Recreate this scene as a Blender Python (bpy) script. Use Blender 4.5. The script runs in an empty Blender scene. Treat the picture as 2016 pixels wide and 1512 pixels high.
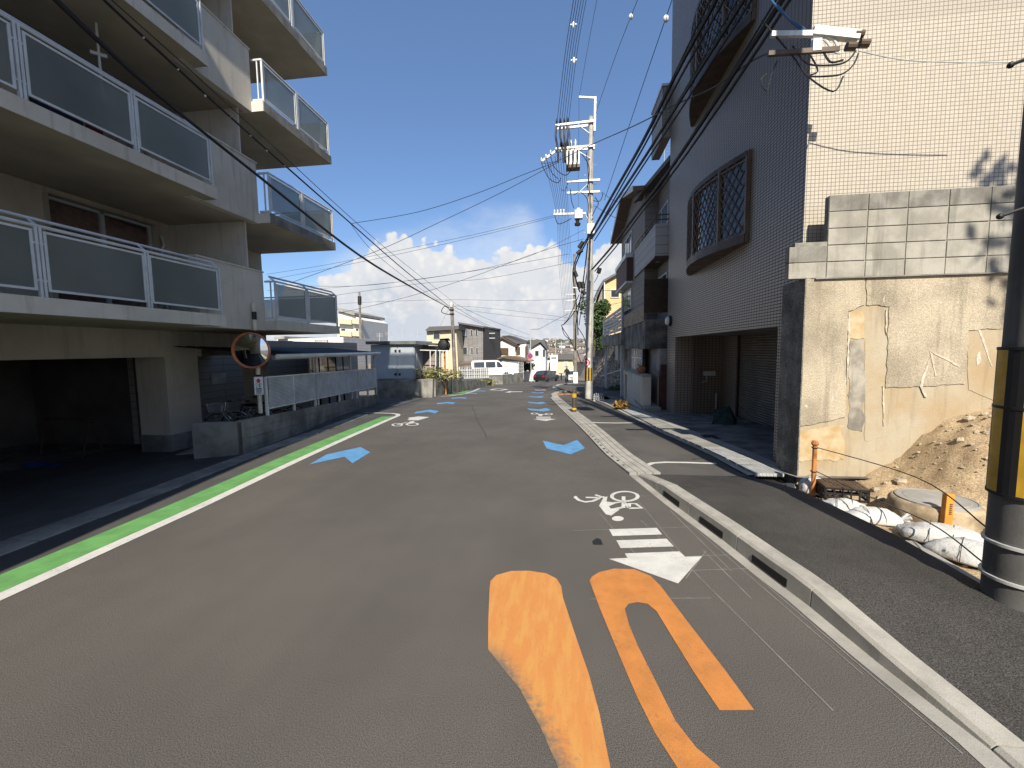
import bpy, bmesh, math, random
from mathutils import Vector, Matrix, noise
R = math.radians
random.seed(7)
SC = bpy.context.scene
COL = SC.collection
# ------------------------------------------------------------------ camera
F, CX, CY, H = 820.0, 1008.0, 756.0, 1.95
YAW, PIT, ROLL = math.atan(102 / F), math.atan(68 / F), -.015
FW = Vector((-math.sin(YAW) * math.cos(PIT), math.cos(YAW) * math.cos(PIT), -math.sin(PIT)))
_r = Vector((math.cos(YAW), math.sin(YAW), 0)); _u = _r.cross(FW)
RT = _r * math.cos(ROLL) + _u * math.sin(ROLL)
UP = _u * math.cos(ROLL) - _r * math.sin(ROLL)
CP = Vector((0, 0, H))
cam = bpy.data.cameras.new('camera'); camo = bpy.data.objects.new('camera', cam); COL.objects.link(camo)
cam.sensor_width = 36; cam.lens = F / 2016 * 36; cam.clip_start = .05; cam.clip_end = 6000
camo.matrix_world = Matrix((( RT.x, UP.x, -FW.x, CP.x), (RT.y, UP.y, -FW.y, CP.y), (RT.z, UP.z, -FW.z, CP.z), (0, 0, 0, 1)))
SC.camera = camo
SC.render.resolution_x, SC.render.resolution_y = 1024, 768
# ------------------------------------------------------------------ light
SUN_B, SUN_E = R(8.4), R(41)
sun = bpy.data.lights.new('sun', 'SUN'); suno = bpy.data.objects.new('sun', sun); COL.objects.link(suno)
sun.energy = 5.0; sun.angle = R(.53); sun.color = (1, .92, .78)
sd = Vector((-math.sin(SUN_B) * math.cos(SUN_E), math.cos(SUN_B) * math.cos(SUN_E), -math.sin(SUN_E)))
suno.rotation_euler = sd.to_track_quat('-Z', 'Y').to_euler(); suno.location = (6, -30, 30)
SC.view_settings.view_transform = 'Standard'; SC.view_settings.look = 'None'
SC.view_settings.exposure = .8; SC.view_settings.gamma = 1
SKY_S = .105

class NT:
    """small node-tree writer"""
    def __init__(s, tree): s.t = tree
    def n(s, kind, **kw):
        nd = s.t.nodes.new('ShaderNode' + kind)
        for k, v in kw.items(): setattr(nd, k, v)
        return nd
    def put(s, sock, v):
        if isinstance(v, bpy.types.NodeSocket): s.t.links.new(v, sock)
        else:
            if hasattr(sock, 'default_value'):
                if isinstance(v, (tuple, list)) and len(v) == 3 and sock.type == 'RGBA': v = (*v, 1)
                sock.default_value = v
    def m(s, op, a, b=None, c=None, clamp=False):
        nd = s.n('Math', operation=op); nd.use_clamp = clamp
        s.put(nd.inputs[0], a)
        if b is not None: s.put(nd.inputs[1], b)
        if c is not None: s.put(nd.inputs[2], c)
        return nd.outputs[0]
    def sstep(s, x, a, b):
        nd = s.n('MapRange', interpolation_type='SMOOTHSTEP')
        s.put(nd.inputs[0], x); s.put(nd.inputs[1], a); s.put(nd.inputs[2], b)
        return nd.outputs[0]
    def lin(s, x, a, b, c=0., d=1.):
        nd = s.n('MapRange'); s.put(nd.inputs[0], x)
        for i, q in enumerate((a, b, c, d)): s.put(nd.inputs[i + 1], q)
        return nd.outputs[0]
    def mix(s, f, a, b, mode='MIX'):
        nd = s.n('MixRGB', blend_type=mode); s.put(nd.inputs[0], f); s.put(nd.inputs[1], a); s.put(nd.inputs[2], b)
        return nd.outputs[0]
    def noise(s, vec, scale, det=4, rough=.55, out=0, dim='3D'):
        nd = s.n('TexNoise', noise_dimensions=dim); s.put(nd.inputs['Vector'], vec)
        nd.inputs['Scale'].default_value = scale; nd.inputs['Detail'].default_value = det; nd.inputs['Roughness'].default_value = rough
        return nd.outputs[out]
    def vor(s, vec, scale, feature='F1', rnd=1.):
        nd = s.n('TexVoronoi', feature=feature); s.put(nd.inputs['Vector'], vec); nd.inputs['Scale'].default_value = scale
        nd.inputs['Randomness'].default_value = rnd
        return nd
    def mapv(s, vec, scale=(1, 1, 1), loc=(0, 0, 0), rot=(0, 0, 0)):
        nd = s.n('Mapping'); s.put(nd.inputs[0], vec); nd.inputs['Scale'].default_value = scale
        nd.inputs['Location'].default_value = loc; nd.inputs['Rotation'].default_value = rot
        return nd.outputs[0]
    def comb(s, x, y, z):
        nd = s.n('CombineXYZ'); s.put(nd.inputs[0], x); s.put(nd.inputs[1], y); s.put(nd.inputs[2], z); return nd.outputs[0]

def ray(px, py): return FW + RT * ((px - CX) / F) - UP * ((py - CY) / F)
def azel(px, py):
    d = ray(px, py).normalized()
    return math.atan2(d.x, d.y), math.asin(d.z)

W = bpy.data.worlds.new('World'); SC.world = W; W.use_nodes = True
W.node_tree.nodes.clear(); t = NT(W.node_tree)
sky = t.n('TexSky', sky_type='NISHITA'); sky.sun_disc = False; sky.sun_elevation = SUN_E; sky.sun_rotation = math.pi - SUN_B
sky.air_density = 1.0; sky.dust_density = .45; sky.ozone_density = 2.2; sky.altitude = 60
tc = t.n('TexCoord'); gen = tc.outputs['Generated']
sep = t.n('SeparateXYZ'); t.put(sep.inputs[0], gen)
az = t.m('ARCTAN2', sep.outputs[0], sep.outputs[1]); el = t.m('ARCSINE', sep.outputs[2])
tt = t.lin(az, -math.pi, math.pi)
def curve(pts, ymax):
    nd = t.n('FloatCurve'); c = nd.mapping.curves[0]
    pts = sorted(pts)
    c.points[0].location = (0, pts[0][1] / ymax); c.points[1].location = (1, pts[0][1] / ymax)
    for a, e in pts: c.points.new((a / math.pi + 1) / 2, min(1, max(0, e / ymax)))
    nd.mapping.update(); t.put(nd.inputs[1], tt)
    return t.m('MULTIPLY', nd.outputs[0], ymax)
bank = [azel(*p) for p in ((470, 640), (560, 604), (640, 574), (681, 557), (696, 543), (717, 525), (739, 507), (757, 491), (779, 486), (804, 496), (815, 507), (833, 503), (844, 521), (873, 516), (899, 525), (913, 536), (942, 532), (982, 528), (1004, 521), (1036, 525), (1065, 512), (1083, 507), (1101, 518), (1112, 536), (1140, 540), (1180, 520), (1215, 495), (1290, 520), (1420, 560))]
bank += [(R(a), R(e)) for a, e in ((-175, 8), (-160, 10), (-140, 7), (-120, 11), (-100, 8), (-80, 10), (-65, 6), (45, 8), (65, 11), (85, 7), (110, 10), (130, 8), (150, 11), (170, 8))]
veil = [azel(*p) for p in ((500, 590), (600, 560), (650, 515), (700, 482), (800, 450), (900, 432), (1000, 418), (1040, 428), (1075, 470), (1110, 510))]
veil += [(R(a), R(e)) for a, e in ((-170, 10), (-140, 14), (-110, 9), (-75, 12), (-50, 8), (20, 9), (50, 13), (90, 9), (130, 14), (160, 10))]
top1 = curve(bank, .35); top2 = curve(veil, .35)
bw = t.n('TexNoise'); t.put(bw.inputs['Vector'], gen); bw.inputs['Scale'].default_value = 5; bw.inputs['Detail'].default_value = 3
wv = t.n('VectorMath', operation='MULTIPLY_ADD'); t.put(wv.inputs[0], bw.outputs['Color']); wv.inputs[1].default_value = (.05,) * 3; t.put(wv.inputs[2], gen)
gw = wv.outputs[0]
v1 = t.vor(gw, 26, 'SMOOTH_F1'); v1.inputs['Smoothness'].default_value = .35
v2 = t.vor(gw, 60, 'SMOOTH_F1'); v2.inputs['Smoothness'].default_value = .35
nz = t.noise(gw, 22, 9, .6)
puff = t.m('ADD', t.m('MULTIPLY', v1.outputs['Distance'], -.042), t.m('MULTIPLY', v2.outputs['Distance'], -.022))
puff = t.m('ADD', puff, t.m('MULTIPLY', t.m('SUBTRACT', nz, .5), .040))
h1 = t.m('SUBTRACT', t.m('ADD', t.m('ADD', top1, .062), puff), el)          # >0 inside the bank
m1 = t.sstep(h1, -.002, .008)
nz2 = t.noise(t.mapv(gen, (1, 1, 2.2)), 5, 7, .62)
h2 = t.m('SUBTRACT', t.m('ADD', top2, t.m('MULTIPLY', t.m('SUBTRACT', nz2, .5), .12)), el)
m2 = t.m('MULTIPLY', t.sstep(h2, -.03, .07), t.lin(nz2, .3, .7, .35, .85))
# billow shading: lobes bright on top, soft grey between and towards the base
lob = t.lin(t.m('ADD', t.m('MULTIPLY', v1.outputs['Distance'], .7), t.m('MULTIPLY', v2.outputs['Distance'], .5)), .15, .62)
nz3 = t.noise(t.mapv(gw, (1, 1, 1.5), (3, 1, 2)), 11, 7, .62)
dep = t.sstep(h1, .02, .15)
shade = t.m('ADD', t.m('MULTIPLY', lob, .55), t.m('MULTIPLY', t.m('MULTIPLY', dep, t.lin(nz3, .38, .68)), .80), clamp=True)
ccol = t.mix(shade, (.98, .955, .92), (.60, .66, .75))
ccol = t.mix(t.m('MULTIPLY', dep, t.lin(t.noise(gw, 6, 3), .45, .7, 0, .35)), ccol, (.93, .85, .80))
K = 1 / SKY_S * .58
kk = t.n('VectorMath', operation='SCALE'); t.put(kk.inputs[0], ccol); kk.inputs['Scale'].default_value = K
vk = (.80 * K, .86 * K, .93 * K)
c0 = t.mix(1, sky.outputs[0], (.92, .98, 1.04), 'MULTIPLY')
c0 = t.mix(1, c0, t.mix(t.sstep(el, .95, .02), (1, 1, 1), (.62, .66, .74)), 'MULTIPLY')
c0 = t.mix(t.m('MULTIPLY', m2, .80), c0, vk)
c0 = t.mix(m1, c0, kk.outputs[0])
hz = t.m('MULTIPLY', t.sstep(el, .10, .0), .38)
c0 = t.mix(hz, c0, (.66 * K, .74 * K, .86 * K))
bg = t.n('Background'); t.put(bg.inputs[0], c0); bg.inputs[1].default_value = SKY_S
wo = t.n('OutputWorld'); t.put(wo.inputs[0], bg.outputs[0])

# ------------------------------------------------------------------ ground shape and pixel -> place helpers
def zr(y):                       # the road runs level, then falls away downhill
    if y < 5.5: return 0.
    if y < 13.5: return -.05 * (y - 5.5) ** 2 / 16
    z = -.2 - .05 * (y - 13.5)
    if y > 51: z -= .02 * (y - 51)
    if y > 100: z += .07 * (y - 100)
    return z
def G(px, py, off=0., zf=None):
    zf = zf or zr
    d = ray(px, py); a = 0.; b = 0.
    while b < 400:
        b = a + max(.05, a * .02)
        p = CP + d * b
        if p.z <= zf(p.y) + off: break
        a = b
    for _ in range(30):
        m = (a + b) / 2; p = CP + d * m
        if p.z <= zf(p.y) + off: b = m
        else: a = m
    return CP + d * b
def PX(px, py, x): d = ray(px, py); return CP + d * (x / d.x)
def PY(px, py, y): d = ray(px, py); return CP + d * (y / d.y)
def PZ(px, py, z): d = ray(px, py); return CP + d * ((z - CP.z) / d.z)
def PV(px, py, A, B):            # vertical plane through plan points A, B
    nx, ny = B[1] - A[1], A[0] - B[0]
    d = ray(px, py); k = (nx * A[0] + ny * A[1]) / (nx * d.x + ny * d.y)
    return CP + d * k

# ------------------------------------------------------------------ mesh writer
ORG = {}
class MB:
    def __init__(s): s.v = []; s.f = []
    def add(s, vs, fs):
        n = len(s.v); s.v += [Vector(p) for p in vs]; s.f += [[i + n for i in f] for f in fs]; return s
    def poly(s, pts): return s.add(pts, [list(range(len(pts)))])
    def box(s, x0, x1, y0, y1, z0, z1):
        x0, x1 = sorted((x0, x1)); y0, y1 = sorted((y0, y1)); z0, z1 = sorted((z0, z1))
        return s.add([(x0, y0, z0), (x1, y0, z0), (x1, y1, z0), (x0, y1, z0), (x0, y0, z1), (x1, y0, z1), (x1, y1, z1), (x0, y1, z1)],
                     [(0, 3, 2, 1), (4, 5, 6, 7), (0, 1, 5, 4), (1, 2, 6, 5), (2, 3, 7, 6), (3, 0, 4, 7)])
    def obox(s, c, size, M=None):
        n = len(s.v); a, b, d = [q / 2 for q in size]
        s.box(-a, a, -b, b, -d, d)
        for i in range(n, len(s.v)): s.v[i] = (M @ s.v[i] if M else s.v[i]) + Vector(c)
        return s
    def bar(s, p, q, w, h=None, up=(0, 0, 1)):
        p, q = Vector(p), Vector(q); d = q - p; L = d.length; d.normalize(); u = Vector(up)
        if abs(d.dot(u)) > .98: u = Vector((0, 1, 0))
        a = d.cross(u).normalized(); b = a.cross(d).normalized()
        M = Matrix((a, d, b)).transposed()
        return s.obox((p + q) / 2, (w, L, h or w), M)
    def prism(s, pts, vec):
        pts = [Vector(p) for p in pts]; vec = Vector(vec); n = len(pts)
        nor = sum(((pts[i] - pts[0]).cross(pts[(i + 1) % n] - pts[0]) for i in range(n)), Vector())
        if nor.dot(vec) > 0: pts.reverse()
        return s.add(pts + [p + vec for p in pts], [list(range(n)), list(range(2 * n - 1, n - 1, -1))] + [(i, n + i, n + (i + 1) % n, (i + 1) % n) for i in range(n)])
    def ring(s, c, d, r, n):
        d = Vector(d).normalized(); u = Vector((0, 0, 1)) if abs(d.z) < .95 else Vector((0, 1, 0))
        a = d.cross(u).normalized(); b = d.cross(a)
        return [Vector(c) + a * (r * math.cos(2 * math.pi * i / n)) + b * (r * math.sin(2 * math.pi * i / n)) for i in range(n)]
    def tube(s, pts, r, n=8, r2=None, caps=True, closed=False):
        pts = [Vector(p) for p in pts]; k = len(pts); base = len(s.v)
        a0 = None
        for i, p in enumerate(pts):
            if closed: d = pts[(i + 1) % k] - pts[i - 1]
            else: d = pts[min(i + 1, k - 1)] - pts[max(i - 1, 0)]
            d.normalize()
            if a0 is None:
                u = Vector((0, 0, 1)) if abs(d.z) < .95 else Vector((0, 1, 0)); a = d.cross(u).normalized()
            else:
                a = (a0 - d * a0.dot(d)).normalized()
            a0 = a; b = d.cross(a)
            rr = r if r2 is None else r + (r2 - r) * i / max(1, k - 1)
            if isinstance(rr, (list, tuple)): rr = rr[i]
            s.v += [p + a * (rr * math.cos(2 * math.pi * j / n)) + b * (rr * math.sin(2 * math.pi * j / n)) for j in range(n)]
        for i in range(k if closed else k - 1):
            i2 = (i + 1) % k
            for j in range(n):
                j2 = (j + 1) % n
                s.f.append([base + i * n + j, base + i2 * n + j, base + i2 * n + j2, base + i * n + j2])
        if caps and not closed:
            s.f.append([base + j for j in range(n)]); s.f.append([base + (k - 1) * n + j for j in range(n - 1, -1, -1)])
        return s
    def lathe(s, o, prof, n=16, M=None):
        o = Vector(o); base = len(s.v)
        for r, z in prof:
            for j in range(n):
                p = Vector((r * math.cos(2 * math.pi * j / n), r * math.sin(2 * math.pi * j / n), z))
                s.v.append((M @ p if M else p) + o)
        for i in range(len(prof) - 1):
            for j in range(n):
                j2 = (j + 1) % n
                s.f.append([base + i * n + j, base + i * n + j2, base + (i + 1) * n + j2, base + (i + 1) * n + j])
        s.f.append([base + j for j in range(n - 1, -1, -1)]); s.f.append([base + (len(prof) - 1) * n + j for j in range(n)])
        return s
    def ball(s, c, rad, nu=12, nv=8, M=None):
        c = Vector(c); rx, ry, rz = rad if isinstance(rad, (tuple, list)) else (rad,) * 3
        prof = [(math.sin(math.pi * (i + .02) / (nv + .04)), -math.cos(math.pi * (i + .02) / (nv + .04))) for i in range(nv + 1)]
        n = len(s.v); s.lathe((0, 0, 0), prof, nu)
        for i in range(n, len(s.v)):
            p = Vector((s.v[i].x * rx, s.v[i].y * ry, s.v[i].z * rz)); s.v[i] = (M @ p if M else p) + c
        return s
    def wall(s, o, u, v, holes, th=0):
        """rectangle o + a*u + b*v (plan metres along unit u, height v), rectangular holes (a0,a1,b0,b1), as flat quads"""
        o, U = Vector(o), Vector(u); Lu = U.length; U.normalize(); V = Vector(v); Lv = V.length; V.normalize()
        As = sorted({0, Lu} | {max(0, min(Lu, q)) for h in holes for q in h[:2]}); Bs = sorted({0, Lv} | {max(0, min(Lv, q)) for h in holes for q in h[2:]})
        nrm = U.cross(V) * -th
        for i in range(len(As) - 1):
            for j in range(len(Bs) - 1):
                ca, cb = (As[i] + As[i + 1]) / 2, (Bs[j] + Bs[j + 1]) / 2
                if any(h[0] < ca < h[1] and h[2] < cb < h[3] for h in holes): continue
                s.poly([o + U * As[i] + V * Bs[j], o + U * As[i + 1] + V * Bs[j], o + U * As[i + 1] + V * Bs[j + 1], o + U * As[i] + V * Bs[j + 1]])
        if th:
            for a0, a1, b0, b1 in [(max(0, h[0]), min(Lu, h[1]), max(0, h[2]), min(Lv, h[3])) for h in holes]:
                c = [o + U * a0 + V * b0, o + U * a1 + V * b0, o + U * a1 + V * b1, o + U * a0 + V * b1]
                for i in range(4): s.poly([c[i], c[(i + 1) % 4], c[(i + 1) % 4] + nrm, c[i] + nrm][::-1])
        return s
    def build(s, name, mat, parent=None, bevel=0, smooth=False, loc=None, weld=False):
        if parent is not None: o0 = ORG[parent.name]
        elif loc is not None: o0 = Vector(loc)
        else:
            xs = [p.x for p in s.v]; ys = [p.y for p in s.v]; o0 = Vector(((min(xs) + max(xs)) / 2, (min(ys) + max(ys)) / 2, min(p.z for p in s.v)))
        me = bpy.data.meshes.new(name); me.from_pydata([p - o0 for p in s.v], [], s.f)
        if weld:
            bm = bmesh.new(); bm.from_mesh(me); bmesh.ops.remove_doubles(bm, verts=bm.verts, dist=.0005); bm.to_mesh(me); bm.free()
        me.update(); o = bpy.data.objects.new(name, me); COL.objects.link(o)
        if mat: me.materials.append(MT[mat] if isinstance(mat, str) else mat)
        if smooth:
            for p in me.polygons: p.use_smooth = True
            try: me.set_sharp_from_angle(angle=R(40))
            except Exception: pass
        if bevel:
            b = o.modifiers.new('bevel', 'BEVEL'); b.width = bevel; b.segments = 2; b.limit_method = 'ANGLE'; b.angle_limit = R(40)
        if parent is not None: o.parent = parent
        else: o.location = o0
        ORG[o.name] = o0
        return o
def tag(o, label=None, cat=None, group=None, kind=None):
    if label: o['label'] = label
    if cat: o['category'] = cat
    if group: o['group'] = group
    if kind: o['kind'] = kind
    return o
def thing(name, label, cat, loc, group=None):
    o = bpy.data.objects.new(name, None); COL.objects.link(o); o.empty_display_size = .2
    o.location = Vector(loc); ORG[o.name] = Vector(loc)
    return tag(o, label, cat, group)
def share(o, name, parent, loc=(0, 0, 0), rot=(0, 0, 0), mat=None):   # another part with the same mesh
    c = bpy.data.objects.new(name, o.data); COL.objects.link(c); c.parent = parent; c.location = loc; c.rotation_euler = rot
    for md in o.modifiers:
        if md.type == 'BEVEL':
            b = c.modifiers.new('bevel', 'BEVEL'); b.width = md.width; b.segments = md.segments; b.limit_method = 'ANGLE'; b.angle_limit = md.angle_limit
    if parent is not None: ORG[c.name] = ORG[parent.name]
    return c
def copy_tree(o, parent=None, label=None):
    c = o.copy(); COL.objects.link(c); c.parent = parent; ORG[c.name] = ORG.get(o.name, Vector())
    if label: c['label'] = label
    for ch in o.children: copy_tree(ch, c)
    return c
def text_mesh(txt, size, ext=.002):
    cu = bpy.data.curves.new('lettering', 'FONT'); cu.body = txt; cu.size = size; cu.extrude = ext; cu.align_x = 'CENTER'; cu.align_y = 'CENTER'
    ob = bpy.data.objects.new('lettering', cu); COL.objects.link(ob)
    me = bpy.data.meshes.new_from_object(ob.evaluated_get(bpy.context.evaluated_depsgraph_get()))
    bpy.data.objects.remove(ob); bpy.data.curves.remove(cu)
    return me

# ------------------------------------------------------------------ materials
MT = {}
def mat(name, col, rough=.8, var=.18, scale=2.5, bump=0., bscale=60., metal=0., col2=None, streak=0., spec=.4, det=6, speck=0., speckscale=220., wear=0., lanes=0.):
    m = bpy.data.materials.new(name); m.use_nodes = True; m.node_tree.nodes.clear(); t = NT(m.node_tree)
    out = t.n('OutputMaterial'); b = t.n('BsdfPrincipled'); t.put(out.inputs[0], b.outputs[0])
    pos = t.n('NewGeometry').outputs['Position']
    col2 = col2 or tuple(min(1, c * (1 - var * 1.6)) for c in col)
    c1 = tuple(min(1, c * (1 + var * .6)) for c in col)
    n1 = t.noise(pos, scale, det, .6)
    c = t.mix(t.sstep(n1, .32, .68), c1, col2)
    if streak:
        n2 = t.noise(t.mapv(pos, (4, 4, .35)), 2.2, 6, .65)
        c = t.mix(t.m('MULTIPLY', t.sstep(n2, .5, .72), streak), c, tuple(q * .45 for q in col))
    if speck:
        n3 = t.noise(pos, speckscale, 2, .7)
        c = t.mix(1, c, t.mix(t.sstep(n3, .35, .68), (1 - speck,) * 3, (1 + speck,) * 3), 'MULTIPLY')
    if lanes:
        n5 = t.noise(t.mapv(pos, (1.1, .05, 1)), 1.6, 5, .6); c = t.mix(t.m('MULTIPLY', t.sstep(n5, .42, .66), lanes), c, tuple(q * .62 for q in col))
        n6 = t.noise(pos, 2.3, 7, .7); c = t.mix(t.m('MULTIPLY', t.sstep(n6, .62, .72), lanes), c, tuple(q * .5 for q in col))
    if wear:
        n4 = t.noise(pos, 34, 6, .72); n7 = t.noise(pos, 2.1, 4, .6)
        c = t.mix(t.m('MULTIPLY', t.sstep(t.m('ADD', n4, t.m('MULTIPLY', n7, .35)), .76, .84), wear), c, (.10, .093, .083))
    t.put(b.inputs['Base Color'], c)
    t.put(b.inputs['Roughness'], t.lin(n1, .3, .7, max(0, rough - .08), min(1, rough + .08)))
    b.inputs['Metallic'].default_value = metal; b.inputs['Specular IOR Level'].default_value = spec
    if bump:
        bp = t.n('Bump'); bp.inputs['Strength'].default_value = bump; bp.inputs['Distance'].default_value = .01
        t.put(bp.inputs['Height'], t.noise(pos, bscale, 5, .65)); t.put(b.inputs['Normal'], bp.outputs[0])
    MT[name] = m; m['_'] = 0
    return m
def tilemat(name, axis, col, col2, joint, pitch=(.05, .05), mortar=.07, rough=.35, offset=0., bump=.6, band=None):
    m = bpy.data.materials.new(name); m.use_nodes = True; m.node_tree.nodes.clear(); t = NT(m.node_tree)
    out = t.n('OutputMaterial'); b = t.n('BsdfPrincipled'); t.put(out.inputs[0], b.outputs[0])
    pos = t.n('NewGeometry').outputs['Position']; sp = t.n('SeparateXYZ'); t.put(sp.inputs[0], pos)
    u = sp.outputs[0] if axis == 'x' else sp.outputs[1] if axis == 'y' else t.m('ADD', sp.outputs[0], sp.outputs[1])
    def cell(q, p):
        fr = t.m('FRACT', t.m('DIVIDE', t.m('ADD', q, 50.), p))
        d = t.m('MINIMUM', fr, t.m('SUBTRACT', 1., fr))
        return d
    du = cell(u, pitch[0]); dz = cell(sp.outputs[2], pitch[1])
    mu = t.sstep(du, mortar * .6, mortar * 1.3); mz = t.sstep(dz, mortar * .6 * pitch[0] / pitch[1], mortar * 1.3 * pitch[0] / pitch[1])
    mk = t.m('MULTIPLY', mu, mz)
    iu = t.m('FLOOR', t.m('DIVIDE', t.m('ADD', u, 50.), pitch[0])); iz = t.m('FLOOR', t.m('DIVIDE', t.m('ADD', sp.outputs[2], 50.), pitch[1]))
    wn = t.n('TexWhiteNoise', noise_dimensions='2D'); t.put(wn.inputs['Vector'], t.comb(iu, iz, 0.))
    n1 = t.noise(pos, .8, 5)
    c = t.mix(t.m('ADD', t.m('MULTIPLY', wn.outputs[0], .6), t.m('MULTIPLY', n1, .4)), col, col2)
    if band:
        k = t.m('MULTIPLY', t.sstep(sp.outputs[2], band[0], band[0] + .01), t.sstep(sp.outputs[2], band[1], band[1] - .01))
        c = t.mix(k, c, band[2])
    st = t.noise(t.mapv(pos, (5, 5, .3)), 1.6, 6, .6)
    c = t.mix(t.m('MULTIPLY', t.sstep(st, .55, .75), .18), c, tuple(q * .6 for q in col))
    c = t.mix(mk, joint, c)
    t.put(b.inputs['Base Color'], c); t.put(b.inputs['Roughness'], t.lin(mk, 0, 1, .9, rough))
    bp = t.n('Bump'); bp.inputs['Strength'].default_value = bump; bp.inputs['Distance'].default_value = .006
    t.put(bp.inputs['Height'], t.m('ADD', mk, t.m('MULTIPLY', wn.outputs[0], .25))); t.put(b.inputs['Normal'], bp.outputs[0])
    MT[name] = m
    return m
def glass(name, col, rough=.1, trans=.0, spec=.8):
    m = bpy.data.materials.new(name); m.use_nodes = True; b = m.node_tree.nodes['Principled BSDF']; t = NT(m.node_tree)
    n1 = t.noise(t.n('NewGeometry').outputs['Position'], 1.4, 4)
    t.put(b.inputs['Base Color'], t.mix(n1, tuple(c * .8 for c in col), tuple(min(1, c * 1.15) for c in col)))
    b.inputs['Roughness'].default_value = rough; b.inputs['Specular IOR Level'].default_value = spec
    b.inputs['Transmission Weight'].default_value = trans
    MT[name] = m
    return m
# ------------------------------------------------------------------ material set
mat('asphalt', (.094, .087, .079), .88, .10, .45, .5, 200, speck=.5, speckscale=165, lanes=.16, spec=.2)
mat('asphalt_new', (.052, .049, .046), .85, .16, 1.2, .6, 140, speck=.6, speckscale=130, spec=.2)
mat('asphalt_old', (.074, .069, .063), .85, .18, .9, .35, 150, speck=.35)
mat('asphalt_dark', (.062, .060, .058), .9, .18, .9, .35, 150, speck=.35)  # forecourt asphalt, base colour lowered to deepen the shadow lying on it
mat('concrete', (.28, .27, .245), .85, .16, 2.2, .25, 90, speck=.12)
mat('concrete_kerb', (.30, .288, .258), .85, .14, 3, .25, 110, speck=.12, streak=.25)
mat('concrete_old', (.23, .225, .20), .9, .3, 1.4, .4, 60, streak=.55, speck=.15)
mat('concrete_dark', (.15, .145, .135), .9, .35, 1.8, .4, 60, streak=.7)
mat('block_stained', (.215, .205, .18), .9, .25, 3, .35, 120, streak=.95, speck=.14)
mat('block', (.30, .285, .245), .9, .16, 2.6, .35, 120, streak=.6, speck=.14)
mat('joint', (.215, .205, .178), .95, .2, 5)
mat('dirt', (.33, .25, .155), .95, .3, 2.4, .8, 30, col2=(.25, .18, .105), speck=.3, speckscale=60)
mat('stone', (.36, .29, .20), .9, .35, 6, .4, 40, col2=(.22, .19, .15))
mat('white_paint', (.47, .465, .44), .7, .09, 5, .2, 160, speck=.14, wear=.5)
mat('green_paint', (.10, .26, .08), .75, .12, 4, .2, 160, speck=.15, wear=.35)
mat('blue_paint', (.085, .235, .44), .75, .12, 4, .2, 160, speck=.14, wear=.3)
mat('orange_paint', (.42, .165, .04), .7, .10, 5, .25, 160, speck=.2, wear=.4)
mat('chalk', (.19, .183, .172), .9, .2, 9)
mat('black', (.012, .012, .013), .6, .2, 4)
mat('dark_hole', (.006, .006, .006), .95, .1, 4)
mat('steel', (.42, .43, .42), .45, .1, 5, metal=.6)
mat('galv', (.50, .51, .50), .5, .14, 7, metal=.35, spec=.4)
mat('white_metal', (.62, .63, .62), .4, .06, 3)
mat('pole_concrete', (.40, .39, .365), .85, .14, 3, .15, 70, streak=.3)
mat('cable', (.010, .010, .012), .55, .1, 3)
mat('brown_metal', (.075, .048, .030), .5, .2, 5)
mat('bronze', (.16, .11, .075), .45, .15, 5, metal=.3)
mat('yellow_band', (.48, .29, .025), .55, .15, 6)
mat('sack', (.47, .47, .455), .8, .09, 5, .8, 45)
mat('rope', (.05, .04, .035), .8)
mat('orange_post', (.62, .24, .035), .55, .15, 6)
mat('rust_orange', (.42, .17, .05), .65, .3, 8)
mat('leaf_dry', (.22, .13, .03), .8, .4, 14)
mat('leaf', (.055, .095, .028), .6, .5, 9, col2=(.022, .045, .014))
mat('weed', (.12, .15, .045), .7, .4, 9, col2=(.18, .14, .05))
mat('bark', (.10, .075, .05), .9, .3, 6, .5, 40)
glass('window_glass', (.035, .04, .045), .06)
glass('bright_glass', (.20, .24, .27), .08)
glass('clear_bottle', (.8, .85, .88), .05, .85)
tilemat('tile_shaded', 'y', (.33, .275, .222), (.285, .235, .19), (.05, .043, .037), (.105, .053), .06)  # same tile as the sunlit face, darkened and warmed for the shaded side
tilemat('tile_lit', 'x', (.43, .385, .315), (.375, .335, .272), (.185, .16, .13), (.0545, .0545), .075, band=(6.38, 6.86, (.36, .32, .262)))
tilemat('tile_corner', 's', (.33, .275, .222), (.285, .235, .19), (.05, .043, .037), (.105, .053), .06)  # shares the darkened shaded-side tile tone

# ------------------------------------------------------------------ ground, road
def lerp_tab(tab, y):
    if y <= tab[0][1]: return tab[0][0]
    for (x0, y0), (x1, y1) in zip(tab, tab[1:]):
        if y <= y1: return x0 + (x1 - x0) * (y - y0) / (y1 - y0)
    return tab[-1][0]
KERB = [(2.06, 1.2), (2.01, 2.11), (1.89, 2.68), (1.80, 3.26), (1.70, 3.67), (1.57, 4.32), (1.33, 5.30), (1.12, 6.30), (.84, 7.75), (.60, 9.92), (.26, 12.84), (-.21, 17.49), (-.61, 21.98)]
LWH = [(-4.45, -6), (-4.49, 2.65), (-4.52, 3.42), (-4.56, 4.63), (-4.81, 7.79), (-5.07, 10.65), (-5.37, 13.17), (-6.2, 18), (-7.0, 23), (-8.0, 30), (-9.2, 36), (-9.2, 60)]
def kerb_x(y): return lerp_tab(KERB, y)
def left_x(y): return lerp_tab(LWH, y)
def zl(x, y):                    # left forecourt falls a little towards the building
    k = max(0., min(1., (13 - y) / 3))
    return zr(y) - .07 * max(0., min(3.2, -5.8 - x)) * k
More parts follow.
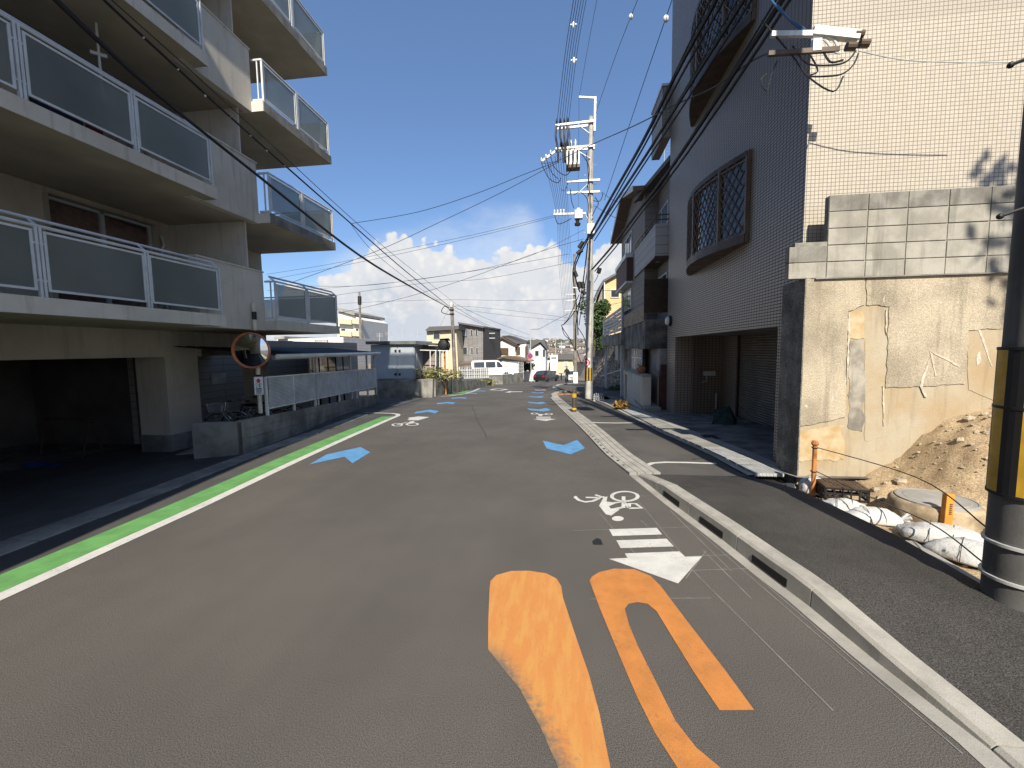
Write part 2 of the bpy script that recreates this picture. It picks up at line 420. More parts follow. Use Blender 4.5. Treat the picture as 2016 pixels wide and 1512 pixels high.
def sheet(name, rows, mat_, parent=None, **kw):
    """rows: list of lists of points, quads between them"""
    m = MB(); n = len(rows[0])
    m.v = [Vector(p) for r in rows for p in r]
    m.f = [[i * n + j, i * n + j + 1, (i + 1) * n + j + 1, (i + 1) * n + j] for i in range(len(rows) - 1) for j in range(n - 1)]
    # face upwards
    a, b, c = [m.v[q] for q in m.f[0][:3]]
    if (b - a).cross(c - a).z < 0: m.f = [f[::-1] for f in m.f]
    return m.build(name, mat_, parent, smooth=True, **kw)
def frange(a, b, s):
    o = []; n = max(1, int(math.ceil((b - a) / s)))
    return [a + (b - a) * i / n for i in range(n + 1)]
ys = frange(-30, 130, 2) + [150, 180, 220, 300, 400, 600, 900, 1500, 3000]
xs = [-3000, -800, -300, -120, -60, -30, -16, -9, -4, 0, 4, 9, 16, 30, 60, 120, 300, 800, 3000]
mat('ground_far', (.14, .13, .11), .95, .3, .02)
tag(sheet('ground', [[(x, y, zr(y) - .45) for x in xs] for y in ys], 'ground_far', loc=(0, 0, 0)), kind='structure')
ROAD = sheet('road', [[(left_x(y) - .35 + (kerb_x(y) + .12 + (0 if y < 21 else min(4.2, (y - 21) * 1.2)) - left_x(y) + .35) * k / 6, y, zr(y)) for k in range(7)] for y in frange(-12, 62, .5)] +
             [[(-9.5 + 13 * k / 6, y, zr(y)) for k in range(7)] for y in (70, 80, 100, 130)], 'asphalt', loc=(0, 0, 0))
tag(ROAD, kind='structure')
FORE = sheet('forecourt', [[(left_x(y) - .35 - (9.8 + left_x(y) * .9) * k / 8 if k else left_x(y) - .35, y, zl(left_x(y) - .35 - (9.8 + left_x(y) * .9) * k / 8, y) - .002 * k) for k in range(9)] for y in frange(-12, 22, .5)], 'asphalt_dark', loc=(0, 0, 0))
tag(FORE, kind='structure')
# garage floor reaches under the apartment building
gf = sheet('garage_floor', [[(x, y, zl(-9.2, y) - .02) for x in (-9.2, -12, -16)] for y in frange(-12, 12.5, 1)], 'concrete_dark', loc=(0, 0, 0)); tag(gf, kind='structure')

# ---- painted markings: each is a part of the road
def strip_path(name, pts, w0, w1, mat_, parent, dz=.005, zf=None):
    rows = []
    for i, p in enumerate(pts):
        a = Vector(pts[max(0, i - 1)]); b = Vector(pts[min(len(pts) - 1, i + 1)]); d = (b - a); d.z = 0; d.normalize(); nr = Vector((-d.y, d.x, 0))
        q0 = Vector(p) + nr * w0; q1 = Vector(p) + nr * w1
        rows.append([(q0.x, q0.y, zr(q0.y) + dz if zf is None else zf(q0) + dz), (q1.x, q1.y, zr(q1.y) + dz if zf is None else zf(q1) + dz)])
    return sheet(name, rows, mat_, parent)
pth = [(left_x(y), y, 0) for y in frange(-8, 13.0, .35)]
strip_path('white_edge_line', pth + [(-5.46, 13.35, 0), (-5.62, 13.62, 0), (-5.9, 13.85, 0), (-6.4, 13.95, 0), (-7.0, 13.98, 0)], 0, .15, 'white_paint', ROAD)
strip_path('green_edge_band', pth[:-1] + [(-5.36, 12.9, 0)], .154, .52, 'green_paint', ROAD)
strip_path('white_edge_line', [G(*p) for p in ((868, 780.5), (885, 779.5), (908, 776.5), (930, 771), (944, 765))], -.1, .1, 'white_paint', ROAD)
strip_path('green_edge_band', [G(*p) for p in ((885, 777.5), (905, 774.5), (925, 769))], -.2, .25, 'green_paint', ROAD)
def mark(name, pxs, mat_, dz=.005, zf=None, off=0.):
    m = MB(); pts = [G(px, py, off, zf) for px, py in pxs]
    pts = [Vector((p.x, p.y, p.z + dz)) for p in pts]
    nz_ = sum(((pts[i] - pts[0]).cross(pts[(i + 1) % len(pts)] - pts[0])).z for i in range(len(pts)))
    if nz_ < 0: pts.reverse()
    m.poly(pts)
    me_par = ROAD if zf is None else WALK
    return m.build(name, mat_, me_par)
def tri_fix(o):
    bm = bmesh.new(); bm.from_mesh(o.data); bmesh.ops.triangulate(bm, faces=bm.faces); bm.to_mesh(o.data); bm.free(); return o
c4 = lambda L: [(1060 + x / 3.6, 760 + y / 3.6) for x, y in L]
c5 = lambda L: [(850 + x / 1.729, 1080 + y / 1.729) for x, y in L]
c6 = lambda L: [(1050 + x / 6.72, 760 + y / 6.72) for x, y in L]
chR = [(1068.6, 867.9), (1109.5, 876.8), (1136.3, 866.4), (1152, 882.8), (1123.7, 895.1), (1076, 883.5)]
chL = [(609, 914.8), (643, 895), (710, 880.4), (729, 890.7), (694, 912.6), (678.6, 899.6)]
for shp, ctr in ((chR, ((1062, 806.5), (1057.5, 792.8), (1056.5, 781.3), (1059, 773.2), (1063, 767))), (chL, ((841, 811), (878.6, 794), (904.5, 783.8), (927.7, 775), (945, 770)))):
    base = [G(*p) for p in shp]; c0_ = sum(base, Vector()) / 6
    tri_fix(mark('blue_chevron', shp, 'blue_paint'))
    for cpx in ctr:
        c1_ = G(*cpx); m = MB(); pts = []
        tilt = (c1_.x - c0_.x) / (c1_.y - c0_.y) * .8
        for p in base:
            d = p - c0_; q = Vector((c1_.x + d.x * 1.02 + d.y * tilt, c1_.y + d.y * 1.05, 0)); q.z = zr(q.y) + .005; pts.append(q)
        if sum(((pts[i] - pts[0]).cross(pts[(i + 1) % 6] - pts[0])).z for i in range(6)) < 0: pts.reverse()
        tri_fix(m.poly(pts).build('blue_chevron', 'blue_paint', ROAD))
# bicycle symbol and arrow on the right, read from the near side
def strokes(name, lines, w, mat_, fills=()):
    m = MB()
    for L in lines:
        pts = [G(*p) for p in L]; closed = (pts[0] - pts[-1]).length < .01; n = len(pts)
        l, r = [], []
        for i, p in enumerate(pts):
            a = pts[i - 1] if i else (pts[-2] if closed else p); b = pts[i + 1] if i < n - 1 else (pts[1] if closed else p)
            d = b - a; d.z = 0; d.normalize(); nr = Vector((-d.y, d.x, 0)) * (w / 2)
            q = Vector((p.x, p.y, p.z + .005)); l.append(q + nr); r.append(q - nr)
        for i in range(n - 1): m.poly([r[i], r[i + 1], l[i + 1], l[i]])
    for Fp in fills:
        pts = [G(*p) for p in Fp]; pts = [Vector((p.x, p.y, p.z + .0062)) for p in pts]
        if sum(((pts[i] - pts[0]).cross(pts[(i + 1) % len(pts)] - pts[0])).z for i in range(len(pts))) < 0: pts.reverse()
        m.poly(pts)
    return tri_fix(m.build(name, mat_, ROAD))
ell = lambda cx, cy, rx, ry, a0=0, a1=360, n=28: [(cx + rx * math.cos(R(a0 + (a1 - a0) * i / n)), cy + ry * math.sin(R(a0 + (a1 - a0) * i / n))) for i in range(n + 1)]
strokes('bicycle_symbol', [c4(ell(612, 784, 92, 34)), c4([(258, 788), (288, 812), (332, 824), (385, 818), (425, 800), (440, 785), (402, 773)]), c4([(335, 792), (405, 793), (470, 788)]),
                           c4([(604, 785), (602, 868), (645, 866), (605, 822), (540, 830)]), c4([(640, 865), (645, 835), (690, 836), (732, 867), (640, 868)]), c4([(545, 872), (600, 862)])], .047, 'white_paint',
        [c4([(430, 852), (462, 792), (490, 786), (482, 822), (560, 830), (500, 855), (512, 872), (552, 868), (575, 880), (545, 900), (516, 922), (478, 912)]), c4(ell(563, 943, 42, 18, 0, 360, 16)[:-1]), c4(ell(264, 792, 12, 10, 0, 360, 10)[:-1])])
def white_quad(L): return tri_fix(mark('arrow_stripe', c4(L), 'white_paint'))
white_quad([(500, 1018), (838, 1008), (877, 1055), (527, 1066)]); white_quad([(552, 1097), (908, 1085), (960, 1140), (583, 1152)])
tri_fix(mark('white_arrow', c4([(612, 1190), (998, 1175), (1040, 1213), (1160, 1210), (990, 1403), (500, 1228), (632, 1222)]), 'white_paint'))
# the farther bicycle symbols with their arrows
strokes('bicycle_symbol', [c6(ell(205, 372, 44, 10)), c6(ell(15, 366, 38, 9)), c6([(60, 378), (205, 380)])], .06, 'white_paint', [c6([(60, 370), (130, 375), (110, 400), (70, 395)])])
tri_fix(mark('arrow_stripe', c6([(38, 408), (225, 408), (235, 418), (42, 420)]), 'white_paint')); tri_fix(mark('arrow_stripe', c6([(40, 425), (232, 425), (240, 433), (42, 434)]), 'white_paint'))
tri_fix(mark('white_arrow', c6([(-5, 440), (308, 437), (165, 465)]), 'white_paint'))
c7 = lambda L: [(700 + x / 5.6, 580 + y / 5.6) for x, y in L]
strokes('bicycle_symbol', [c7(ell(460, 1437, 52, 14)), c7(ell(625, 1430, 62, 15)), c7([(460, 1437), (560, 1410), (640, 1415)])], .06, 'white_paint', [c7([(600, 1400), (650, 1395), (640, 1420), (570, 1430)])])
tri_fix(mark('white_arrow', c7([(570, 1385), (595, 1370), (575, 1360), (690, 1345), (715, 1345), (815, 1352), (690, 1388)]), 'white_paint'))
# far turn arrow, box marking and red-brown band
tri_fix(mark('white_arrow', c7([(1645, 1078), (1710, 1063), (1715, 1069), (1840, 1068), (1840, 1074), (1712, 1076), (1700, 1082)]), 'white_paint'))
strokes('white_diamond', [c7([(1490, 1048), (1560, 1036), (1668, 1045), (1600, 1058), (1490, 1050)])], .3, 'white_paint')
tri_fix(mark('dark_patch', [(1166, 1066), (1175, 1060), (1183, 1063), (1187, 1073), (1168, 1073)], 'black'))
# big orange strokes in the foreground
U = [(537, 110), (547, 96), (570, 82), (620, 70), (690, 72), (745, 95), (780, 130), (870, 250), (1000, 418), (1097, 552), (980, 553), (890, 420), (765, 215), (735, 190), (700, 184), (670, 190), (657, 207), (672, 262), (700, 330), (770, 470), (830, 590), (900, 680), (980, 747), (1100, 850), (930, 850), (835, 747), (760, 630), (700, 510), (640, 370), (570, 200)]
tri_fix(mark('orange_marking', c5(U), 'orange_paint'))
Lp = [(197, 135), (200, 112), (220, 92), (270, 78), (330, 77), (390, 86), (425, 104), (441, 130), (447, 170), (470, 240), (500, 330), (535, 430), (570, 560), (608, 747), (640, 850), (455, 850), (430, 747), (370, 610), (300, 480), (235, 400), (192, 345), (192, 260)]
mo = bpy.data.materials.new('orange_worn'); mo.use_nodes = True; tn = NT(mo.node_tree); pb = mo.node_tree.nodes['Principled BSDF']; MT['orange_worn'] = mo
pp = tn.n('NewGeometry').outputs['Position']
sx_o = tn.n('SeparateXYZ'); tn.put(sx_o.inputs[0], pp)
gA, gB = G(960, 1290), G(1075, 1512)     # the worn left flank of the stroke
dl = tn.m('SUBTRACT', sx_o.outputs[0], tn.m('ADD', tn.m('MULTIPLY', tn.m('SUBTRACT', sx_o.outputs[1], gA.y), (gB.x - gA.x) / (gB.y - gA.y)), gA.x))
low = tn.sstep(sx_o.outputs[1], gA.y + .18, gA.y - .12)
wr = tn.m('MULTIPLY', low, tn.sstep(tn.m('ADD', dl, tn.m('MULTIPLY', tn.m('SUBTRACT', tn.noise(pp, 26, 6, .7), .5), .30)), .20, .02))
oc = tn.mix(tn.m('MULTIPLY', tn.sstep(tn.noise(tn.mapv(pp, (5, 1, 1)), 3, 6, .65), .42, .62), .6), (.42, .17, .042), (.45, .235, .06))
oc = tn.mix(tn.m('MULTIPLY', tn.sstep(tn.noise(pp, 60, 4, .7), .60, .68), .4), oc, (.10, .09, .08))
tn.put(pb.inputs['Base Color'], tn.mix(wr, oc, (.105, .093, .075))); pb.inputs['Roughness'].default_value = .8
tri_fix(mark('orange_marking', c5(Lp), 'orange_worn'))
# thin chalk setting-out lines beside the arrow
m = MB()
for a, b in (((1180, 880), (1480, 1180)), ((1218, 905), (1440, 1125)), ((1270, 955), (1700, 1330)), ((1255, 985), (1350, 1100)), ((1330, 1090), (1640, 1400)), ((1128, 1045), (1360, 1038)), ((1210, 1100), (1440, 1093)), ((1290, 1126), (1470, 1120)), ((1180, 1010), (1280, 1125)), ((1262, 1025), (1330, 1090)), ((1300, 1170), (1420, 1330)), ((1160, 1180), (1400, 1178)), ((1220, 978), (1300, 976)), ((1285, 960), (1895, 1485)), ((1390, 1085), (1350, 1140))):
    p, q = G(*a), G(*b); d = (q - p).normalized(); nr = Vector((-d.y, d.x, 0)) * .0035; u = Vector((0, 0, .004))
    n = 4
    for i in range(n):
        s0, s1 = p.lerp(q, i / n), p.lerp(q, (i + 1) / n)
        m.poly([s0 + nr + u, s0 - nr + u, s1 - nr + u, s1 + nr + u][::-1])
tag(m.build('chalk_lines', 'chalk', ROAD), kind='stuff')
mat('seam', (.045, .042, .039), .9, .3, 6)
for L in (((845, 797), (960, 801), (1075, 806)), ((930, 800), (940, 830), (960, 862))):
    P_ = [G(*q) for q in L]; P_ = [P_[0].lerp(P_[1], k / 8) for k in range(8)] + [P_[1].lerp(P_[2], k / 8) for k in range(9)]
    strip_path('road_seam', [Vector((q.x + noise.noise((q.x * 3, q.y * 3, 0)) * .05, q.y + noise.noise((q.x * 3, q.y * 3, 5)) * .05, 0)) for q in P_], -.012, .012, 'seam', ROAD, .004)

# ------------------------------------------------------------------ right footway with kerb
def sw(y):                       # footway height above the road
    if y < 2.1: return .04
    if y < 3.3: return .04 + .125 * (y - 2.1) / 1.2
    if y < 5.5: return .165
    if y < 6.5: return .165 - .135 * (y - 5.5) / 1.0
    return .03
zs = lambda y: zr(y) + sw(y)
OUT = [(3.08, -6), (3.08, 3.0), (3.10, 4.2), (2.95, 5.2), (2.80, 6.0), (2.68, 6.58), (2.60, 7.66), (2.18, 10.21), (2.0, 12.91), (1.73, 18.06), (1.30, 20.6), (1.1, 22.4)]
KW = .17
WALK = sheet('footway', [[(kerb_x(y) + (KW if y < 6.4 else .36) + (lerp_tab(OUT, y) - kerb_x(y) - (KW if y < 6.4 else .36)) * k / 5, y, zs(y) - .012) for k in range(6)] for y in frange(6.4, 22, .3)], 'asphalt_old', loc=(0, 0, 0))
tag(WALK, kind='structure')
tag(sheet('footway_patch', [[(kerb_x(y) + KW + (lerp_tab(OUT, y) - kerb_x(y) - KW) * k / 5, y, zs(y) - .012) for k in range(6)] for y in frange(-6, 6.4, .2)], 'asphalt_new', loc=(0, 0, 0)), kind='structure')
sheet('footway_edge', [[(lerp_tab(OUT, y), y, zs(y) - .012), (lerp_tab(OUT, y) + .02, y, zs(y) - .3)] for y in frange(-6, 6.4, .3)], 'asphalt_new', WALK)
KERBO = thing('kerb', None, None, (0, 0, 0)); KERBO['kind'] = 'structure'
def kerb_block(y0, y1, slot=True):
    m = MB(); n = 4; rows = []
    for i in range(n + 1):
        y = y0 + (y1 - y0) * i / n; h = sw(y); x = kerb_x(y)
        rows.append([(x, y, zr(y) - .05), (x + .012, y, zr(y) + h - .02), (x + .035, y, zr(y) + h), (x + KW, y, zr(y) + h), (x + KW, y, zr(y) - .05)])
    b = len(m.v); m.v += [Vector(p) for r in rows for p in r]
    for i in range(n):
        for j in range(4): m.f.append([b + i * 5 + j, b + i * 5 + j + 1, b + (i + 1) * 5 + j + 1, b + (i + 1) * 5 + j][::-1])
    m.f.append([b + j for j in range(5)]); m.f.append([b + n * 5 + j for j in range(4, -1, -1)])
    o = m.build('kerb_block', 'concrete_kerb', KERBO)
    if slot:
        yc = (y0 + y1) / 2; L = .20; mm = MB(); x0, x1 = kerb_x(yc - L), kerb_x(yc + L)
        mm.prism([(x0 - .003, yc - L, .02), (x1 - .003, yc + L, .02), (x1 + .003, yc + L, .085), (x0 + .003, yc - L, .085)], (.03, 0, 0))
        mm.build('drain_slot', 'dark_hole', o)
    return o
kys = [1.2, 2.1, 3.2, 4.06, 4.9, 5.72, 6.36]
for i in range(len(kys) - 1): kerb_block(kys[i] + .006, kys[i + 1] - .006, 2 < i < 5 or i == 2)
# light concrete gutter strip along the foot of the kerb
sheet('gutter_strip', [[(kerb_x(y) - .10, y, zr(y) + .004), (kerb_x(y) + .02, y, zr(y) + .006)] for y in frange(1.0, 6.4, .3)], 'concrete', KERBO)
# dropped kerb flags with drain holes, beyond the driveway ramp
yy = 6.42; i = 0
while yy < 21.6:
    y1 = min(yy + .6, 21.9); m = MB()
    xa, xb, xc, xd = kerb_x(yy) - .1, kerb_x(y1) - .1, kerb_x(y1) + .36, kerb_x(yy) + .36
    e = .006
    for u0, u1 in ((0, .24), (.26, .5), (.52, .75), (.77, 1)):
        pts = [(xa + (xd - xa) * u0, yy + e, zs(yy) + .004 * 1 + .012 * u0), (xa + (xd - xa) * u1, yy + e, zs(yy) + .004 + .012 * u1), (xb + (xc - xb) * u1, y1 - e, zs(y1) + .004 + .012 * u1), (xb + (xc - xb) * u0, y1 - e, zs(y1) + .004 + .012 * u0)]
        m.prism([(p[0], p[1], p[2] - .06) for p in pts], (0, 0, .06))
    o = m.build('kerb_flag', 'concrete_kerb', KERBO)
    if yy < 14:
        mm = MB()
        for k in (.25, .75):
            yk = yy + (y1 - yy) * k; xk = kerb_x(yk) - .035; mm.box(xk - .022, xk + .022, yk - .035, yk + .035, zs(yk) - .02, zs(yk) + .0085)
        mm.build('drain_slot', 'dark_hole', o)
    yy = y1 if y1 < 21.6 else 99
MB().prism([(kerb_x(6.4) - .1, 6.42, -.05), (kerb_x(6.4) + .36, 6.42, -.05), (kerb_x(21.9) + .36, 21.9, zr(21.9) - .05), (kerb_x(21.9) - .1, 21.9, zr(21.9) - .05)], (0, 0, .01)).build('kerb_bed', 'joint', KERBO)
# curved end of the kerb at the side road
pe = [G(1087, 783), G(1085, 778), G(1092, 773.5), G(1104, 771.5), G(1120, 771)]
m = MB()
for a, b in zip(pe, pe[1:]):
    d = (b - a).normalized(); nr = Vector((d.y, -d.x, 0)) * .35; m.prism([a, b, b + nr, a + nr], (0, 0, .07))
m.build('kerb_end', 'concrete_kerb', KERBO)
pe = [G(1087, 764.5), G(1090, 761.5), G(1098, 758.7), G(1110, 756.8), G(1124, 755.8)]
m = MB()
for a, b in zip(pe, pe[1:]):
    d = (b - a).normalized(); nr = Vector((d.y, -d.x, 0)) * .4; m.prism([a, b, b + nr, a + nr], (0, 0, .10))
m.build('kerb_end', 'concrete_kerb', KERBO)
FW2 = MB(); fp = [G(*p) for p in ((1088, 763.6), (1100, 758), (1124, 755), (1150, 752), (1160, 764))]; FW2.prism([Vector((p.x, p.y, p.z)) for p in fp], (0, 0, .03))
tag(FW2.build('side_footway', 'asphalt_old'), kind='structure')
# white lines across the footway
strip_path('white_walk_line', [G(*p, .03) for p in ((1272, 916), (1285, 911), (1310, 909.5), (1350, 910), (1410, 912))], -.045, .045, 'white_paint', WALK, .004, lambda q: zs(q.y) - .008)
strip_path('white_walk_line', [G(*p, .03) for p in ((1145, 829.5), (1180, 832), (1215, 832.5), (1250, 832))], -.07, .07, 'white_paint', WALK, .004, lambda q: zs(q.y) - .008)
# small orange blocks painted where the side road joins
for L in (((765, 1092), (845, 1090), (835, 1110), (768, 1112)), ((850, 1092), (930, 1084), (925, 1104), (850, 1108)), ((985, 1072), (1070, 1066), (1068, 1084), (985, 1088)), ((1085, 1064), (1130, 1062), (1130, 1078), (1088, 1082))):
    tri_fix(mark('orange_block_mark', [(960 + x / 5.6, 580 + y / 5.6) for x, y in L], 'orange_paint'))
mat('pink_paint', (.36, .19, .15), .8, .15, 4, speck=.15)
tri_fix(mark('red_band', [(1054, 767.4), (1074, 767.4), (1075, 769.2), (1054, 769.2)], 'pink_paint'))

# ---- gutter with steel grating covers along the right edge
GUT = thing('street_gutter', None, None, (0, 0, 0)); GUT['kind'] = 'structure'
GI = [(2.70, 6.42), (2.60, 7.66), (2.18, 10.21), (2.0, 12.91), (1.73, 18.06), (1.45, 20.0)]
def gx(y): return lerp_tab(GI, y)
sheet('gutter_edge', [[(gx(y), y, zs(y) + .006), (gx(y) + .10, y, zs(y) + .012)] for y in frange(6.42, 20, .4)], 'concrete', GUT)
sheet('gutter_bed', [[(gx(y) + .10, y, zs(y) - .10), (gx(y) + .62, y, zs(y) - .10)] for y in frange(6.1, 20, .4)], 'dark_hole', GUT)
sheet('gutter_edge', [[(gx(y) + .57, y, zs(y) + .02), (gx(y) + .80, y, zs(y) + .022)] for y in frange(6.2, 20, .4)], 'concrete', GUT)
yy = 6.5
while yy < 19.5:
    y1 = yy + .9; m = MB()
    for k in range(8):
        u0 = .16 + k * .05
        m.prism([(gx(yy) + u0, yy + .008, zs(yy) - .02), (gx(yy) + u0 + .041, yy + .008, zs(yy) - .02), (gx(y1) + u0 + .041, y1 - .008, zs(y1) - .02), (gx(y1) + u0, y1 - .008, zs(y1) - .02)], (0, 0, .04))
    for k in range(4):
        y = yy + .03 + k * .28; m.box(gx(y) + .155, gx(y) + .565, y - .012, y + .012, zs(y) - .03, zs(y) + .016)
    m.build('grating', 'galv' if (int(yy * 3) % 3) else 'concrete', GUT)
    yy = y1
# apron in front of the garage
tag(sheet('apron', [[(gx(y) + .80 + (6.6 - gx(y) - .8) * k / 3, y, zs(y) + .018 + .02 * k / 3) for k in range(4)] for y in frange(6.2, 22.6, .6)], 'concrete_dark', loc=(0, 0, 0)), kind='structure')
# ------------------------------------------------------------------ tiled building on the right
XR, YC, YE, ZT = 3.5, 6.75, 14.75, 14.5
B = thing('tiled_building', 'beige tiled building with bay windows in lattice grilles and a garage shutter', 'building', (XR + 3, 10, 0))
OZ = 2.26                        # head of the garage recess
zb = zs(YE) - .1
m = MB().wall((XR, YE, zb), (0, YC - YE, 0), (0, 0, ZT - zb), [(YE - 13.72, YE - 7.38, -1, OZ - zb)])
m.build('street_wall', 'tile_shaded', B)
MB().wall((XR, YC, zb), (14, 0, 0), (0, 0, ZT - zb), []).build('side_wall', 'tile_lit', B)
MB().box(XR + .02, XR + 14, YC + .02, YE, ZT - .4, ZT).build('roof', 'concrete', B)
MB().wall((XR + 14, YE, zb), (-14, 0, 0), (0, 0, ZT - zb), []).build('rear_wall', 'tile_corner', B)
MB().wall((XR + 14, YC, zb), (0, YE - YC, 0), (0, 0, ZT - zb), []).build('far_wall', 'tile_corner', B)
# recess: soffit, jamb, back wall and column
MB().box(XR + .01, 5.2, 7.38, 13.72, OZ, OZ + .1).build('soffit', 'concrete_dark', B)
MB().box(XR + .004, XR + .55, 13.72, YE - .004, zb, OZ).build('column', 'tile_corner', B)
MB().box(XR + .55, XR + .78, 13.9, YE - .01, zb, OZ).build('column_return', 'tile_corner', B)
MB().box(XR + .78, 5.2, 14.05, 14.3, zb, OZ).build('recess_wall', 'tile_corner', B)
MB().box(5.0, 5.2, 12.75, 14.05, zb, OZ).build('recess_wall', 'tile_corner', B)
MB().box(XR + .01, 5.2, 7.2, 7.38, zb, OZ).build('recess_wall', 'tile_corner', B)
mat('shutter', (.20, .175, .14), .5, .12, 2, metal=.2)
sh = MB(); z = zs(10) - .05
while z < OZ - .02:
    sh.prism([(5.05, 0, z), (5.02, 0, z + .018), (5.02, 0, z + .052), (5.05, 0, z + .07)], (0, 0, 0)) if False else None
    a = [(5.06, z), (5.025, z + .016), (5.02, z + .036), (5.03, z + .058), (5.06, z + .066)]
    for (x0, z0), (x1, z1) in zip(a, a[1:]): sh.poly([(x0, 12.75, z0), (x1, 12.75, z1), (x1, 7.38, z1), (x0, 7.38, z0)][::-1])
    z += .066
sh.build('garage_shutter', 'shutter', B)
MB().box(4.97, 5.0, 12.68, 12.78, zb, OZ - .002).build('shutter_rail', 'brown_metal', B)
# meter box, pipe, wall lamp
mb_ = MB().box(XR + .95, XR + 1.3, 13.93, 14.048, 1.02, 1.16).build('meter_box', 'white_metal', B)
MB().tube([(XR + 1.05, 13.99, 1.02), (XR + 1.05, 13.99, .85), (XR + .9, 13.99, .8)], .02, 8).build('meter_pipe', 'galv', B)
MB().tube([(XR + 1.35, 13.98, zb), (XR + 1.35, 13.98, .45)], .03, 10).build('drain_pipe', 'white_metal', B)
lp = PX(1319, 632, XR)
Mx = Matrix(((0, 0, -1), (0, 1, 0), (1, 0, 0)))
MB().lathe((XR, lp.y - .1, lp.z), [(.17, 0), (.17, .07), (.15, .08)], 20, Mx).build('wall_lamp', 'black', B)
glass('lamp_glass', (.6, .62, .6), .3)
MB().lathe((XR - .08, lp.y - .1, lp.z), [(.145, 0), (.14, .05), (.09, .085), (.02, .1)], 20, Mx).build('wall_lamp_glass', 'lamp_glass', B)
# projecting balcony box at the far end, high up
MB().box(XR - .28, XR, YE - .05, YE + 1.6, 8.75, 10.35).build('balcony_parapet', 'tile_corner', B, bevel=.006)
MB().box(XR - .31, XR, YE - .08, YE + 1.63, 10.35, 10.42).build('balcony_coping', 'white_metal', B)
# bow windows in lattice grilles
def bow(zlo, zhi, ylo, yhi, dep):
    W_ = MB(); n = 12
    def pt(s, z, k=1.0): return Vector((XR - dep * k * (math.sin(math.pi * (.10 + .80 * s)) - math.sin(math.pi * .10)) / (1 - math.sin(math.pi * .1)) - .05, ylo + (yhi - ylo) * s, z))
    wroot = MB()
    for i in range(n):
        a, b = i / n, (i + 1) / n
        wroot.poly([pt(a, zlo, .92), pt(b, zlo, .92), pt(b, zhi, .92), pt(a, zhi, .92)][::-1])
    wo_ = wroot.build('bow_window', 'window_glass', B)
    fr = MB()
    for z0, z1, dd in ((zlo - .16, zlo, 0), (zhi, zhi + .10, 0)):
        top = [pt(i / n, z0) + Vector((-.03, 0, 0)) for i in range(n + 1)]
        fr.prism([Vector((XR - .0, ylo, z0))] + top + [Vector((XR - .0, yhi, z0))], (0, 0, z1 - z0))
    fr.build('bow_slab', 'brown_metal', wo_)
    fm = MB()
    for s in (0, .2, .52, .8, 1):
        p = pt(s, 0); fm.box(p.x - .03, p.x + .03, p.y - .03, p.y + .03, zlo, zhi)
    fm.box(XR - .06, XR - .004, ylo - .05, ylo, zlo - .16, zhi + .1); fm.box(XR - .06, XR - .004, yhi, yhi + .05, zlo - .16, zhi + .1)
    for zz in (zlo + .02, zhi - .05):
        for i in range(n): fm.bar(pt(i / n, zz), pt((i + 1) / n, zz), .03, .04)
    fm.build('bow_frame', 'bronze', wo_)
    lt = MB(); nb = 19; hs = (zhi - zlo); sl = hs / (yhi - ylo) * .75
    for sg in (1, -1):
        for i in range(-10, nb + 10):
            s0 = i / nb
            pts = []
            for k in range(7):
                q = k / 6; s = s0 + sg * q * sl
                if 0 <= s <= 1: pts.append(pt(s, zlo + hs * q) + Vector((-.012 - .006 * sg, 0, 0)))
            if len(pts) > 1: lt.tube(pts, .0115, 4, caps=False)
    lt.build('lattice_grille', 'bronze', wo_)
    cu = MB()
    for i in range(40):
        a, b = i / 40, (i + 1) / 40
        for q, w in ((a, .1), ): cu.poly([(XR - .01 - .02 * (i % 2), ylo + (yhi - ylo) * a, zlo), (XR - .01 - .02 * ((i + 1) % 2), ylo + (yhi - ylo) * b, zlo), (XR - .01 - .02 * ((i + 1) % 2), ylo + (yhi - ylo) * b, zhi), (XR - .01 - .02 * (i % 2), ylo + (yhi - ylo) * a, zhi)])
    return wo_
bow(4.08, 5.50, 8.62, 12.25, .40)
bow(8.02, 9.5, 8.62, 12.25, .40)
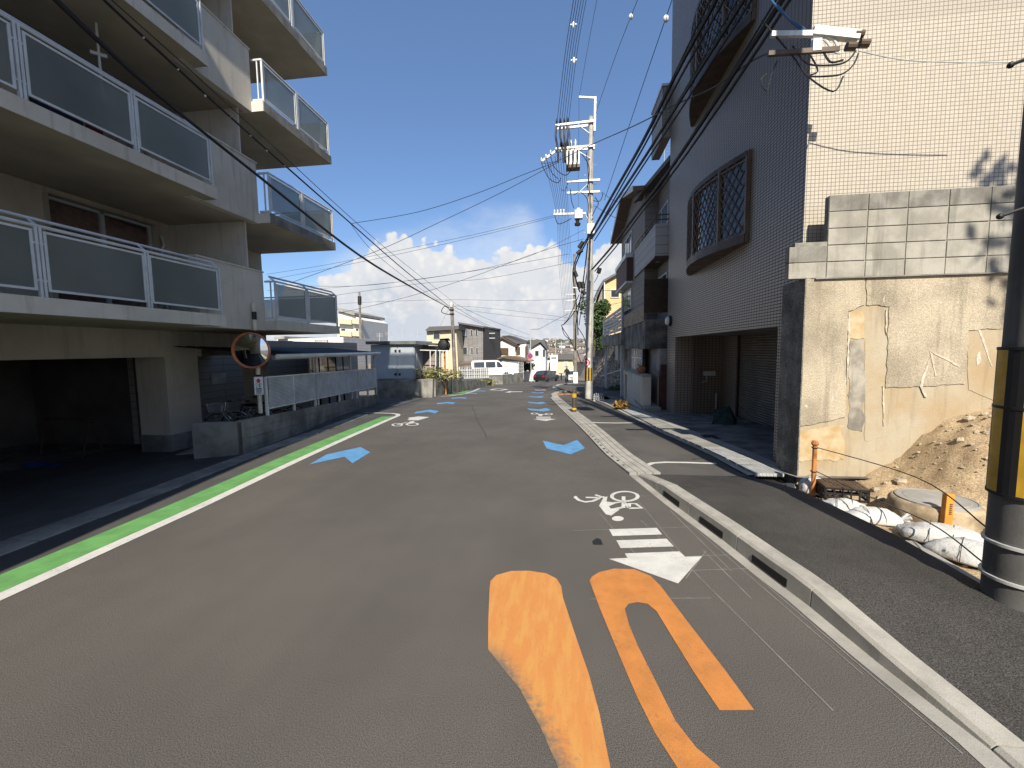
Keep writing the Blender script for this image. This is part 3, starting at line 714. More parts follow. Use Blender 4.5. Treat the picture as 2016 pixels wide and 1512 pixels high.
# conduit rack with cables on the corner belongs to the near pole's service drop: it is fixed to the building
CR = thing('cable_bracket', 'steel bracket with tangled service cables and brown insulators beside the tiled corner', 'bracket', (4.0, 6.1, 5.6))
def at(px, py, y=5.95): return PY(px, py, y)
MB().bar(at(1518, 68), at(1660, 66), .05, .06).bar(at(1600, 62), at(1690, 72), .09, .10).build('upper_arm', 'galv', CR)
MB().bar(at(1512, 106), at(1652, 97), .045, .055).build('lower_arm', 'brown_metal', CR)
for px, py in ((1690, 68), (1675, 92), (1701, 86)):
    MB().tube([at(px - 9, py), at(px + 9, py)], .05, 10).build('insulator', 'brown_metal', CR)
MB().obox(at(1607, 90), (.10, .06, .14)).build('junction_box', 'white_metal', CR)
mat('blue_wire', (.03, .11, .25), .5)
for L, r, mt in ((((1530, 10), (1560, 45), (1590, 66)), .012, 'blue_wire'), (((1510, -10), (1545, 30), (1585, 58)), .012, 'blue_wire'), (((1600, 72), (1625, 80), (1640, 100), (1655, 105)), .014, 'white_metal'), (((1610, 70), (1640, 78), (1650, 95)), .014, 'white_metal'),
                 (((1560, 90), (1590, 125), (1640, 128), (1668, 120), (1685, 100)), .011, 'cable'), (((1595, 108), (1610, 140), (1590, 150), (1650, 148), (1678, 130), (1690, 105)), .010, 'cable'), (((1500, 40), (1560, 110), (1590, 150), (1640, 180), (1660, 150)), .010, 'cable'),
                 (((1620, 100), (1635, 122), (1660, 118)), .012, 'cable'), (((1510, 145), (1498, 160), (1510, 178), (1518, 150), (1530, 120)), .009, 'cable'), (((1690, 100), (1780, 118), (1900, 123), (2016, 122)), .007, 'galv')):
    P = [at(*q) for q in L]
    sm = []
    for i in range(len(P) - 1):
        p0, p1, p2, p3 = P[max(0, i - 1)], P[i], P[i + 1], P[min(len(P) - 1, i + 2)]
        for k in range(5):
            q = k / 5; sm.append(.5 * ((2 * p1) + (p2 - p0) * q + (2 * p0 - 5 * p1 + 4 * p2 - p3) * q * q + (3 * p1 - p0 - 3 * p2 + p3) * q ** 3))
    sm.append(P[-1])
    MB().tube(sm, r, 6).build('service_wire', mt, CR)

# ------------------------------------------------------------------ retaining wall with block wall on top
mat('plaster', (.36, .31, .23), .92, .20, 1.1, .9, 55, streak=.5, speck=.22, speckscale=90)
mat('plaster_dark', (.20, .185, .16), .95, .3, 3, 1.0, 45, speck=.5, speckscale=80)
mat('bare_wall', (.31, .272, .205), .92, .25, 1.3, .35, 60, col2=(.32, .24, .14), streak=.4, speck=.1)
mat('patch_pale', (.40, .33, .215), .9, .15, 6, .3, 60, col2=(.36, .25, .12))
mat('patch_grey', (.29, .265, .22), .9, .3, 3, .3, 60, streak=.7)
YW = 6.30
RW = thing('retaining_wall', 'rough weathered plaster retaining wall beside the dug-out lot', 'wall', (5.5, YW, 0))
MB().box(3.335, 10, YW + .03, YW + .42, -.4, 2.854).build('wall_core', 'bare_wall', RW)
MB().box(3.318, 3.335, YW + .0, YW + .60, .05, 2.864).build('end_face', 'plaster_dark', RW)
def slab(name, pxs, th, mt, parent=RW, jag=0.012):
    P = []
    for i, p in enumerate(pxs):
        a = PY(*p, YW); b = PY(*pxs[(i + 1) % len(pxs)], YW); n = max(1, int((b - a).length / .035))
        for k in range(n):
            q = a.lerp(b, k / n); j = jag * .35; q = q + Vector((noise.noise((q.z * 6, q.x * 2, i)) * jag * 1.6, 0, noise.noise((q.x * 6, q.z * 2, i + 9)) * jag * 1.6)) if k else q
            P.append(Vector((max(3.335, q.x + random.uniform(-j, j)), YW + .028, q.z + random.uniform(-j, j))))
    return tri_fix(MB().prism(P, (0, -th, 0)).build(name, mt, parent))
PL = slab
PL('plaster_panel', [(1563, 548), (1706, 545), (1704, 600), (1672, 612), (1668, 700), (1666, 822), (1600, 836), (1565, 842)], .014, 'plaster', jag=.014)
PL('plaster_panel', [(1708, 544.5), (1999, 538), (2060, 536), (2060, 640), (1910, 650), (1903, 756), (1746, 764), (1753, 603), (1708, 600)], .011, 'plaster', jag=.012)
PL('plaster_panel', [(1570, 850), (1662, 838), (1664, 905), (1572, 908)], .006, 'patch_pale', jag=.03)
PL('plaster_panel', [(1674, 616), (1702, 613), (1704, 665), (1673, 668)], .006, 'patch_pale', jag=.02)
PL('grey_patch', [(1675, 672), (1702, 668), (1706, 740), (1700, 850), (1672, 840)], .004, 'patch_grey', jag=.03)
PL('grey_patch', [(1706, 668), (1735, 664), (1740, 760), (1742, 860), (1706, 870)], .0025, 'bare_wall', jag=.012)
PL('rust_patch', [(1908, 652), (2050, 645), (2050, 780), (1960, 790), (1910, 768)], .004, 'bare_wall')
mat('white_splash', (.47, .42, .34), .85, .2, 20)
for i, L in enumerate((((1672, 615), (1675, 615), (1673, 700), (1669, 760), (1668, 760)), ((1746, 610), (1748, 610), (1747, 660), (1745, 650)), ((1739, 760), (1742, 765), (1743, 800), (1741, 840), (1740, 800)), ((1832, 692), (1838, 693), (1892, 720), (1890, 723)), ((1832, 692), (1836, 695), (1846, 740), (1843, 742)), ((1834, 700), (1818, 740), (1812, 760), (1822, 782), (1827, 782), (1818, 760), (1823, 740)), ((1928, 648), (1934, 650), (1958, 722), (1954, 720)), ((1925, 700), (1932, 690), (1936, 710), (1926, 720)), ((1568, 660), (1574, 668), (1570, 690), (1566, 690)), ((1640, 773), (1642, 773), (1642, 787), (1640, 787)), ((1584, 800), (1590, 797), (1592, 803), (1587, 803)), ((1740, 590), (1744, 578), (1742, 600)))):
    PL('paint_splash', list(L), .017 if i > 2 and i < 6 else .015 if i not in (6, 7) else .008, 'white_splash', jag=.008)
MB().box(3.44, 10, YW - .02, YW + .02, 2.849, 2.864).build('ledge', 'joint', RW)
BW = thing('block_wall', 'stepped grey concrete block wall on top of the plaster retaining wall', 'wall', (5.5, YW + .2, 2.8))
MB().box(3.60, 10, YW + .045, YW + .13, 2.864, 3.965).build('wall_core', 'joint', BW); MB().box(3.19, 3.60, YW + .045, YW + .13, 2.864, 3.36).build('wall_core', 'joint', BW)
bw_, bh_ = .487, (3.976 - 2.864) / 5
blk = None
for r in range(5):
    for c in range(15):
        x = 3.177 + .42 + bw_ * (c - 1)
        if r >= 2 and c == 0: continue
        j = random.uniform(-.003, .003)
        if blk is None:
            blk = MB().box(-bw_ / 2 + .006, bw_ / 2 - .006, -.055, .055, -bh_ / 2 + .0055, bh_ / 2 - .0055).build('block', 'block', loc=(0, 0, 0), bevel=.005); pr_ = blk
            blk.parent = BW; o = blk
        else: o = share(pr_, 'block', BW)
        if r == 4 or (r == 1 and c == 0): o.material_slots[0].link = 'OBJECT'; o.material_slots[0].material = MT['block_stained']
        o.location = Vector((x + bw_ / 2, YW + .088 + j, 2.864 + bh_ * (r + .5))) - ORG[BW.name]
# low dark post foot at the pillar
MB().box(3.31, 3.6, YW + .06, YW + .45, -.2, .048).build('wall_foot', 'concrete_dark', RW)

# ------------------------------------------------------------------ dug-out lot
prof = [(PY(*p, YW).x, PY(*p, YW).z) for p in ((1565, 972), (1640, 958), (1700, 942), (1754, 915), (1797, 876), (1817, 852), (1897, 816), (1976, 796))] + [(6.8, 1.45), (9.5, 1.9)]
def lot_z(x, y):
    pz = prof[0][1]
    for (x0, z0), (x1, z1) in zip(prof, prof[1:]):
        if x0 <= x <= x1: pz = z0 + (z1 - z0) * (x - x0) / (x1 - x0)
    if x > prof[-1][0]: pz = prof[-1][1]
    k = max(0., min(1., (y - 4.3) / 1.5)); k = k * k * (3 - 2 * k)
    k2 = max(0., min(1., (x - 4.6) / 1.8)) * .75
    k = max(k, k2)
    n = noise.fractal((x * 1.7, y * 1.7, 3), .9, 2.1, 5) * .05 + noise.fractal((x * 7, y * 7, 9), .8, 2.2, 4) * .03
    base = .02 - .12 * max(0., min(1., (y - 4.6) / 1.6))
    return base + (max(0, pz - base)) * k + n * (0.35 + .9 * k)
ex = lambda y: lerp_tab(OUT, y)
rows = []
for y in frange(2.6, YW + .04, .05):
    rows.append([(ex(y) + .03 + (9.5 - ex(y)) * (k / 110) ** 1.25, y, lot_z(ex(y) + .03 + (9.5 - ex(y)) * (k / 110) ** 1.25, y) - (.03 if k == 0 else 0)) for k in range(111)])
tag(sheet('bare_soil', rows, 'dirt', loc=(0, 0, 0)), kind='structure')
st = MB(); rs = random.Random(3)
def rock(m, c, r, rs):
    n0 = len(m.v); m.ball((0, 0, 0), 1, 6, 4)
    rx, ry, rz = r * rs.uniform(.7, 1.4), r * rs.uniform(.7, 1.3), r * rs.uniform(.45, .9); a = rs.uniform(0, 6); ca, sa = math.cos(a), math.sin(a)
    for i in range(n0, len(m.v)):
        p = m.v[i]; f = rs.uniform(.75, 1.2); x, y, z = p.x * rx * f, p.y * ry * f, p.z * rz * f
        m.v[i] = Vector((x * ca - y * sa, x * sa + y * ca, z)) + Vector(c)
for i in range(1500):
    x = rs.uniform(3.1, 7.2); y = rs.uniform(3.0, 6.28)
    if rs.random() > .35 + .65 * min(1, max(0, (lot_z(x, y) - .15) * 2)): continue
    r = rs.choice((.010, .013, .016, .022, .03)) * rs.uniform(.7, 1.2)
    if rs.random() < .03: r = .055
    rock(st, (x, y, lot_z(x, y) + r * .1), r, rs)
tag(st.build('rubble', 'stone', smooth=False), 'loose stones and clods strewn over the bare soil', 'rubble', kind='stuff')
# concrete edging strip of the lot
ED = MB(); e0, e1 = G(1748, 1062, .06), G(1960, 1196, .06)
d = (e1 - e0); d.z = 0; d.normalize(); nr = Vector((-d.y, d.x, 0))
if nr.x < 0: nr = -nr
ED.prism([Vector((p.x, p.y, -.05)) for p in (e0, e1 + d * .6, e1 + d * .6 + nr * .22, e0 + nr * .22)], (0, 0, .115))
tag(ED.build('edging_strip', 'concrete', bevel=.01), 'flat concrete edging strip between footway and sandbags', 'kerb')
# broken edge lumps
for i, (px, py, r) in enumerate(((1590, 988, .05), (1560, 972, .09), (1545, 958, .07), (1640, 1010, .05), (1690, 1040, .06), (1725, 1052, .05))):
    m = MB(); p = G(px, py, .1); rock(m, (p.x + .06, p.y, .09), r, rs)
    for _ in range(2): rock(m, (p.x + .06 + rs.uniform(-.06, .06), p.y + rs.uniform(-.06, .06), .11), r * .6, rs)
    tag(m.build('rubble_lump', 'stone'), 'broken lump of concrete at the ragged footway edge', 'rubble', 'broken lumps along the footway edge')
# inspection chamber ring
c = G(1846, 1022, .02); c = Vector((c.x + .05, c.y + .1, .0))
IC = thing('inspection_chamber', 'round concrete chamber ring with flat lid standing in the soil', 'manhole', c)
mm = MB().lathe(c, [(.40, -.05), (.41, .05), (.40, .17), (.375, .20), (.36, .205)], 28); 
for i, v in enumerate(mm.v):
    v.x += noise.noise(v * 6) * .02; v.y += noise.noise(v * 6 + Vector((5, 5, 5))) * .02
mm.build('ring', 'concrete_old', IC, smooth=True)
mat('stained_ring', (.36, .28, .18), .9, .3, 5, .5, 40)
IC.children[0].data.materials[0] = MT['stained_ring']
MB().lathe(c + Vector((0, 0, .19)), [(.345, 0), (.345, .03), (.325, .035), (.32, .028), (.28, .028), (.27, .033), (.001, .034)], 28).build('lid', 'concrete', IC)
# upturned black crate
p = G(1660, 985, .0); cc = Vector((p.x + .05, p.y + .12, .0))
CRT = thing('crate', 'dark brown plastic crate lying upside down between the sandbags', 'crate', cc)
Mr = Matrix.Rotation(R(-12), 3, 'Z')
def bx_(m, c, s): m.obox(cc + Mr @ Vector(c), s, Mr)
m = MB(); bx_(m, (0, 0, .165), (.46, .32, .012))
for k in range(9): bx_(m, (-.2 + k * .05, 0, .174), (.012, .30, .008))
for k in range(6): bx_(m, (0, -.14 + k * .056, .175), (.44, .012, .006))
m.build('crate_bottom', 'brown_metal', CRT)
for s, nm in ((((0, -.16, .08), (.46, .012, .16)), 0), (((0, .16, .08), (.46, .012, .16)), 0), (((-.23, 0, .08), (.012, .32, .16)), 0), (((.23, 0, .08), (.012, .32, .16)), 0)):
    m = MB(); (cx_, cy_, cz_), (sx, sy, sz) = s
    bx_(m, (cx_, cy_, .15), (sx, sy, .025)); bx_(m, (cx_, cy_, .015), (sx, sy, .03)); bx_(m, (cx_, cy_, .09), (sx * .99, sy * .6, .02))
    for k in range(6):
        f = -.5 + k / 5
        bx_(m, (cx_ + (f * (sx - .02) if sx > .1 else 0), cy_ + (f * (sy - .02) if sy > .1 else 0), .08), (.018 if sx > .1 else sx, .018 if sy > .1 else sy, .15))
    m.build('crate_side', 'black', CRT)
# sandbags
def sandbag(c, L, Wd, Ht, rz, label, seed):
    T = thing('sandbag', label, 'sandbag', c, 'white sandbags along the lot edge'); m = MB(); nu, nv = 44, 20; M = Matrix.Rotation(rz, 3, 'Z')
    def P(a, b):
        x = math.copysign(abs(math.cos(a)) ** .55, math.cos(a)) * math.cos(b) ** .8; y = math.copysign(abs(math.sin(a)) ** .6, math.sin(a)) * math.cos(b) ** .8; z = math.sin(b)
        z = z * (.75 if z > 0 else .25)
        pin = 1 - .45 * max(0, abs(x) - .55)
        v = Vector((x * L / 2, y * Wd / 2 * pin, (z * (1 - .35 * x * x)) * Ht + Ht * .2))
        w = noise.noise((v.x * 5 + seed, v.y * 7, v.z * 5)) * .045 + noise.noise((v.x * 26 + seed, v.y * 9, v.z * 14)) * .022 + noise.noise((v.x * 12, v.y * 45 + seed, v.z * 30)) * .012
        return v * (1 + w * 3)
    vs = []
    for j in range(nv + 1):
        b = -math.pi / 2 + math.pi * j / nv * .999 + .0005
        for i in range(nu): vs.append(Vector(c) + M @ P(2 * math.pi * i / nu, b))
    m.v = vs; m.f = [[j * nu + i, j * nu + (i + 1) % nu, (j + 1) * nu + (i + 1) % nu, (j + 1) * nu + i] for j in range(nv) for i in range(nu)]
    m.f.append([nv * nu + i for i in range(nu)])
    m.build('bag', 'sack', T, smooth=True)
    nk = MB()
    for k in range(5):
        a = k * 1.25; nk.tube([Vector(c) + M @ Vector((L * .44, .01 * math.sin(a), Ht * .3)), Vector(c) + M @ Vector((L * .56, .05 * math.sin(a), Ht * .35 + .045 * math.cos(a) + .03))], .012, 5, .02)
    nk.build('tied_neck', 'sack', T, smooth=True)
    sr = MB()
    for off in (-.14, .1):
        b_ = [Vector(c) + M @ (P(R(90), R(q)) + Vector((off * L, 0, .004))) for q in range(-10, 91, 15)] + [Vector(c) + M @ (P(R(-90), R(q)) + Vector((off * L, 0, .004))) for q in range(75, -20, -15)]
        sr.tube(b_, .003, 4)
    sr.build('tie_string', 'rope', T)
    return T
def gp(px, py, z=.0): return PZ(px, py, z)
sandbag(gp(1600, 972, -.08), .34, .30, .26, R(80), 'upright white sandbag leaning against the foot of the plaster wall', 1)
sandbag(gp(1664, 1012, -.02), .58, .34, .17, R(-30), 'white sandbag lying against the dark crate', 2)
sandbag(gp(1718, 1026, .0), .56, .32, .15, R(-12), 'white sandbag in front of the round chamber ring', 5)
sandbag(gp(1856, 1070, .03), .66, .40, .19, R(-40), 'bulging white sandbag below the orange marker post', 8)
sandbag(gp(1922, 1106, .03), .62, .38, .19, R(-44), 'white sandbag lying at the foot of the striped pole', 11)
# posts and ropes
p0 = gp(1600, 977, -.06); 
T = thing('wooden_post', 'slim rust-orange post with ropes tied round it by the plaster wall', 'post', p0)
MB().tube([p0 + Vector((0, 0, -.1)), p0 + Vector((.0, 0, .70))], .028, 8).build('shaft', 'rust_orange', T)
MB().lathe(p0 + Vector((0, 0, .69)), [(.035, 0), (.045, .02), (.035, .06), (.01, .07)], 10).build('cap', 'rust_orange', T)
for z in (.66, .34): MB().tube([p0 + Vector((.035 * math.cos(a), .035 * math.sin(a), z)) for a in [k * .785 for k in range(8)]], .008, 5, closed=True).build('rope_knot', 'rope', T)
q = gp(1860, 1046, .0); q2 = PY(1868, 972, q.y + .02)
T = thing('marker_post', 'leaning bright orange marker post with small dark lettering', 'post', q)
MB().bar(q - Vector((0, 0, .1)), q2, .075, .06, (0, 1, 0)).build('shaft', 'orange_post', T, bevel=.006)
m = MB(); ax = (q2 - q)
for k in range(6):
    c0_ = q + ax * (.5 + k * .05) + Vector((.006, -.034, 0)); m.box(c0_.x - .012, c0_.x + .012, c0_.y - .003, c0_.y, c0_.z - .006, c0_.z + .004)
m.build('lettering', 'brown_metal', T)
def catl(P, n=6):
    P = [Vector(p) for p in P]; sm = []
    for i in range(len(P) - 1):
        a, b, c, d = P[max(0, i - 1)], P[i], P[i + 1], P[min(len(P) - 1, i + 2)]
        for k in range(n):
            q = k / n; sm.append(.5 * ((2 * b) + (c - a) * q + (2 * a - 5 * b + 4 * c - d) * q * q + (3 * b - a - 3 * c + d) * q ** 3))
    return sm + [P[-1]]
tag(MB().tube(catl([p0 + Vector((.03, 0, .66)), PY(1805, 940, 4.6), Vector((3.07, 3.36, .60))]), .006, 5).build('rope', 'rope'), 'upper dark rope strung from the slim post to the striped pole', 'rope')
tag(MB().tube(catl([p0 + Vector((.03, 0, .34)), PY(1708, 976, 4.8), PY(1833, 1031, 4.2), Vector((3.07, 3.36, .33))]), .006, 5).build('rope', 'rope'), 'lower dark rope strung from the slim post over the sandbags', 'rope')
# green folded net tent on the garage apron
a = G(1402, 836, .04); b_ = G(1446, 838, .04)
tz = zs(9) + .04
T = thing('net_tent', 'small collapsed dark green net tent on the garage apron', 'tent', (a + b_) / 2)
mat('green_net', (.018, .045, .036), .7, .3, 9)
A_ = Vector((a.x, a.y, a.z)); B_ = Vector((b_.x, b_.y, b_.z)); C_ = B_ + Vector((.35, .75, 0)); D_ = A_ + Vector((.2, .7, 0)); Tp = PY(1436, 800, (a.y + b_.y) / 2 + .3); Tq = PY(1408, 806, a.y + .3)
MB().poly([A_, B_, Tp, Tq]).poly([B_, C_, Tp]).poly([C_, D_, Tq, Tp]).poly([D_, A_, Tq]).build('net', 'green_net', T)
m = MB()
for u, v in ((A_, Tp), (B_, Tp), (B_, Tq), (C_, Tp), (A_, Tq), (Tp, Tq)): m.tube([u, v], .008, 5)
m.build('tent_pole', 'black', T)
# square drain cover on the apron
p = G(1400, 862, .04); tag(MB().box(p.x - .15, p.x + .15, p.y - .25, p.y + .25, p.z - .01, p.z + .012).build('drain_cover', 'black'), 'dark rectangular drain cover set in the garage apron', 'drain cover')
# ------------------------------------------------------------------ apartment building on the left
XM, XF, XW, YN, YF = -8.79, -6.47, -6.74, -2.2, 11.5
mat('stucco', (.47, .43, .35), .9, .12, .7, .35, 120, streak=.35, speck=.07)
mat('stucco_white', (.56, .525, .45), .9, .10, .9, .35, 130, streak=.45, speck=.07)
mat('soffit', (.43, .385, .30), .9, .10, 1.2, .3, 120, speck=.08)
mat('curtain', (.34, .17, .15), .9, .2, 12)
mat('curtain_pale', (.42, .40, .37), .9, .12, 12)
mat('alu', (.52, .54, .54), .45, .07, 5, metal=.3)
mat('rail_white', (.55, .575, .585), .45, .07, 4)
fg = bpy.data.materials.new('frosted_glass'); fg.use_nodes = True; MT['frosted_glass'] = fg
tn = NT(fg.node_tree); fg.node_tree.nodes.clear(); po = tn.n('NewGeometry').outputs['Position']
ff = tn.noise(po, 1.1, 5, .6); fc = tn.mix(tn.sstep(ff, .3, .7), (.25, .275, .245), (.36, .385, .345))
d1 = tn.n('BsdfDiffuse'); tn.put(d1.inputs[0], fc); d2 = tn.n('BsdfTranslucent'); tn.put(d2.inputs[0], tn.mix(.9, fc, (.78, .84, .86)))
d3 = tn.n('BsdfGlossy'); d3.inputs['Roughness'].default_value = .28; tn.put(d3.inputs[0], (.9, .9, .9))
x1 = tn.n('MixShader'); x1.inputs[0].default_value = .55; tn.put(x1.inputs[1], d1.outputs[0]); tn.put(x1.inputs[2], d2.outputs[0])
x2 = tn.n('MixShader'); x2.inputs[0].default_value = .07; tn.put(x2.inputs[1], x1.outputs[0]); tn.put(x2.inputs[2], d3.outputs[0])
tr = tn.n('BsdfTransparent'); tn.put(tr.inputs[0], (.75, .8, .82)); x3 = tn.n('MixShader'); x3.inputs[0].default_value = .42; tn.put(x3.inputs[1], x2.outputs[0]); tn.put(x3.inputs[2], tr.outputs[0])
oo = tn.n('OutputMaterial'); tn.put(oo.inputs[0], x3.outputs[0])
mat('garage_wall', (.10, .095, .085), .9, .2, 1)  # coloured dark to imitate deep shade inside the garage
cgm = bpy.data.materials.new('clear_glass'); cgm.use_nodes = True; MT['clear_glass'] = cgm; tn = NT(cgm.node_tree); cgm.node_tree.nodes.clear()
q1 = tn.n('BsdfTransparent'); tn.put(q1.inputs[0], (.82, .85, .85)); q2 = tn.n('BsdfGlossy'); q2.inputs['Roughness'].default_value = .04; q3 = tn.n('MixShader'); tn.put(q3.inputs[0], tn.lin(tn.noise(tn.n('NewGeometry').outputs['Position'], .8, 3), .3, .7, .08, .16)); tn.put(q3.inputs[1], q1.outputs[0]); tn.put(q3.inputs[2], q2.outputs[0]); q4 = tn.n('OutputMaterial'); tn.put(q4.inputs[0], q3.outputs[0])
A = thing('apartment_building', 'grey stuccoed apartment block with frosted glass balconies over an open garage', 'building', (XM - 4, 4, 0))
TOPS = [2.68, 5.05, 7.42, 9.78, 12.1]
TH = .20
wins = [((6.30, 8.22, 2.76, 4.72)), ((6.30, 8.20, 5.2, 7.45)), ((6.3, 8.2, 7.55, 9.4)), ((2.2, 4.4, 2.76, 4.72)), ((2.2, 4.4, 5.2, 7.2)), ((2.2, 4.4, 7.55, 9.4))]
ztop = 13.2
MB().wall((XM, YF, 1.90), (0, -(YF + 8), 0), (0, 0, ztop - 1.9), [(YF - y1, YF - y0, z0 - 1.9, z1 - 1.9) for y0, y1, z0, z1 in wins] + [(-1, YF - 9.09, -1, .18)], .12).build('street_wall', 'stucco', A)
MB().box(XM - 11, XM - .13, YF - .18, YF, 1.9, ztop).build('end_wall', 'stucco', A)
MB().box(XM - 11, XM - .001, -8, YF - .19, 2.52, 2.66).build('first_floor_slab', 'soffit', A)
MB().box(XM - 11, XM + .3, -8, YF + .3, ztop, ztop + .3).build('roof', 'concrete', A)
MB().box(XM - 11, XM - 10.8, -8, YF, -.3, ztop).build('back_wall', 'stucco', A)
MB().box(XM - .5, XM - .001, -8, 8.25, 1.90, 2.52).build('garage_beam', 'stucco', A)
zg = zl(-9, 8.5) - .05
pl = MB().box(XM - .75, XM - .0, 8.25, 9.09, zg, 1.899).build('pillar', 'stucco', A)
MB().box(XM - .765, XM + .015, 8.235, 9.105, zg, .14).build('pillar_plinth', 'concrete_old', pl, bevel=.006)
MB().box(XM - .5, XM - .01, 11.1, YF, -.3, 2.08).build('pillar', 'stucco', A)
for yy_ in (2.2,): MB().box(XM - 1.1, XM - .35, yy_, yy_ + .7, -.4, 2.5).build('pillar', 'stucco', A)
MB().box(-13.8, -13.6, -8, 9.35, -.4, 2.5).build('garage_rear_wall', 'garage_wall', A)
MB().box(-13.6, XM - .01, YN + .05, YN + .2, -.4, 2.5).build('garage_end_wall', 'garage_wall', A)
# wall of the bicycle room, in large panels
tilemat('panel_wall', 'y', (.36, .345, .31), (.33, .315, .285), (.16, .15, .14), (.91, .2), .008, .85, bump=.4)
MB().box(-10.75, -10.6, 9.1, 20.5, -.7, 2.4).build('bicycle_room_wall', 'panel_wall', A)
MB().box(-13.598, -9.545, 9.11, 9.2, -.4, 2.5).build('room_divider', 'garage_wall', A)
mat('notice', (.55, .54, .5), .6)
pn = PX(430, 745, -10.6); MB().box(-10.6, -10.585, pn.y - .28, pn.y + .28, pn.z - .16, pn.z + .16).build('notice_plate', 'notice', A)
# windows
for k, (y0, y1, z0, z1) in enumerate(wins):
    w = MB()
    for a, b in ((y0, y0 + .05), (y1 - .05, y1), ((y0 + y1) / 2 - .03, (y0 + y1) / 2 + .03)): w.box(XM - .10, XM - .03, a, b, z0, z1)
    w.box(XM - .10, XM - .03, y0 + .05, y1 - .05, z1 - .05, z1); w.box(XM - .10, XM - .03, y0 + .05, y1 - .05, z0, z0 + .05)
    wo_ = w.build('window', 'alu', A)
    gl = MB().box(XM - .075, XM - .07, y0 + .05, (y0 + y1) / 2 - .03, z0 + .05, z1 - .05).build('pane', 'clear_glass', wo_); MB().box(XM - .065, XM - .06, (y0 + y1) / 2 + .03, y1 - .05, z0 + .05, z1 - .05).build('pane', 'clear_glass' if 'clear_glass' in MT else 'window_glass', wo_)
    cu = MB(); n = 60
    for i in range(n):
        a, b = y0 + (y1 - y0) * i / n, y0 + (y1 - y0) * (i + 1) / n
        fa, fb = .02 * math.sin(i * 1.3) + .012 * math.sin(i * .5), .02 * math.sin((i + 1) * 1.3) + .012 * math.sin((i + 1) * .5)
        sag = 0 if i < n / 2 else .12 * ((i - n / 2) / (n / 2)) ** 2
        cu.poly([(XM - .045 + fa * .4, a, z0), (XM - .045 + fb * .4, b, z0), (XM - .045 + fb * .4, b, z1 - .06 - sag), (XM - .045 + fa * .4, a, z1 - .06 - sag)][::-1])
    for v in cu.v: v.x -= .0
    cuo = cu.build('curtain', 'curtain' if k in (0, 3) else 'curtain_pale', wo_)
    cuo.location.x = -.07
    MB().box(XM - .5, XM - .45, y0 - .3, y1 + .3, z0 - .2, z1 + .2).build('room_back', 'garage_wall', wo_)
# slabs, wing parapets and balustrades, floor by floor
PY_L = [(-1.2, .30), (.42, 1.9), (2.0, 3.2), (3.3, 4.49), (4.63, 5.87), (5.98, 7.27)]
PY_R = [(8.93, 9.99), (10.14, 11.40)]
def balustrade(z, spans, x, par, fancy, y_end_strut=True):
    o = MB()
    zt = z + .86
    for i, (a, b) in enumerate(spans):
        fr = MB()
        for yy_ in (a, b): fr.box(x - .04, x - .012, yy_ - .016, yy_ + .016, z + .09, z + .84)
        fr.box(x - .04, x - .012, a + .016, b - .016, z + .81, z + .84); fr.box(x - .04, x - .012, a + .016, b - .016, z + .09, z + .12)
        fo = fr.build('panel_frame', 'rail_white', par)
        MB().box(x - .030, x - .022, a + .016, b - .016, z + .12, z + .81).build('glass_panel', 'frosted_glass', fo)
    rl = MB()
    ya, yb = spans[0][0] - .05, spans[-1][1] + .05
    rl.tube([(x - .026, ya, zt + .03), (x - .026, yb, zt + .03)], .022, 8)
    posts = [ya] + [(spans[i][1] + spans[i + 1][0]) / 2 for i in range(len(spans) - 1)] + [yb]
    for k, p in enumerate(posts):
        ends = k in (0, len(posts) - 1)
        for dy in ((0,) if ends else (-.022, .022)): rl.box(x - .045, x - .005, p + dy - .014, p + dy + .014, z, zt + .03)
        for zz in (z + .22, z + .68):
            if not ends: rl.box(x - .035, x - .015, spans[k - 1][1], spans[k][0], zz - .012, zz + .012)
        if fancy: rl.tube([(x - .026, p, zt + .03), (x - .16, p, zt + .14)], .017, 6)
    if fancy: rl.tube([(x - .16, ya, zt + .14), (x - .16, yb, zt + .14)], .022, 8)
    return rl.build('railing', 'rail_white', par)
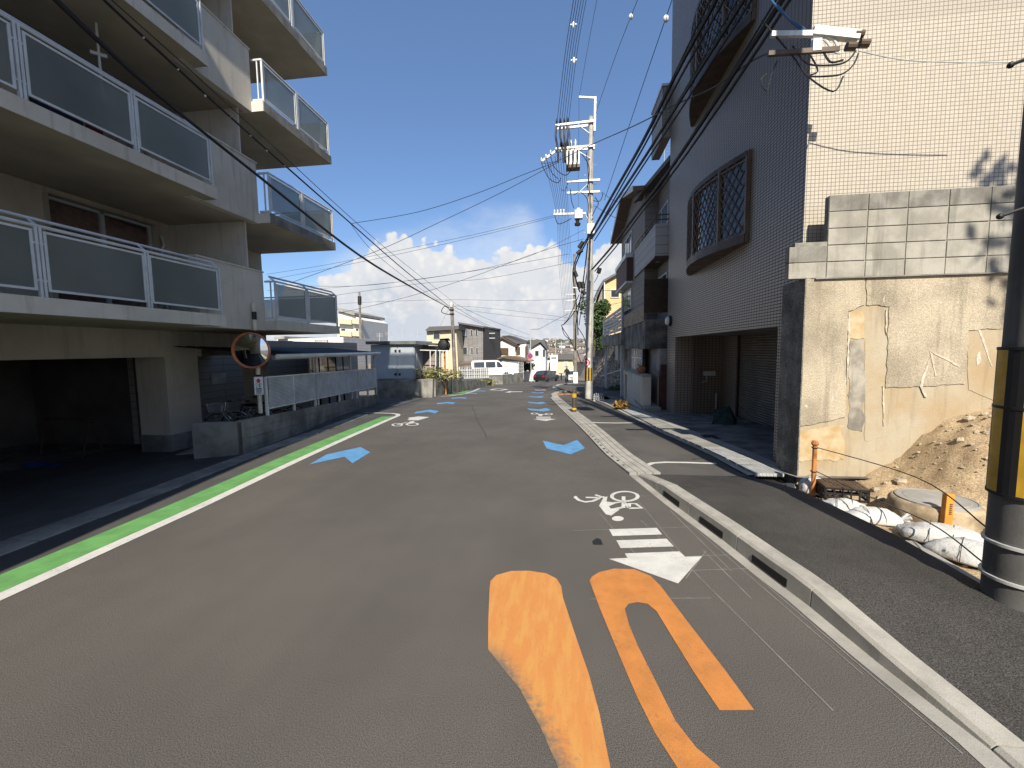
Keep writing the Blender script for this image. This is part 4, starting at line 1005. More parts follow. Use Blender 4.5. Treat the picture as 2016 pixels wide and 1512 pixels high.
for k, z in enumerate(TOPS):
    S = MB().box(XM + .001, XF, -8, 7.38, z - TH, z).build('balcony_slab', 'soffit', A)
    MB().box(XF + .001, XF + .012, -8, 7.385, z - TH - .005, z + .01).build('slab_edge', 'stucco_white', S)
    MB().box(XM + .001, XW - .001, 7.38, 8.83, z - TH, z).build('wing_slab', 'soffit', A)
    MB().box(XW - .16, XW, 7.10, 8.83, z - TH - .012, z + 1.08).build('wing_parapet', 'stucco_white', A)
    MB().box(XW - .18, XW + .02, 7.08, 8.845, z + 1.08, z + 1.11).build('wing_coping', 'stucco_white', A)
    S2 = MB().box(XM + .001, XF, 8.83, YF, z - TH, z).build('balcony_slab', 'soffit', A)
    MB().box(XF + .001, XF + .012, 8.826, YF + .004, z - TH - .004, z + .01).build('slab_edge', 'concrete_old' if k else 'stucco_white', S2)
    MB().box(XW - .3, XF, 8.815, 8.829, z - TH - .004, z + .01).build('slab_edge', 'stucco_white', S2)
    balustrade(z, PY_L, XF, S, k < 2)
    balustrade(z, PY_R, XF, S2, k < 1)
    sd_ = MB()
    for zz in (z + .06, z + .89): sd_.box(XW + .0, XF - .01, 8.86, 8.90, zz - .018, zz + .018)
    sd_.box((XW + XF) / 2 - .012, (XW + XF) / 2 + .012, 8.87, 8.895, z + .06, z + .89)
    sd_.build('side_railing', 'rail_white', S2)
    fr_ = MB()
    fr_.tube([(XF - .026, 11.44, z + .89), (XM + .05, 11.44, z + .89)], .02, 6)
    eo = fr_.build('end_railing', 'rail_white', S2)
    MB().box(XM + .05, XF - .05, 11.43, 11.438, z + .12, z + .84).build('glass_panel', 'frosted_glass', eo)
    MB().box(XM + .01, XF - .06 if k > 2 else XW - .17, 8.60, 8.63, z + .002, z + 2.36 - TH - .002).build('sun_block_partition', 'stucco_white', A)  # added to stop sun through the balconies; upper ones widened out of view
# laundry pole under the third slab and drain pipe by the window
m = MB().tube([(-7.35, 6.22, 7.22), (-7.35, 6.22, 6.1)], .018, 8).tube([(-7.42, 6.15, 6.75), (-7.28, 6.29, 6.75)], .03, 6).tube([(-7.35, 6.22, 6.12), (-7.30, 6.22, 6.06)], .04, 8)
m.build('laundry_hanger', 'rail_white', A)
MB().tube(catl([(XM + .04, 8.36, 4.55), (XM + .08, 8.38, 4.35), (XM + .05, 8.34, 4.1), (XM + .06, 8.36, 2.7)]), .03, 8).build('cooling_pipe', 'alu', A)
# the block's other, taller wing along the street (its corner is what shades the forecourt)
RWG = MB().wall((-4.32, YN, -.4), (0, -11, 0), (0, 0, 16.9), [(2.2 + 3.2 * i, 3.9 + 3.2 * i, 3.2 + 2.6 * f, 4.6 + 2.6 * f) for i in range(3) for f in range(5)], .1)
RWG.wall((-16, YN, -.4), (11.68, 0, 0), (0, 0, 16.9), [(6.5, 8.2, 3.2 + 2.6 * f, 4.5 + 2.6 * f) for f in range(5)], .1)
RWG.wall((-16, YN - 11, -.4), (0, 11, 0), (0, 0, 16.9), []); RWG.wall((-4.32, YN - 11, -.4), (-11.68, 0, 0), (0, 0, 16.9), [])
ro = RWG.build('tall_wing', 'stucco', A)
MB().box(-15.9, -4.42, YN - 10.9, YN - .1, 16.3, 16.5).build('tall_wing_roof', 'concrete', A)
MB().box(-15.5, -4.45, YN - 10.8, YN - .2, .1, 16.2).build('tall_wing_glass', 'window_glass', ro)

# ------------------------------------------------------------------ traffic mirror by the garage exit
pb_ = Vector((-6.64, 8.36, zl(-6.64, 8.36)))
T = thing('traffic_mirror', 'round convex traffic mirror with orange rim on a black and white striped pole', 'traffic mirror', pb_)
mat('pole_white', (.56, .50, .40), .6, .12, 5); mat('pole_black', (.015, .015, .016), .6)
sh0 = MB().tube([pb_ + Vector((0, 0, -.2)), pb_ + Vector((.0, 0, 3.12))], .045, 14).build('pole', 'pole_white', T, smooth=True)
for z0 in (.20, .55, 1.40, 2.36, 2.76):
    MB().tube([pb_ + Vector((0, 0, z0)), pb_ + Vector((0, 0, z0 + .17))], .0475, 14).build('black_band', 'pole_black', sh0, smooth=True)
mc = PY(494, 690, 8.22); nd = (CP - mc); nd.z = -.35; nd.normalize(); nd = Matrix.Rotation(R(-26), 3, 'Z') @ nd
zq = nd.to_track_quat('Z', 'Y').to_matrix()
mat('mirror', (.72, .73, .73), .04, .02, 2, metal=1.0)
pr_m = [(.36 * math.sin(R(a)) / math.sin(R(20)), .36 / math.sin(R(20)) * (math.cos(R(a)) - math.cos(R(20)))) for a in (20, 17, 14, 11, 8, 5, 2.5, .2)]
MB().lathe(mc, pr_m, 40, zq).build('mirror_face', 'mirror', T, smooth=True)
mat('rim_orange', (.50, .16, .07), .5, .12, 6)
MB().lathe(mc, [(.355, -.06), (.382, -.05), (.388, .03), (.375, .04), (.36, .02), (.35, -.0)], 40, zq).build('rim', 'rim_orange', T, smooth=True)
MB().lathe(mc, [(.05, -.14), (.2, -.1), (.355, -.055), (.35, -.05)], 32, zq).build('mirror_back', 'rim_orange', T, smooth=True)
MB().bar(mc - nd * .1, Vector((pb_.x, pb_.y, mc.z)), .05).build('bracket', 'galv', T)
sc = PY(509.5, 759.5, 8.29)
mat('sign_white', (.68, .68, .66), .5, .04, 4); mat('sign_red', (.50, .03, .035), .5); mat('sign_navy', (.02, .03, .09), .5)
nb = Vector((.45, -.9, 0)).normalized(); sx_ = Vector((-nb.y, nb.x, 0)); Ms = Matrix((sx_, -nb, Vector((0, 0, 1)))).transposed()
sp_ = MB().obox(sc, (.17, .012, .39), Ms).build('caution_plate', 'sign_white', T)
hp = [(-.055, .11), (0, .165), (.055, .11), (.03, .11), (.03, .07), (-.03, .07), (-.03, .11)]
MB().prism([sc + sx_ * x + Vector((0, 0, z)) + nb * .008 for x, z in hp], nb * .002).build('house_arrow', 'sign_red', sp_)
for ch, dz in (('注', -.01), ('意', -.125)):
    me = text_mesh(ch, .145, .001); o = bpy.data.objects.new('lettering', me); COL.objects.link(o); me.materials.append(MT['sign_navy'])
    Mw = Matrix((sx_, Vector((0, 0, 1)), nb)).transposed()
    o.matrix_world = Matrix.Translation(sc + nb * .0085 + Vector((0, 0, dz)) - ORG[T.name]) @ Mw.to_4x4(); o.parent = sp_

# ------------------------------------------------------------------ bicycle parking: low block wall, corrugated screen, shelter roof
WA, WB = Vector((-6.32, 7.44, 0)), Vector((-8.54, 18.31, 0)); wd = (WB - WA); WL = wd.length; wd.normalize(); wn_ = Vector((wd.y, -wd.x, 0))
if wn_.x < 0: wn_ = -wn_
LW = thing('block_wall', 'low stained concrete block wall below the corrugated bicycle screen', 'wall', (WA + WB) / 2)
def wz(s): p = WA + wd * s; return zr(p.y)
bl, bhh = .40, .19; pr2 = None; nrow = 4
for r in range(nrow):
    s = 0.; c = 0
    while s < WL - .05:
        L_ = min(bl, WL - s); q = WA + wd * (s + L_ / 2); zc = (.636 - .006 - .66 * (s + L_ / 2) / WL) - bhh * (r + .5) + .0
        if pr2 is None:
            pr2 = MB().box(-bl / 2 + .005, bl / 2 - .005, -.06, .06, -bhh / 2 + .004, bhh / 2 - .004).build('block', 'concrete_old', loc=(0, 0, 0), bevel=.004); o = pr2; o.parent = LW
        else: o = share(pr2, 'block', LW)
        o.location = q + Vector((0, 0, zc)) - ORG[LW.name] - wn_ * (.06 + random.uniform(0, .004)); o.rotation_euler.z = math.atan2(wd.y, wd.x)
        o.rotation_euler.y = math.atan(.66 / WL)
        s += bl; c += 1
cr_ = MB(); cr_.prism([WA - wn_ * .02 + Vector((0, 0, -.3)), WB - wn_ * .02 + Vector((0, 0, -.9)), WB - wn_ * .02 + Vector((0, 0, -.06)), WA - wn_ * .02 + Vector((0, 0, .60))], -wn_ * .08).build('wall_core', 'joint', LW)
m = MB(); pa = WA - wn_ * .06; m.prism([pa + wn_ * .06 + Vector((0, 0, -.1)), pa + wn_ * .06 + Vector((0, 0, .60)), pa - wn_ * .9 + Vector((0, 0, .60)), pa - wn_ * .9 + Vector((0, 0, -.2))], -wd * -.12); m.build('wall_end', 'concrete_old', LW, bevel=.01)
# corrugated screens
mat('corrugated', (.50, .51, .50), .45, .1, 3, metal=.2, streak=.3)
SCR = thing('bicycle_screen', 'long corrugated metal screen on posts above the low block wall', 'fence', WA + wd * 6)
s_edges = [1.06, 2.4, 3.77, 5.84, 7.9, 9.4, 10.9]
def scr_top(s): return 1.408 - .245 * (s - 1.06) / (WL - 1.06)
def scr_bot(s): return .716 - .37 * (s - 1.06) / (WL - 1.06)
for i in range(len(s_edges) - 1):
    s0, s1 = s_edges[i] + .02, s_edges[i + 1] - .02; m = MB(); nrib = 22; rows = []
    for k in range(nrib * 2 + 1):
        f = k / (nrib * 2); off = .012 if k % 2 else -.004
        rows.append([WA + wd * s + Vector((0, 0, scr_bot(s) + (scr_top(s) - scr_bot(s)) * f)) + wn_ * (off + .02 * math.sin(s * 1.7) * f) for s in (s0, (s0 + s1) / 2, s1)])
    m.v = [Vector(p) for r in rows for p in r]; m.f = [[a * 3 + j, a * 3 + j + 1, (a + 1) * 3 + j + 1, (a + 1) * 3 + j] for a in range(nrib * 2) for j in range(2)]
    po_ = m.build('corrugated_panel', 'corrugated', SCR)
    MB().bar(WA + wd * s0 + Vector((0, 0, scr_top(s0) + .01)), WA + wd * s1 + Vector((0, 0, scr_top(s1) + .01)), .03, .03).build('edge_trim', 'white_metal', po_)
    MB().bar(WA + wd * s0 + Vector((0, 0, scr_bot(s0))), WA + wd * s1 + Vector((0, 0, scr_bot(s1))), .025, .025).build('edge_trim', 'white_metal', po_)
for s in s_edges:
    b_ = WA + wd * s - wn_ * .03; MB().bar(b_ + Vector((0, 0, .62 - .66 * s / WL)), b_ + Vector((0, 0, scr_top(s) + .02)), .05).build('post', 'white_metal', SCR)
# shelter
SHL = thing('bicycle_shelter', 'low bicycle shelter with a dark sheet roof and white gutter', 'shelter', WA + wd * 6 - wn_ * 1.5)
mat('roof_sheet', (.035, .037, .042), .75, .2, 2, spec=.2)
f0 = WA + wd * 1.4 + wn_ * .05; f1 = WA + wd * 11.3 + wn_ * .05
m = MB(); nrb = 60
for k in range(nrb):
    a = f0.lerp(f1, k / nrb); b = f0.lerp(f1, (k + 1) / nrb); h0 = .02 * (k % 2); h1 = .02 * ((k + 1) % 2)
    m.poly([a + Vector((0, 0, 1.90 + h0)), b + Vector((0, 0, 1.90 + h1)), b - wn_ * 2.2 + Vector((0, 0, 2.13 + h1)), a - wn_ * 2.2 + Vector((0, 0, 2.13 + h0))])
m.build('roof', 'roof_sheet', SHL)
MB().tube([f0 + wn_ * .05 + Vector((0, 0, 1.87)), f1 + wn_ * .05 + Vector((0, 0, 1.87))], .055, 8).build('gutter', 'white_metal', SHL)
MB().bar(f0 - wn_ * .05 + Vector((0, 0, 1.84)), f1 - wn_ * .05 + Vector((0, 0, 1.84)), .06, .09).build('front_beam', 'steel', SHL)
for s in (4.2, 7.5, 9.8, 11.1):
    b_ = WA + wd * s - wn_ * .12; MB().bar(b_ + Vector((0, 0, wz(s) - .1)), b_ + Vector((0, 0, 1.85)), .06).build('post', 'white_metal', SHL)
MB().tube([f1 - wd * .5 + wn_ * .05 + Vector((0, 0, 1.84)), f1 - wd * .5 + wn_ * .02 + Vector((0, 0, 1.7)), f1 - wd * .75 - wn_ * .1 + Vector((0, 0, 1.6)), f1 - wd * .75 - wn_ * .1 + Vector((0, 0, 1.2))], .03, 8).build('downpipe', 'white_metal', SHL)
# glazed screen behind the parking bays
GS = thing('glazed_screen', 'row of aluminium framed glass panes behind the bicycle shelter', 'glazing', WA + wd * 9.6 - wn_ * 1.4)
for k in range(5):
    a = WA + wd * (7.2 + k * .95) - wn_ * 1.5; b = WA + wd * (7.2 + (k + 1) * .95) - wn_ * 1.5; m = MB()
    for q in (a, b): m.bar(q + Vector((0, 0, -.5)), q + Vector((0, 0, 1.85)), .05)
    for z in (.95, 1.80): m.bar(a + Vector((0, 0, z)), b + Vector((0, 0, z)), .04)
    w = m.build('window', 'alu', GS); MB().prism([a + Vector((0, 0, .95)), b + Vector((0, 0, .95)), b + Vector((0, 0, 1.80)), a + Vector((0, 0, 1.80))], wn_ * .006).build('pane', 'window_glass', w)

# ------------------------------------------------------------------ bicycles
mat('tyre', (.02, .02, .02), .8); mat('bike_frame_dark', (.03, .032, .036), .35, .1, 5); mat('bike_silver', (.45, .45, .45), .35, .1, 5, metal=.7)
def bicycle(name, label, loc, rz, frame='bike_frame_dark', basket=True, group=None, lean=0.):
    T = thing(name, label, 'bicycle', (0, 0, 0), group)
    r = .33
    for xw_ in (-.53, .53):
        rm = MB().tube([(xw_ + (r - .03) * math.cos(a), 0, r + (r - .03) * math.sin(a)) for a in [k * math.pi / 14 for k in range(28)]], .010, 6, closed=True).build('rim', 'bike_silver', T)
        MB().tube([(xw_ + (r - .012) * math.cos(a), 0, r + (r - .012) * math.sin(a)) for a in [k * math.pi / 14 for k in range(28)]], .018, 7, closed=True).build('tyre', 'tyre', rm)
        sp = MB()
        for k in range(14):
            a = k * math.pi / 7; sp.tube([(xw_ + .02 * math.cos(a + .6), .02 * (-1) ** k, r + .02 * math.sin(a + .6)), (xw_ + (r - .035) * math.cos(a), 0, r + (r - .035) * math.sin(a))], .0018, 3, caps=False)
        sp.tube([(xw_, -.045, r), (xw_, .045, r)], .02, 8); sp.build('spokes', 'bike_silver', rm)
        fd = MB().tube([(xw_ + (r + .02) * math.cos(a), 0, r + (r + .02) * math.sin(a)) for a in [R(20 if xw_ < 0 else 35) + k * R(140 if xw_ < 0 else 115) / 10 for k in range(11)]], .018, 6); fd.build('mudguard', 'bike_silver', T)
    f = MB(); bb = (-.06, 0, .28); seat = (-.22, 0, .72); head = (.36, 0, .78); hl = (.40, 0, .62)
    f.tube([bb, seat], .016, 8); f.tube([bb, (.18, 0, .38), hl], .019, 8); f.tube([(-.17, 0, .56), (.1, 0, .55), head], .013, 8)
    for sg in (-.05, .05): f.tube([(-.53, sg, r), (bb[0], sg * .5, bb[2])], .010, 6); f.tube([(-.53, sg, r), (-.19, sg * .4, .62)], .009, 6); f.tube([(.53, sg, r), (.45, sg, .62), (.41, 0, .66)], .011, 6)
    f.tube([hl, head, (.34, 0, .86)], .018, 8); fo = f.build('frame', frame, T, smooth=True)
    MB().tube([(-.22, 0, .70), (-.25, 0, .82)], .013, 8).build('seat_post', 'bike_silver', fo)
    s_ = MB(); n0 = 0; s_.ball((-.27, 0, .85), (.14, .09, .045), 12, 6); s_.ball((-.17, 0, .855), (.12, .04, .035), 10, 6); s_.build('saddle', 'black', T, smooth=True)
    h = MB().tube(catl([(.16, -.29, .98), (.28, -.25, .99), (.36, -.1, 1.0), (.345, 0, .95), (.36, .1, 1.0), (.28, .25, .99), (.16, .29, .98)], 4), .011, 6).tube([(.345, 0, .84), (.345, 0, .96)], .013, 8); ho = h.build('handlebar', 'bike_silver', T, smooth=True)
    for sg in (-.29, .29): MB().tube([(.17, sg, .98), (.07, sg * 1.02, .97)], .017, 8).build('grip', 'black', ho)
    if basket:
        b = MB()
        for z, w, l in ((.70, .12, .10), (.78, .14, .12), (.86, .155, .135), (.94, .17, .15)):
            b.tube([(.58 + l, w, z), (.58 + l, -w, z), (.58 - l, -w, z), (.58 - l, w, z)], .004, 4, closed=True)
        for k in range(20):
            a = 2 * math.pi * k / 20; cx, sy = max(-1, min(1, 1.4 * math.cos(a))), max(-1, min(1, 1.4 * math.sin(a))); b.tube([(.58 + .10 * cx, .12 * sy, .70), (.58 + .15 * cx, .17 * sy, .94)], .003, 3)
        b.build('basket', 'bike_silver', T)
    c = MB().tube([(-.06, -.07, .28), (-.06, .07, .28)], .02, 8).lathe((-.06, -.04, .28), [(.09, -.004), (.09, .004)], 18, Matrix.Rotation(R(90), 3, 'X'))
    for sg in (1, -1): c.bar((-.06, -.07 * sg, .28), (-.06 + .12 * sg, -.08 * sg, .28 - .11 * sg), .018); c.box(-.06 + .12 * sg - .045, -.06 + .12 * sg + .045, -.08 * sg - .05 * (sg > 0), -.08 * sg + .05 * (sg < 0), .165 - 0 + (.0 if sg > 0 else .22), .185 + (.0 if sg > 0 else .22))
    c.build('crank_and_pedals', 'black', T)
    MB().box(-.52, -.02, -.05, -.035, .27, .35).build('chain_guard', frame, T, bevel=.01)
    k = MB()
    for x in (-.68, -.5, -.35): k.tube([(x, -.07, .72), (x, .07, .72)], .006, 5)
    for sg in (-.07, .07): k.tube([(-.70, sg, .72), (-.25, sg, .70)], .006, 5)
    k.tube([(-.53, .06, r), (-.6, .06, .72)], .006, 5); k.tube([(-.53, -.06, r), (-.6, -.06, .72)], .006, 5)
    k.build('rear_rack', 'bike_silver', T)
    MB().tube([(-.53, .05, r), (-.6, .13, .02)], .008, 6).build('kickstand', 'bike_silver', T)
    T.location = loc; T.rotation_euler = (lean, 0, rz)
    ORG[T.name] = Vector(loc)
    return T
bg_ = 'bicycles parked beneath the apartment block'
bicycle('bicycle', 'parked city bicycle with wire basket next to the garage pillar', (-8.22, 9.62, zl(-8.2, 9.6)), R(197), 'bike_silver', True, bg_, R(4))
bicycle('bicycle', 'parked city bicycle squeezed between two others under the block', (-8.05, 10.05, zl(-8.0, 10.0)), R(203), 'bike_frame_dark', True, bg_, R(-4))
bicycle('bicycle', 'parked dark bicycle behind the low block wall beside the striped mirror pole', (-8.0, 10.55, zl(-8.0, 10.6)), R(206), 'bike_silver', False, bg_, R(5))
pk_ = [G(345, 891, -.12), G(482, 882, -.05), G(500, 862, -.05), G(404, 866, -.12)]
tag(MB().prism([Vector((p.x, p.y, zl(p.x, p.y) - .02)) for p in pk_], (0, 0, .032)).build('parking_slab', 'concrete'), kind='structure')
# bedding and washing behind the glass of one balcony
mat('bedding_navy', (.02, .025, .07), .9, .2, 5); mat('bedding_maroon', (.11, .02, .03), .9, .2, 5); mat('washing_white', (.5, .5, .48), .9, .1, 5)
for y0, y1, mt_n, lb in ((4.72, 5.30, 'bedding_navy', 'dark blue blanket hanging behind the frosted balcony glass'), (5.34, 5.55, 'bedding_maroon', 'dark red blanket hanging behind the frosted balcony glass')):
    m = MB(); n = 8
    for i in range(n):
        a, b = y0 + (y1 - y0) * i / n, y0 + (y1 - y0) * (i + 1) / n; fx = lambda k: XF - .14 + .012 * math.sin(k * 1.9)
        m.prism([(fx(i), a, 5.12), (fx(i + 1), b, 5.12), (fx(i + 1), b, 5.86), (fx(i), a, 5.86)], (-.02, 0, 0))
    tag(m.build('blanket', mt_n), lb, 'blanket')
for z_ in (TOPS[0], TOPS[1]):
    T = thing('cooling_unit', 'white outdoor air-conditioning unit on the %s balcony floor' % ('lower' if z_ < 3 else 'upper'), 'air conditioner', (XM + .35, 9.4, z_))
    MB().box(XM + .2, XM + .5, 9.0, 9.8, z_ + .06, z_ + .62).build('casing', 'white_metal', T, bevel=.015)
    MB().lathe((XM + .505, 9.3, z_ + .34), [(.22, 0), (.22, .01), (.05, .015)], 18, Matrix(((0, 0, 1), (0, 1, 0), (-1, 0, 0)))).build('fan_grille', 'black', T)
    for y_ in (9.1, 9.7): MB().box(XM + .2, XM + .5, y_ - .03, y_ + .03, z_, z_ + .06).build('foot', 'black', T)
# blue sheet and trestle in the garage
T = thing('blue_tarpaulin', 'crumpled blue tarpaulin on the dark garage floor', 'tarpaulin', (-10.4, 7.2, zg)); mat('blue_tarp', (.02, .06, .20), .5, .3, 6)
m = MB(); rows = [[(-11.0 + i * .11, 6.6 + j * .12, zg + .03 + max(0, noise.noise((i * .4, j * .45, 1))) * .28 * math.sin(math.pi * i / 10) * math.sin(math.pi * j / 8)) for i in range(11)] for j in range(9)]
sheet('sheet_folds', rows, 'blue_tarp', T)
T = thing('trestle', 'thin dark metal trestle standing in the garage', 'trestle', (-10.9, 7.9, zg))
for x in (-11.5, -10.4):
    for dy in (-.22, .22): MB().bar((x, 7.9 + dy, zg), (x, 7.9 + dy * .1, zg + .85), .03).build('leg', 'brown_metal', T)
MB().bar((-11.6, 7.9, zg + .86), (-10.3, 7.9, zg + .86), .05).build('top_bar', 'brown_metal', T)
# gutter covers along the forecourt
GC = thing('forecourt_gutter', None, None, (0, 0, 0)); GC['kind'] = 'structure'; first = None
yy = .6
while yy < 12.6:
    x = left_x(yy + .3) - 1.12 - .02 * yy; m = MB(); m.box(-.19, .19, -.295, .295, -.08, .0)
    if first is None: first = m.build('gutter_cover', 'concrete_old', loc=(0, 0, 0), bevel=.006); first.parent = GC; o = first
    else: o = share(first, 'gutter_cover', GC)
    o.location = (x, yy + .3, zl(x, yy + .3) + .012 + random.uniform(-.003, .003)); o.rotation_euler.z = R(3); yy += .6
# ------------------------------------------------------------------ utility poles
mat('insul_white', (.66, .67, .67), .3, .05, 4); mat('transformer', (.60, .61, .60), .45, .08, 4)
mp = Vector((1.23, 21.2, zs(21.2) - .02))
P1 = thing('utility_pole', 'tall grey concrete utility pole with crossarms and a yellow and black band', 'utility pole', mp)
lean = Vector((.10, 0, 0))
mt_ = Vector((1.36, 21.2, 12.9))
MB().tube([mp + Vector((0, 0, -.3)), mp.lerp(mt_, .5), mt_], .175, 16, .115).build('shaft', 'pole_concrete', P1, smooth=True)
MB().lathe(mt_, [(.115, 0), (.10, .06), (.05, .1)], 14).build('cap', 'concrete', P1)
for k, z in enumerate([2.2 + .45 * i for i in range(22)]):
    q = mp.lerp(mt_, (z - mp.z) / (mt_.z - mp.z)); s = 1 if k % 2 else -1
    MB().tube([q + Vector((.14 * s, 0, 0)), q + Vector((.29 * s, 0, 0)), q + Vector((.29 * s, 0, .03))], .008, 5).build('step_bolt', 'galv', P1)
def band(P, base, top, z0, z1, r, n, parent):
    for i in range(n):
        a0, a1 = 2 * math.pi * i / n, 2 * math.pi * (i + 1) / n; m = MB(); rr = []
        for z in (z0, z1):
            q = base.lerp(top, (z - base.z) / (top.z - base.z)); rr.append([q + Vector((r * math.cos(a0 + (a1 - a0) * k / 3), r * math.sin(a0 + (a1 - a0) * k / 3), 0)) for k in range(4)])
        for k in range(3): m.poly([rr[0][k], rr[0][k + 1], rr[1][k + 1], rr[1][k]])
        m.build('stripe', 'yellow_band' if i % 2 else 'black', parent)
zb0, zb1 = PY(1158, 749, 21.2).z, PY(1158, 724, 21.2).z
band(P1, mp, mt_, zb0, zb1, .182, 14, P1)
# curved round notice on the pole
m = MB(); q = mp.lerp(mt_, .14); zc = PY(1154, 714, 21.2).z
def curved(ang0, ang1, r, zc, hh, mt, nm, par, c=mp, ring=None):
    m = MB(); n = 10
    for i in range(n):
        for j in range(n):
            u0, u1, v0, v1 = i / n, (i + 1) / n, j / n, (j + 1) / n
            cu, cv = (u0 + u1) - 1, (v0 + v1) - 1; d = math.hypot(cu, cv)
            if ring and not (ring[0] <= d <= ring[1]): continue
            f = lambda u, v: Vector((c.x + .012 + r * math.cos(ang0 + (ang1 - ang0) * u), c.y + r * math.sin(ang0 + (ang1 - ang0) * u), zc - hh + 2 * hh * v))
            m.poly([f(u0, v0), f(u1, v0), f(u1, v1), f(u0, v1)])
    return m.build(nm, mt, par)
npl = curved(R(-190), R(-70), .186, zc, .22, 'sign_white', 'notice_plate', P1)
curved(R(-190), R(-70), .189, zc, .22, 'sign_red', 'red_ring', npl, ring=(.62, .98)); curved(R(-190), R(-70), .189, zc, .22, 'sign_red', 'red_ring', npl, ring=(0, .38))
def at1(px, py, dy=0.): return PY(px, py, 21.2 + dy)
def arm(a, b, dy, w=.09): MB().bar(at1(*a, dy), at1(*b, dy), w, w).build('crossarm', 'galv', P1)
arm((1094, 247), (1171, 238), -.16); arm((1094, 254), (1160, 247), .16); arm((1093, 293), (1171, 287), -.16); arm((1093, 298), (1171, 292), .16)
arm((1093, 298), (1065, 319), -.1); arm((1116, 358), (1181, 354), -.16); arm((1116, 380), (1181, 377), -.16); arm((1090, 422), (1153, 420), -.16)
MB().bar(at1(1170.5, 258, -.2), at1(1172, 191, -.2), .09).build('top_extension', 'galv', P1); MB().bar(at1(1173, 193, -.2), at1(1140, 191, -.2), .07).build('top_extension', 'galv', P1)
for a, b in (((1139, 246), (1160, 262)), ((1139, 298), (1162, 312)), ((1141, 378), (1157, 362)), ((1150, 418), (1157, 430))): MB().bar(at1(*a, -.14), at1(*b, -.14), .05, .02).build('brace', 'galv', P1)
def insul(px, py, h, mt='insul_white', dy=-.16, r=.045):
    p = at1(px, py, dy); MB().lathe(p, [(r * .6, 0), (r, .03), (r * .6, .06), (r, .09), (r * .6, .12), (r * .9, .15), (r * .3, h)], 10).build('insulator', mt, P1, smooth=True)
for px, py in ((1096, 246), (1103, 245), (1111, 244), (1118, 243), (1097, 292), (1104, 291), (1111, 290), (1118, 290)): insul(px, py, .30, 'black', r=.055)
for px, py in ((1124, 289), (1133, 288)): insul(px, py, .32, 'insul_white', r=.06)
for px, py in ((1066, 319), (1075, 312), (1084, 304), (1092, 421), (1098, 421), (1104, 420), (1110, 420)): insul(px, py, .20, r=.06)
bxp = at1(1128, 316, -.45)
tb = MB().box(bxp.x - .31, bxp.x + .31, bxp.y - .22, bxp.y + .22, bxp.z - .36, bxp.z + .40).build('switch_box', 'transformer', P1, bevel=.02)
MB().box(bxp.x - .325, bxp.x + .325, bxp.y - .235, bxp.y + .235, bxp.z - .40, bxp.z - .26).build('box_base', 'brown_metal', tb)
for k in range(3): MB().tube(catl([bxp + Vector((-.2 + .2 * k, -.22, .35)), bxp + Vector((-.2 + .2 * k, -.34, .2)), bxp + Vector((-.2 + .2 * k, -.3, -.1)), bxp + Vector((-.25 + .2 * k, -.26, -.35))]), .035, 6).build('bushing_lead', 'black', tb)
q = at1(1139, 423, -.3); MB().box(q.x - .19, q.x + .19, q.y - .16, q.y + .16, q.z - .2, q.z + .2).build('small_transformer', 'transformer', P1, bevel=.02)
MB().lathe(q + Vector((0, 0, .2)), [(.1, 0), (.1, .08), (.05, .12)], 10).build('transformer_cap', 'insul_white', P1); MB().lathe(q + Vector((-.05, 0, -.5)), [(.13, 0), (.15, .1), (.08, .14), (.1, .3)], 12).build('lightning_arrester', 'black', P1)
q = at1(1163, 451, -.22); MB().box(q.x - .18, q.x + .18, q.y - .1, q.y + .06, q.z - .24, q.z + .24).build('white_box', 'transformer', P1, bevel=.02)
# droppers: black leads hanging between the crossarms
for i, (x0, x1) in enumerate(((1096, 1098), (1104, 1108), (1111, 1112), (1117, 1114), (1120, 1124))):
    MB().tube(catl([at1(x0, 247, -.2), at1(x0 - 2 + i, 268, -.25), at1(x1, 292, -.2), at1(x1 + 1, 320, -.2)]), .045 if i < 4 else .02, 6).build('dropper', 'black', P1)
for L in (((1066, 322), (1080, 350), (1098, 360), (1104, 350)), ((1076, 315), (1085, 338), (1098, 352)), ((1084, 308), (1092, 330), (1112, 345), (1125, 335)), ((1146, 304), (1160, 330), (1156, 370)), ((1118, 360), (1112, 375), (1104, 372)), ((1092, 424), (1098, 440), (1110, 438), (1125, 430)), ((1123, 372), (1125, 395), (1130, 410)), ((1130, 384), (1142, 378), (1156, 392), (1160, 420)), ((1171, 388), (1178, 400), (1172, 412), (1166, 425)), ((1168, 395), (1180, 396), (1186, 386), (1185, 380)), ((1154, 300), (1160, 360), (1164, 410))):
    MB().tube(catl([at1(*p, -.3) for p in L]), .018, 5).build('lead_wire', 'cable', P1)
MB().tube([mp.lerp(mt_, .5) + Vector((.16, -.1, 0)), mp + Vector((.19, -.1, 0))], .03, 8).build('riser_pipe', 'galv', P1)
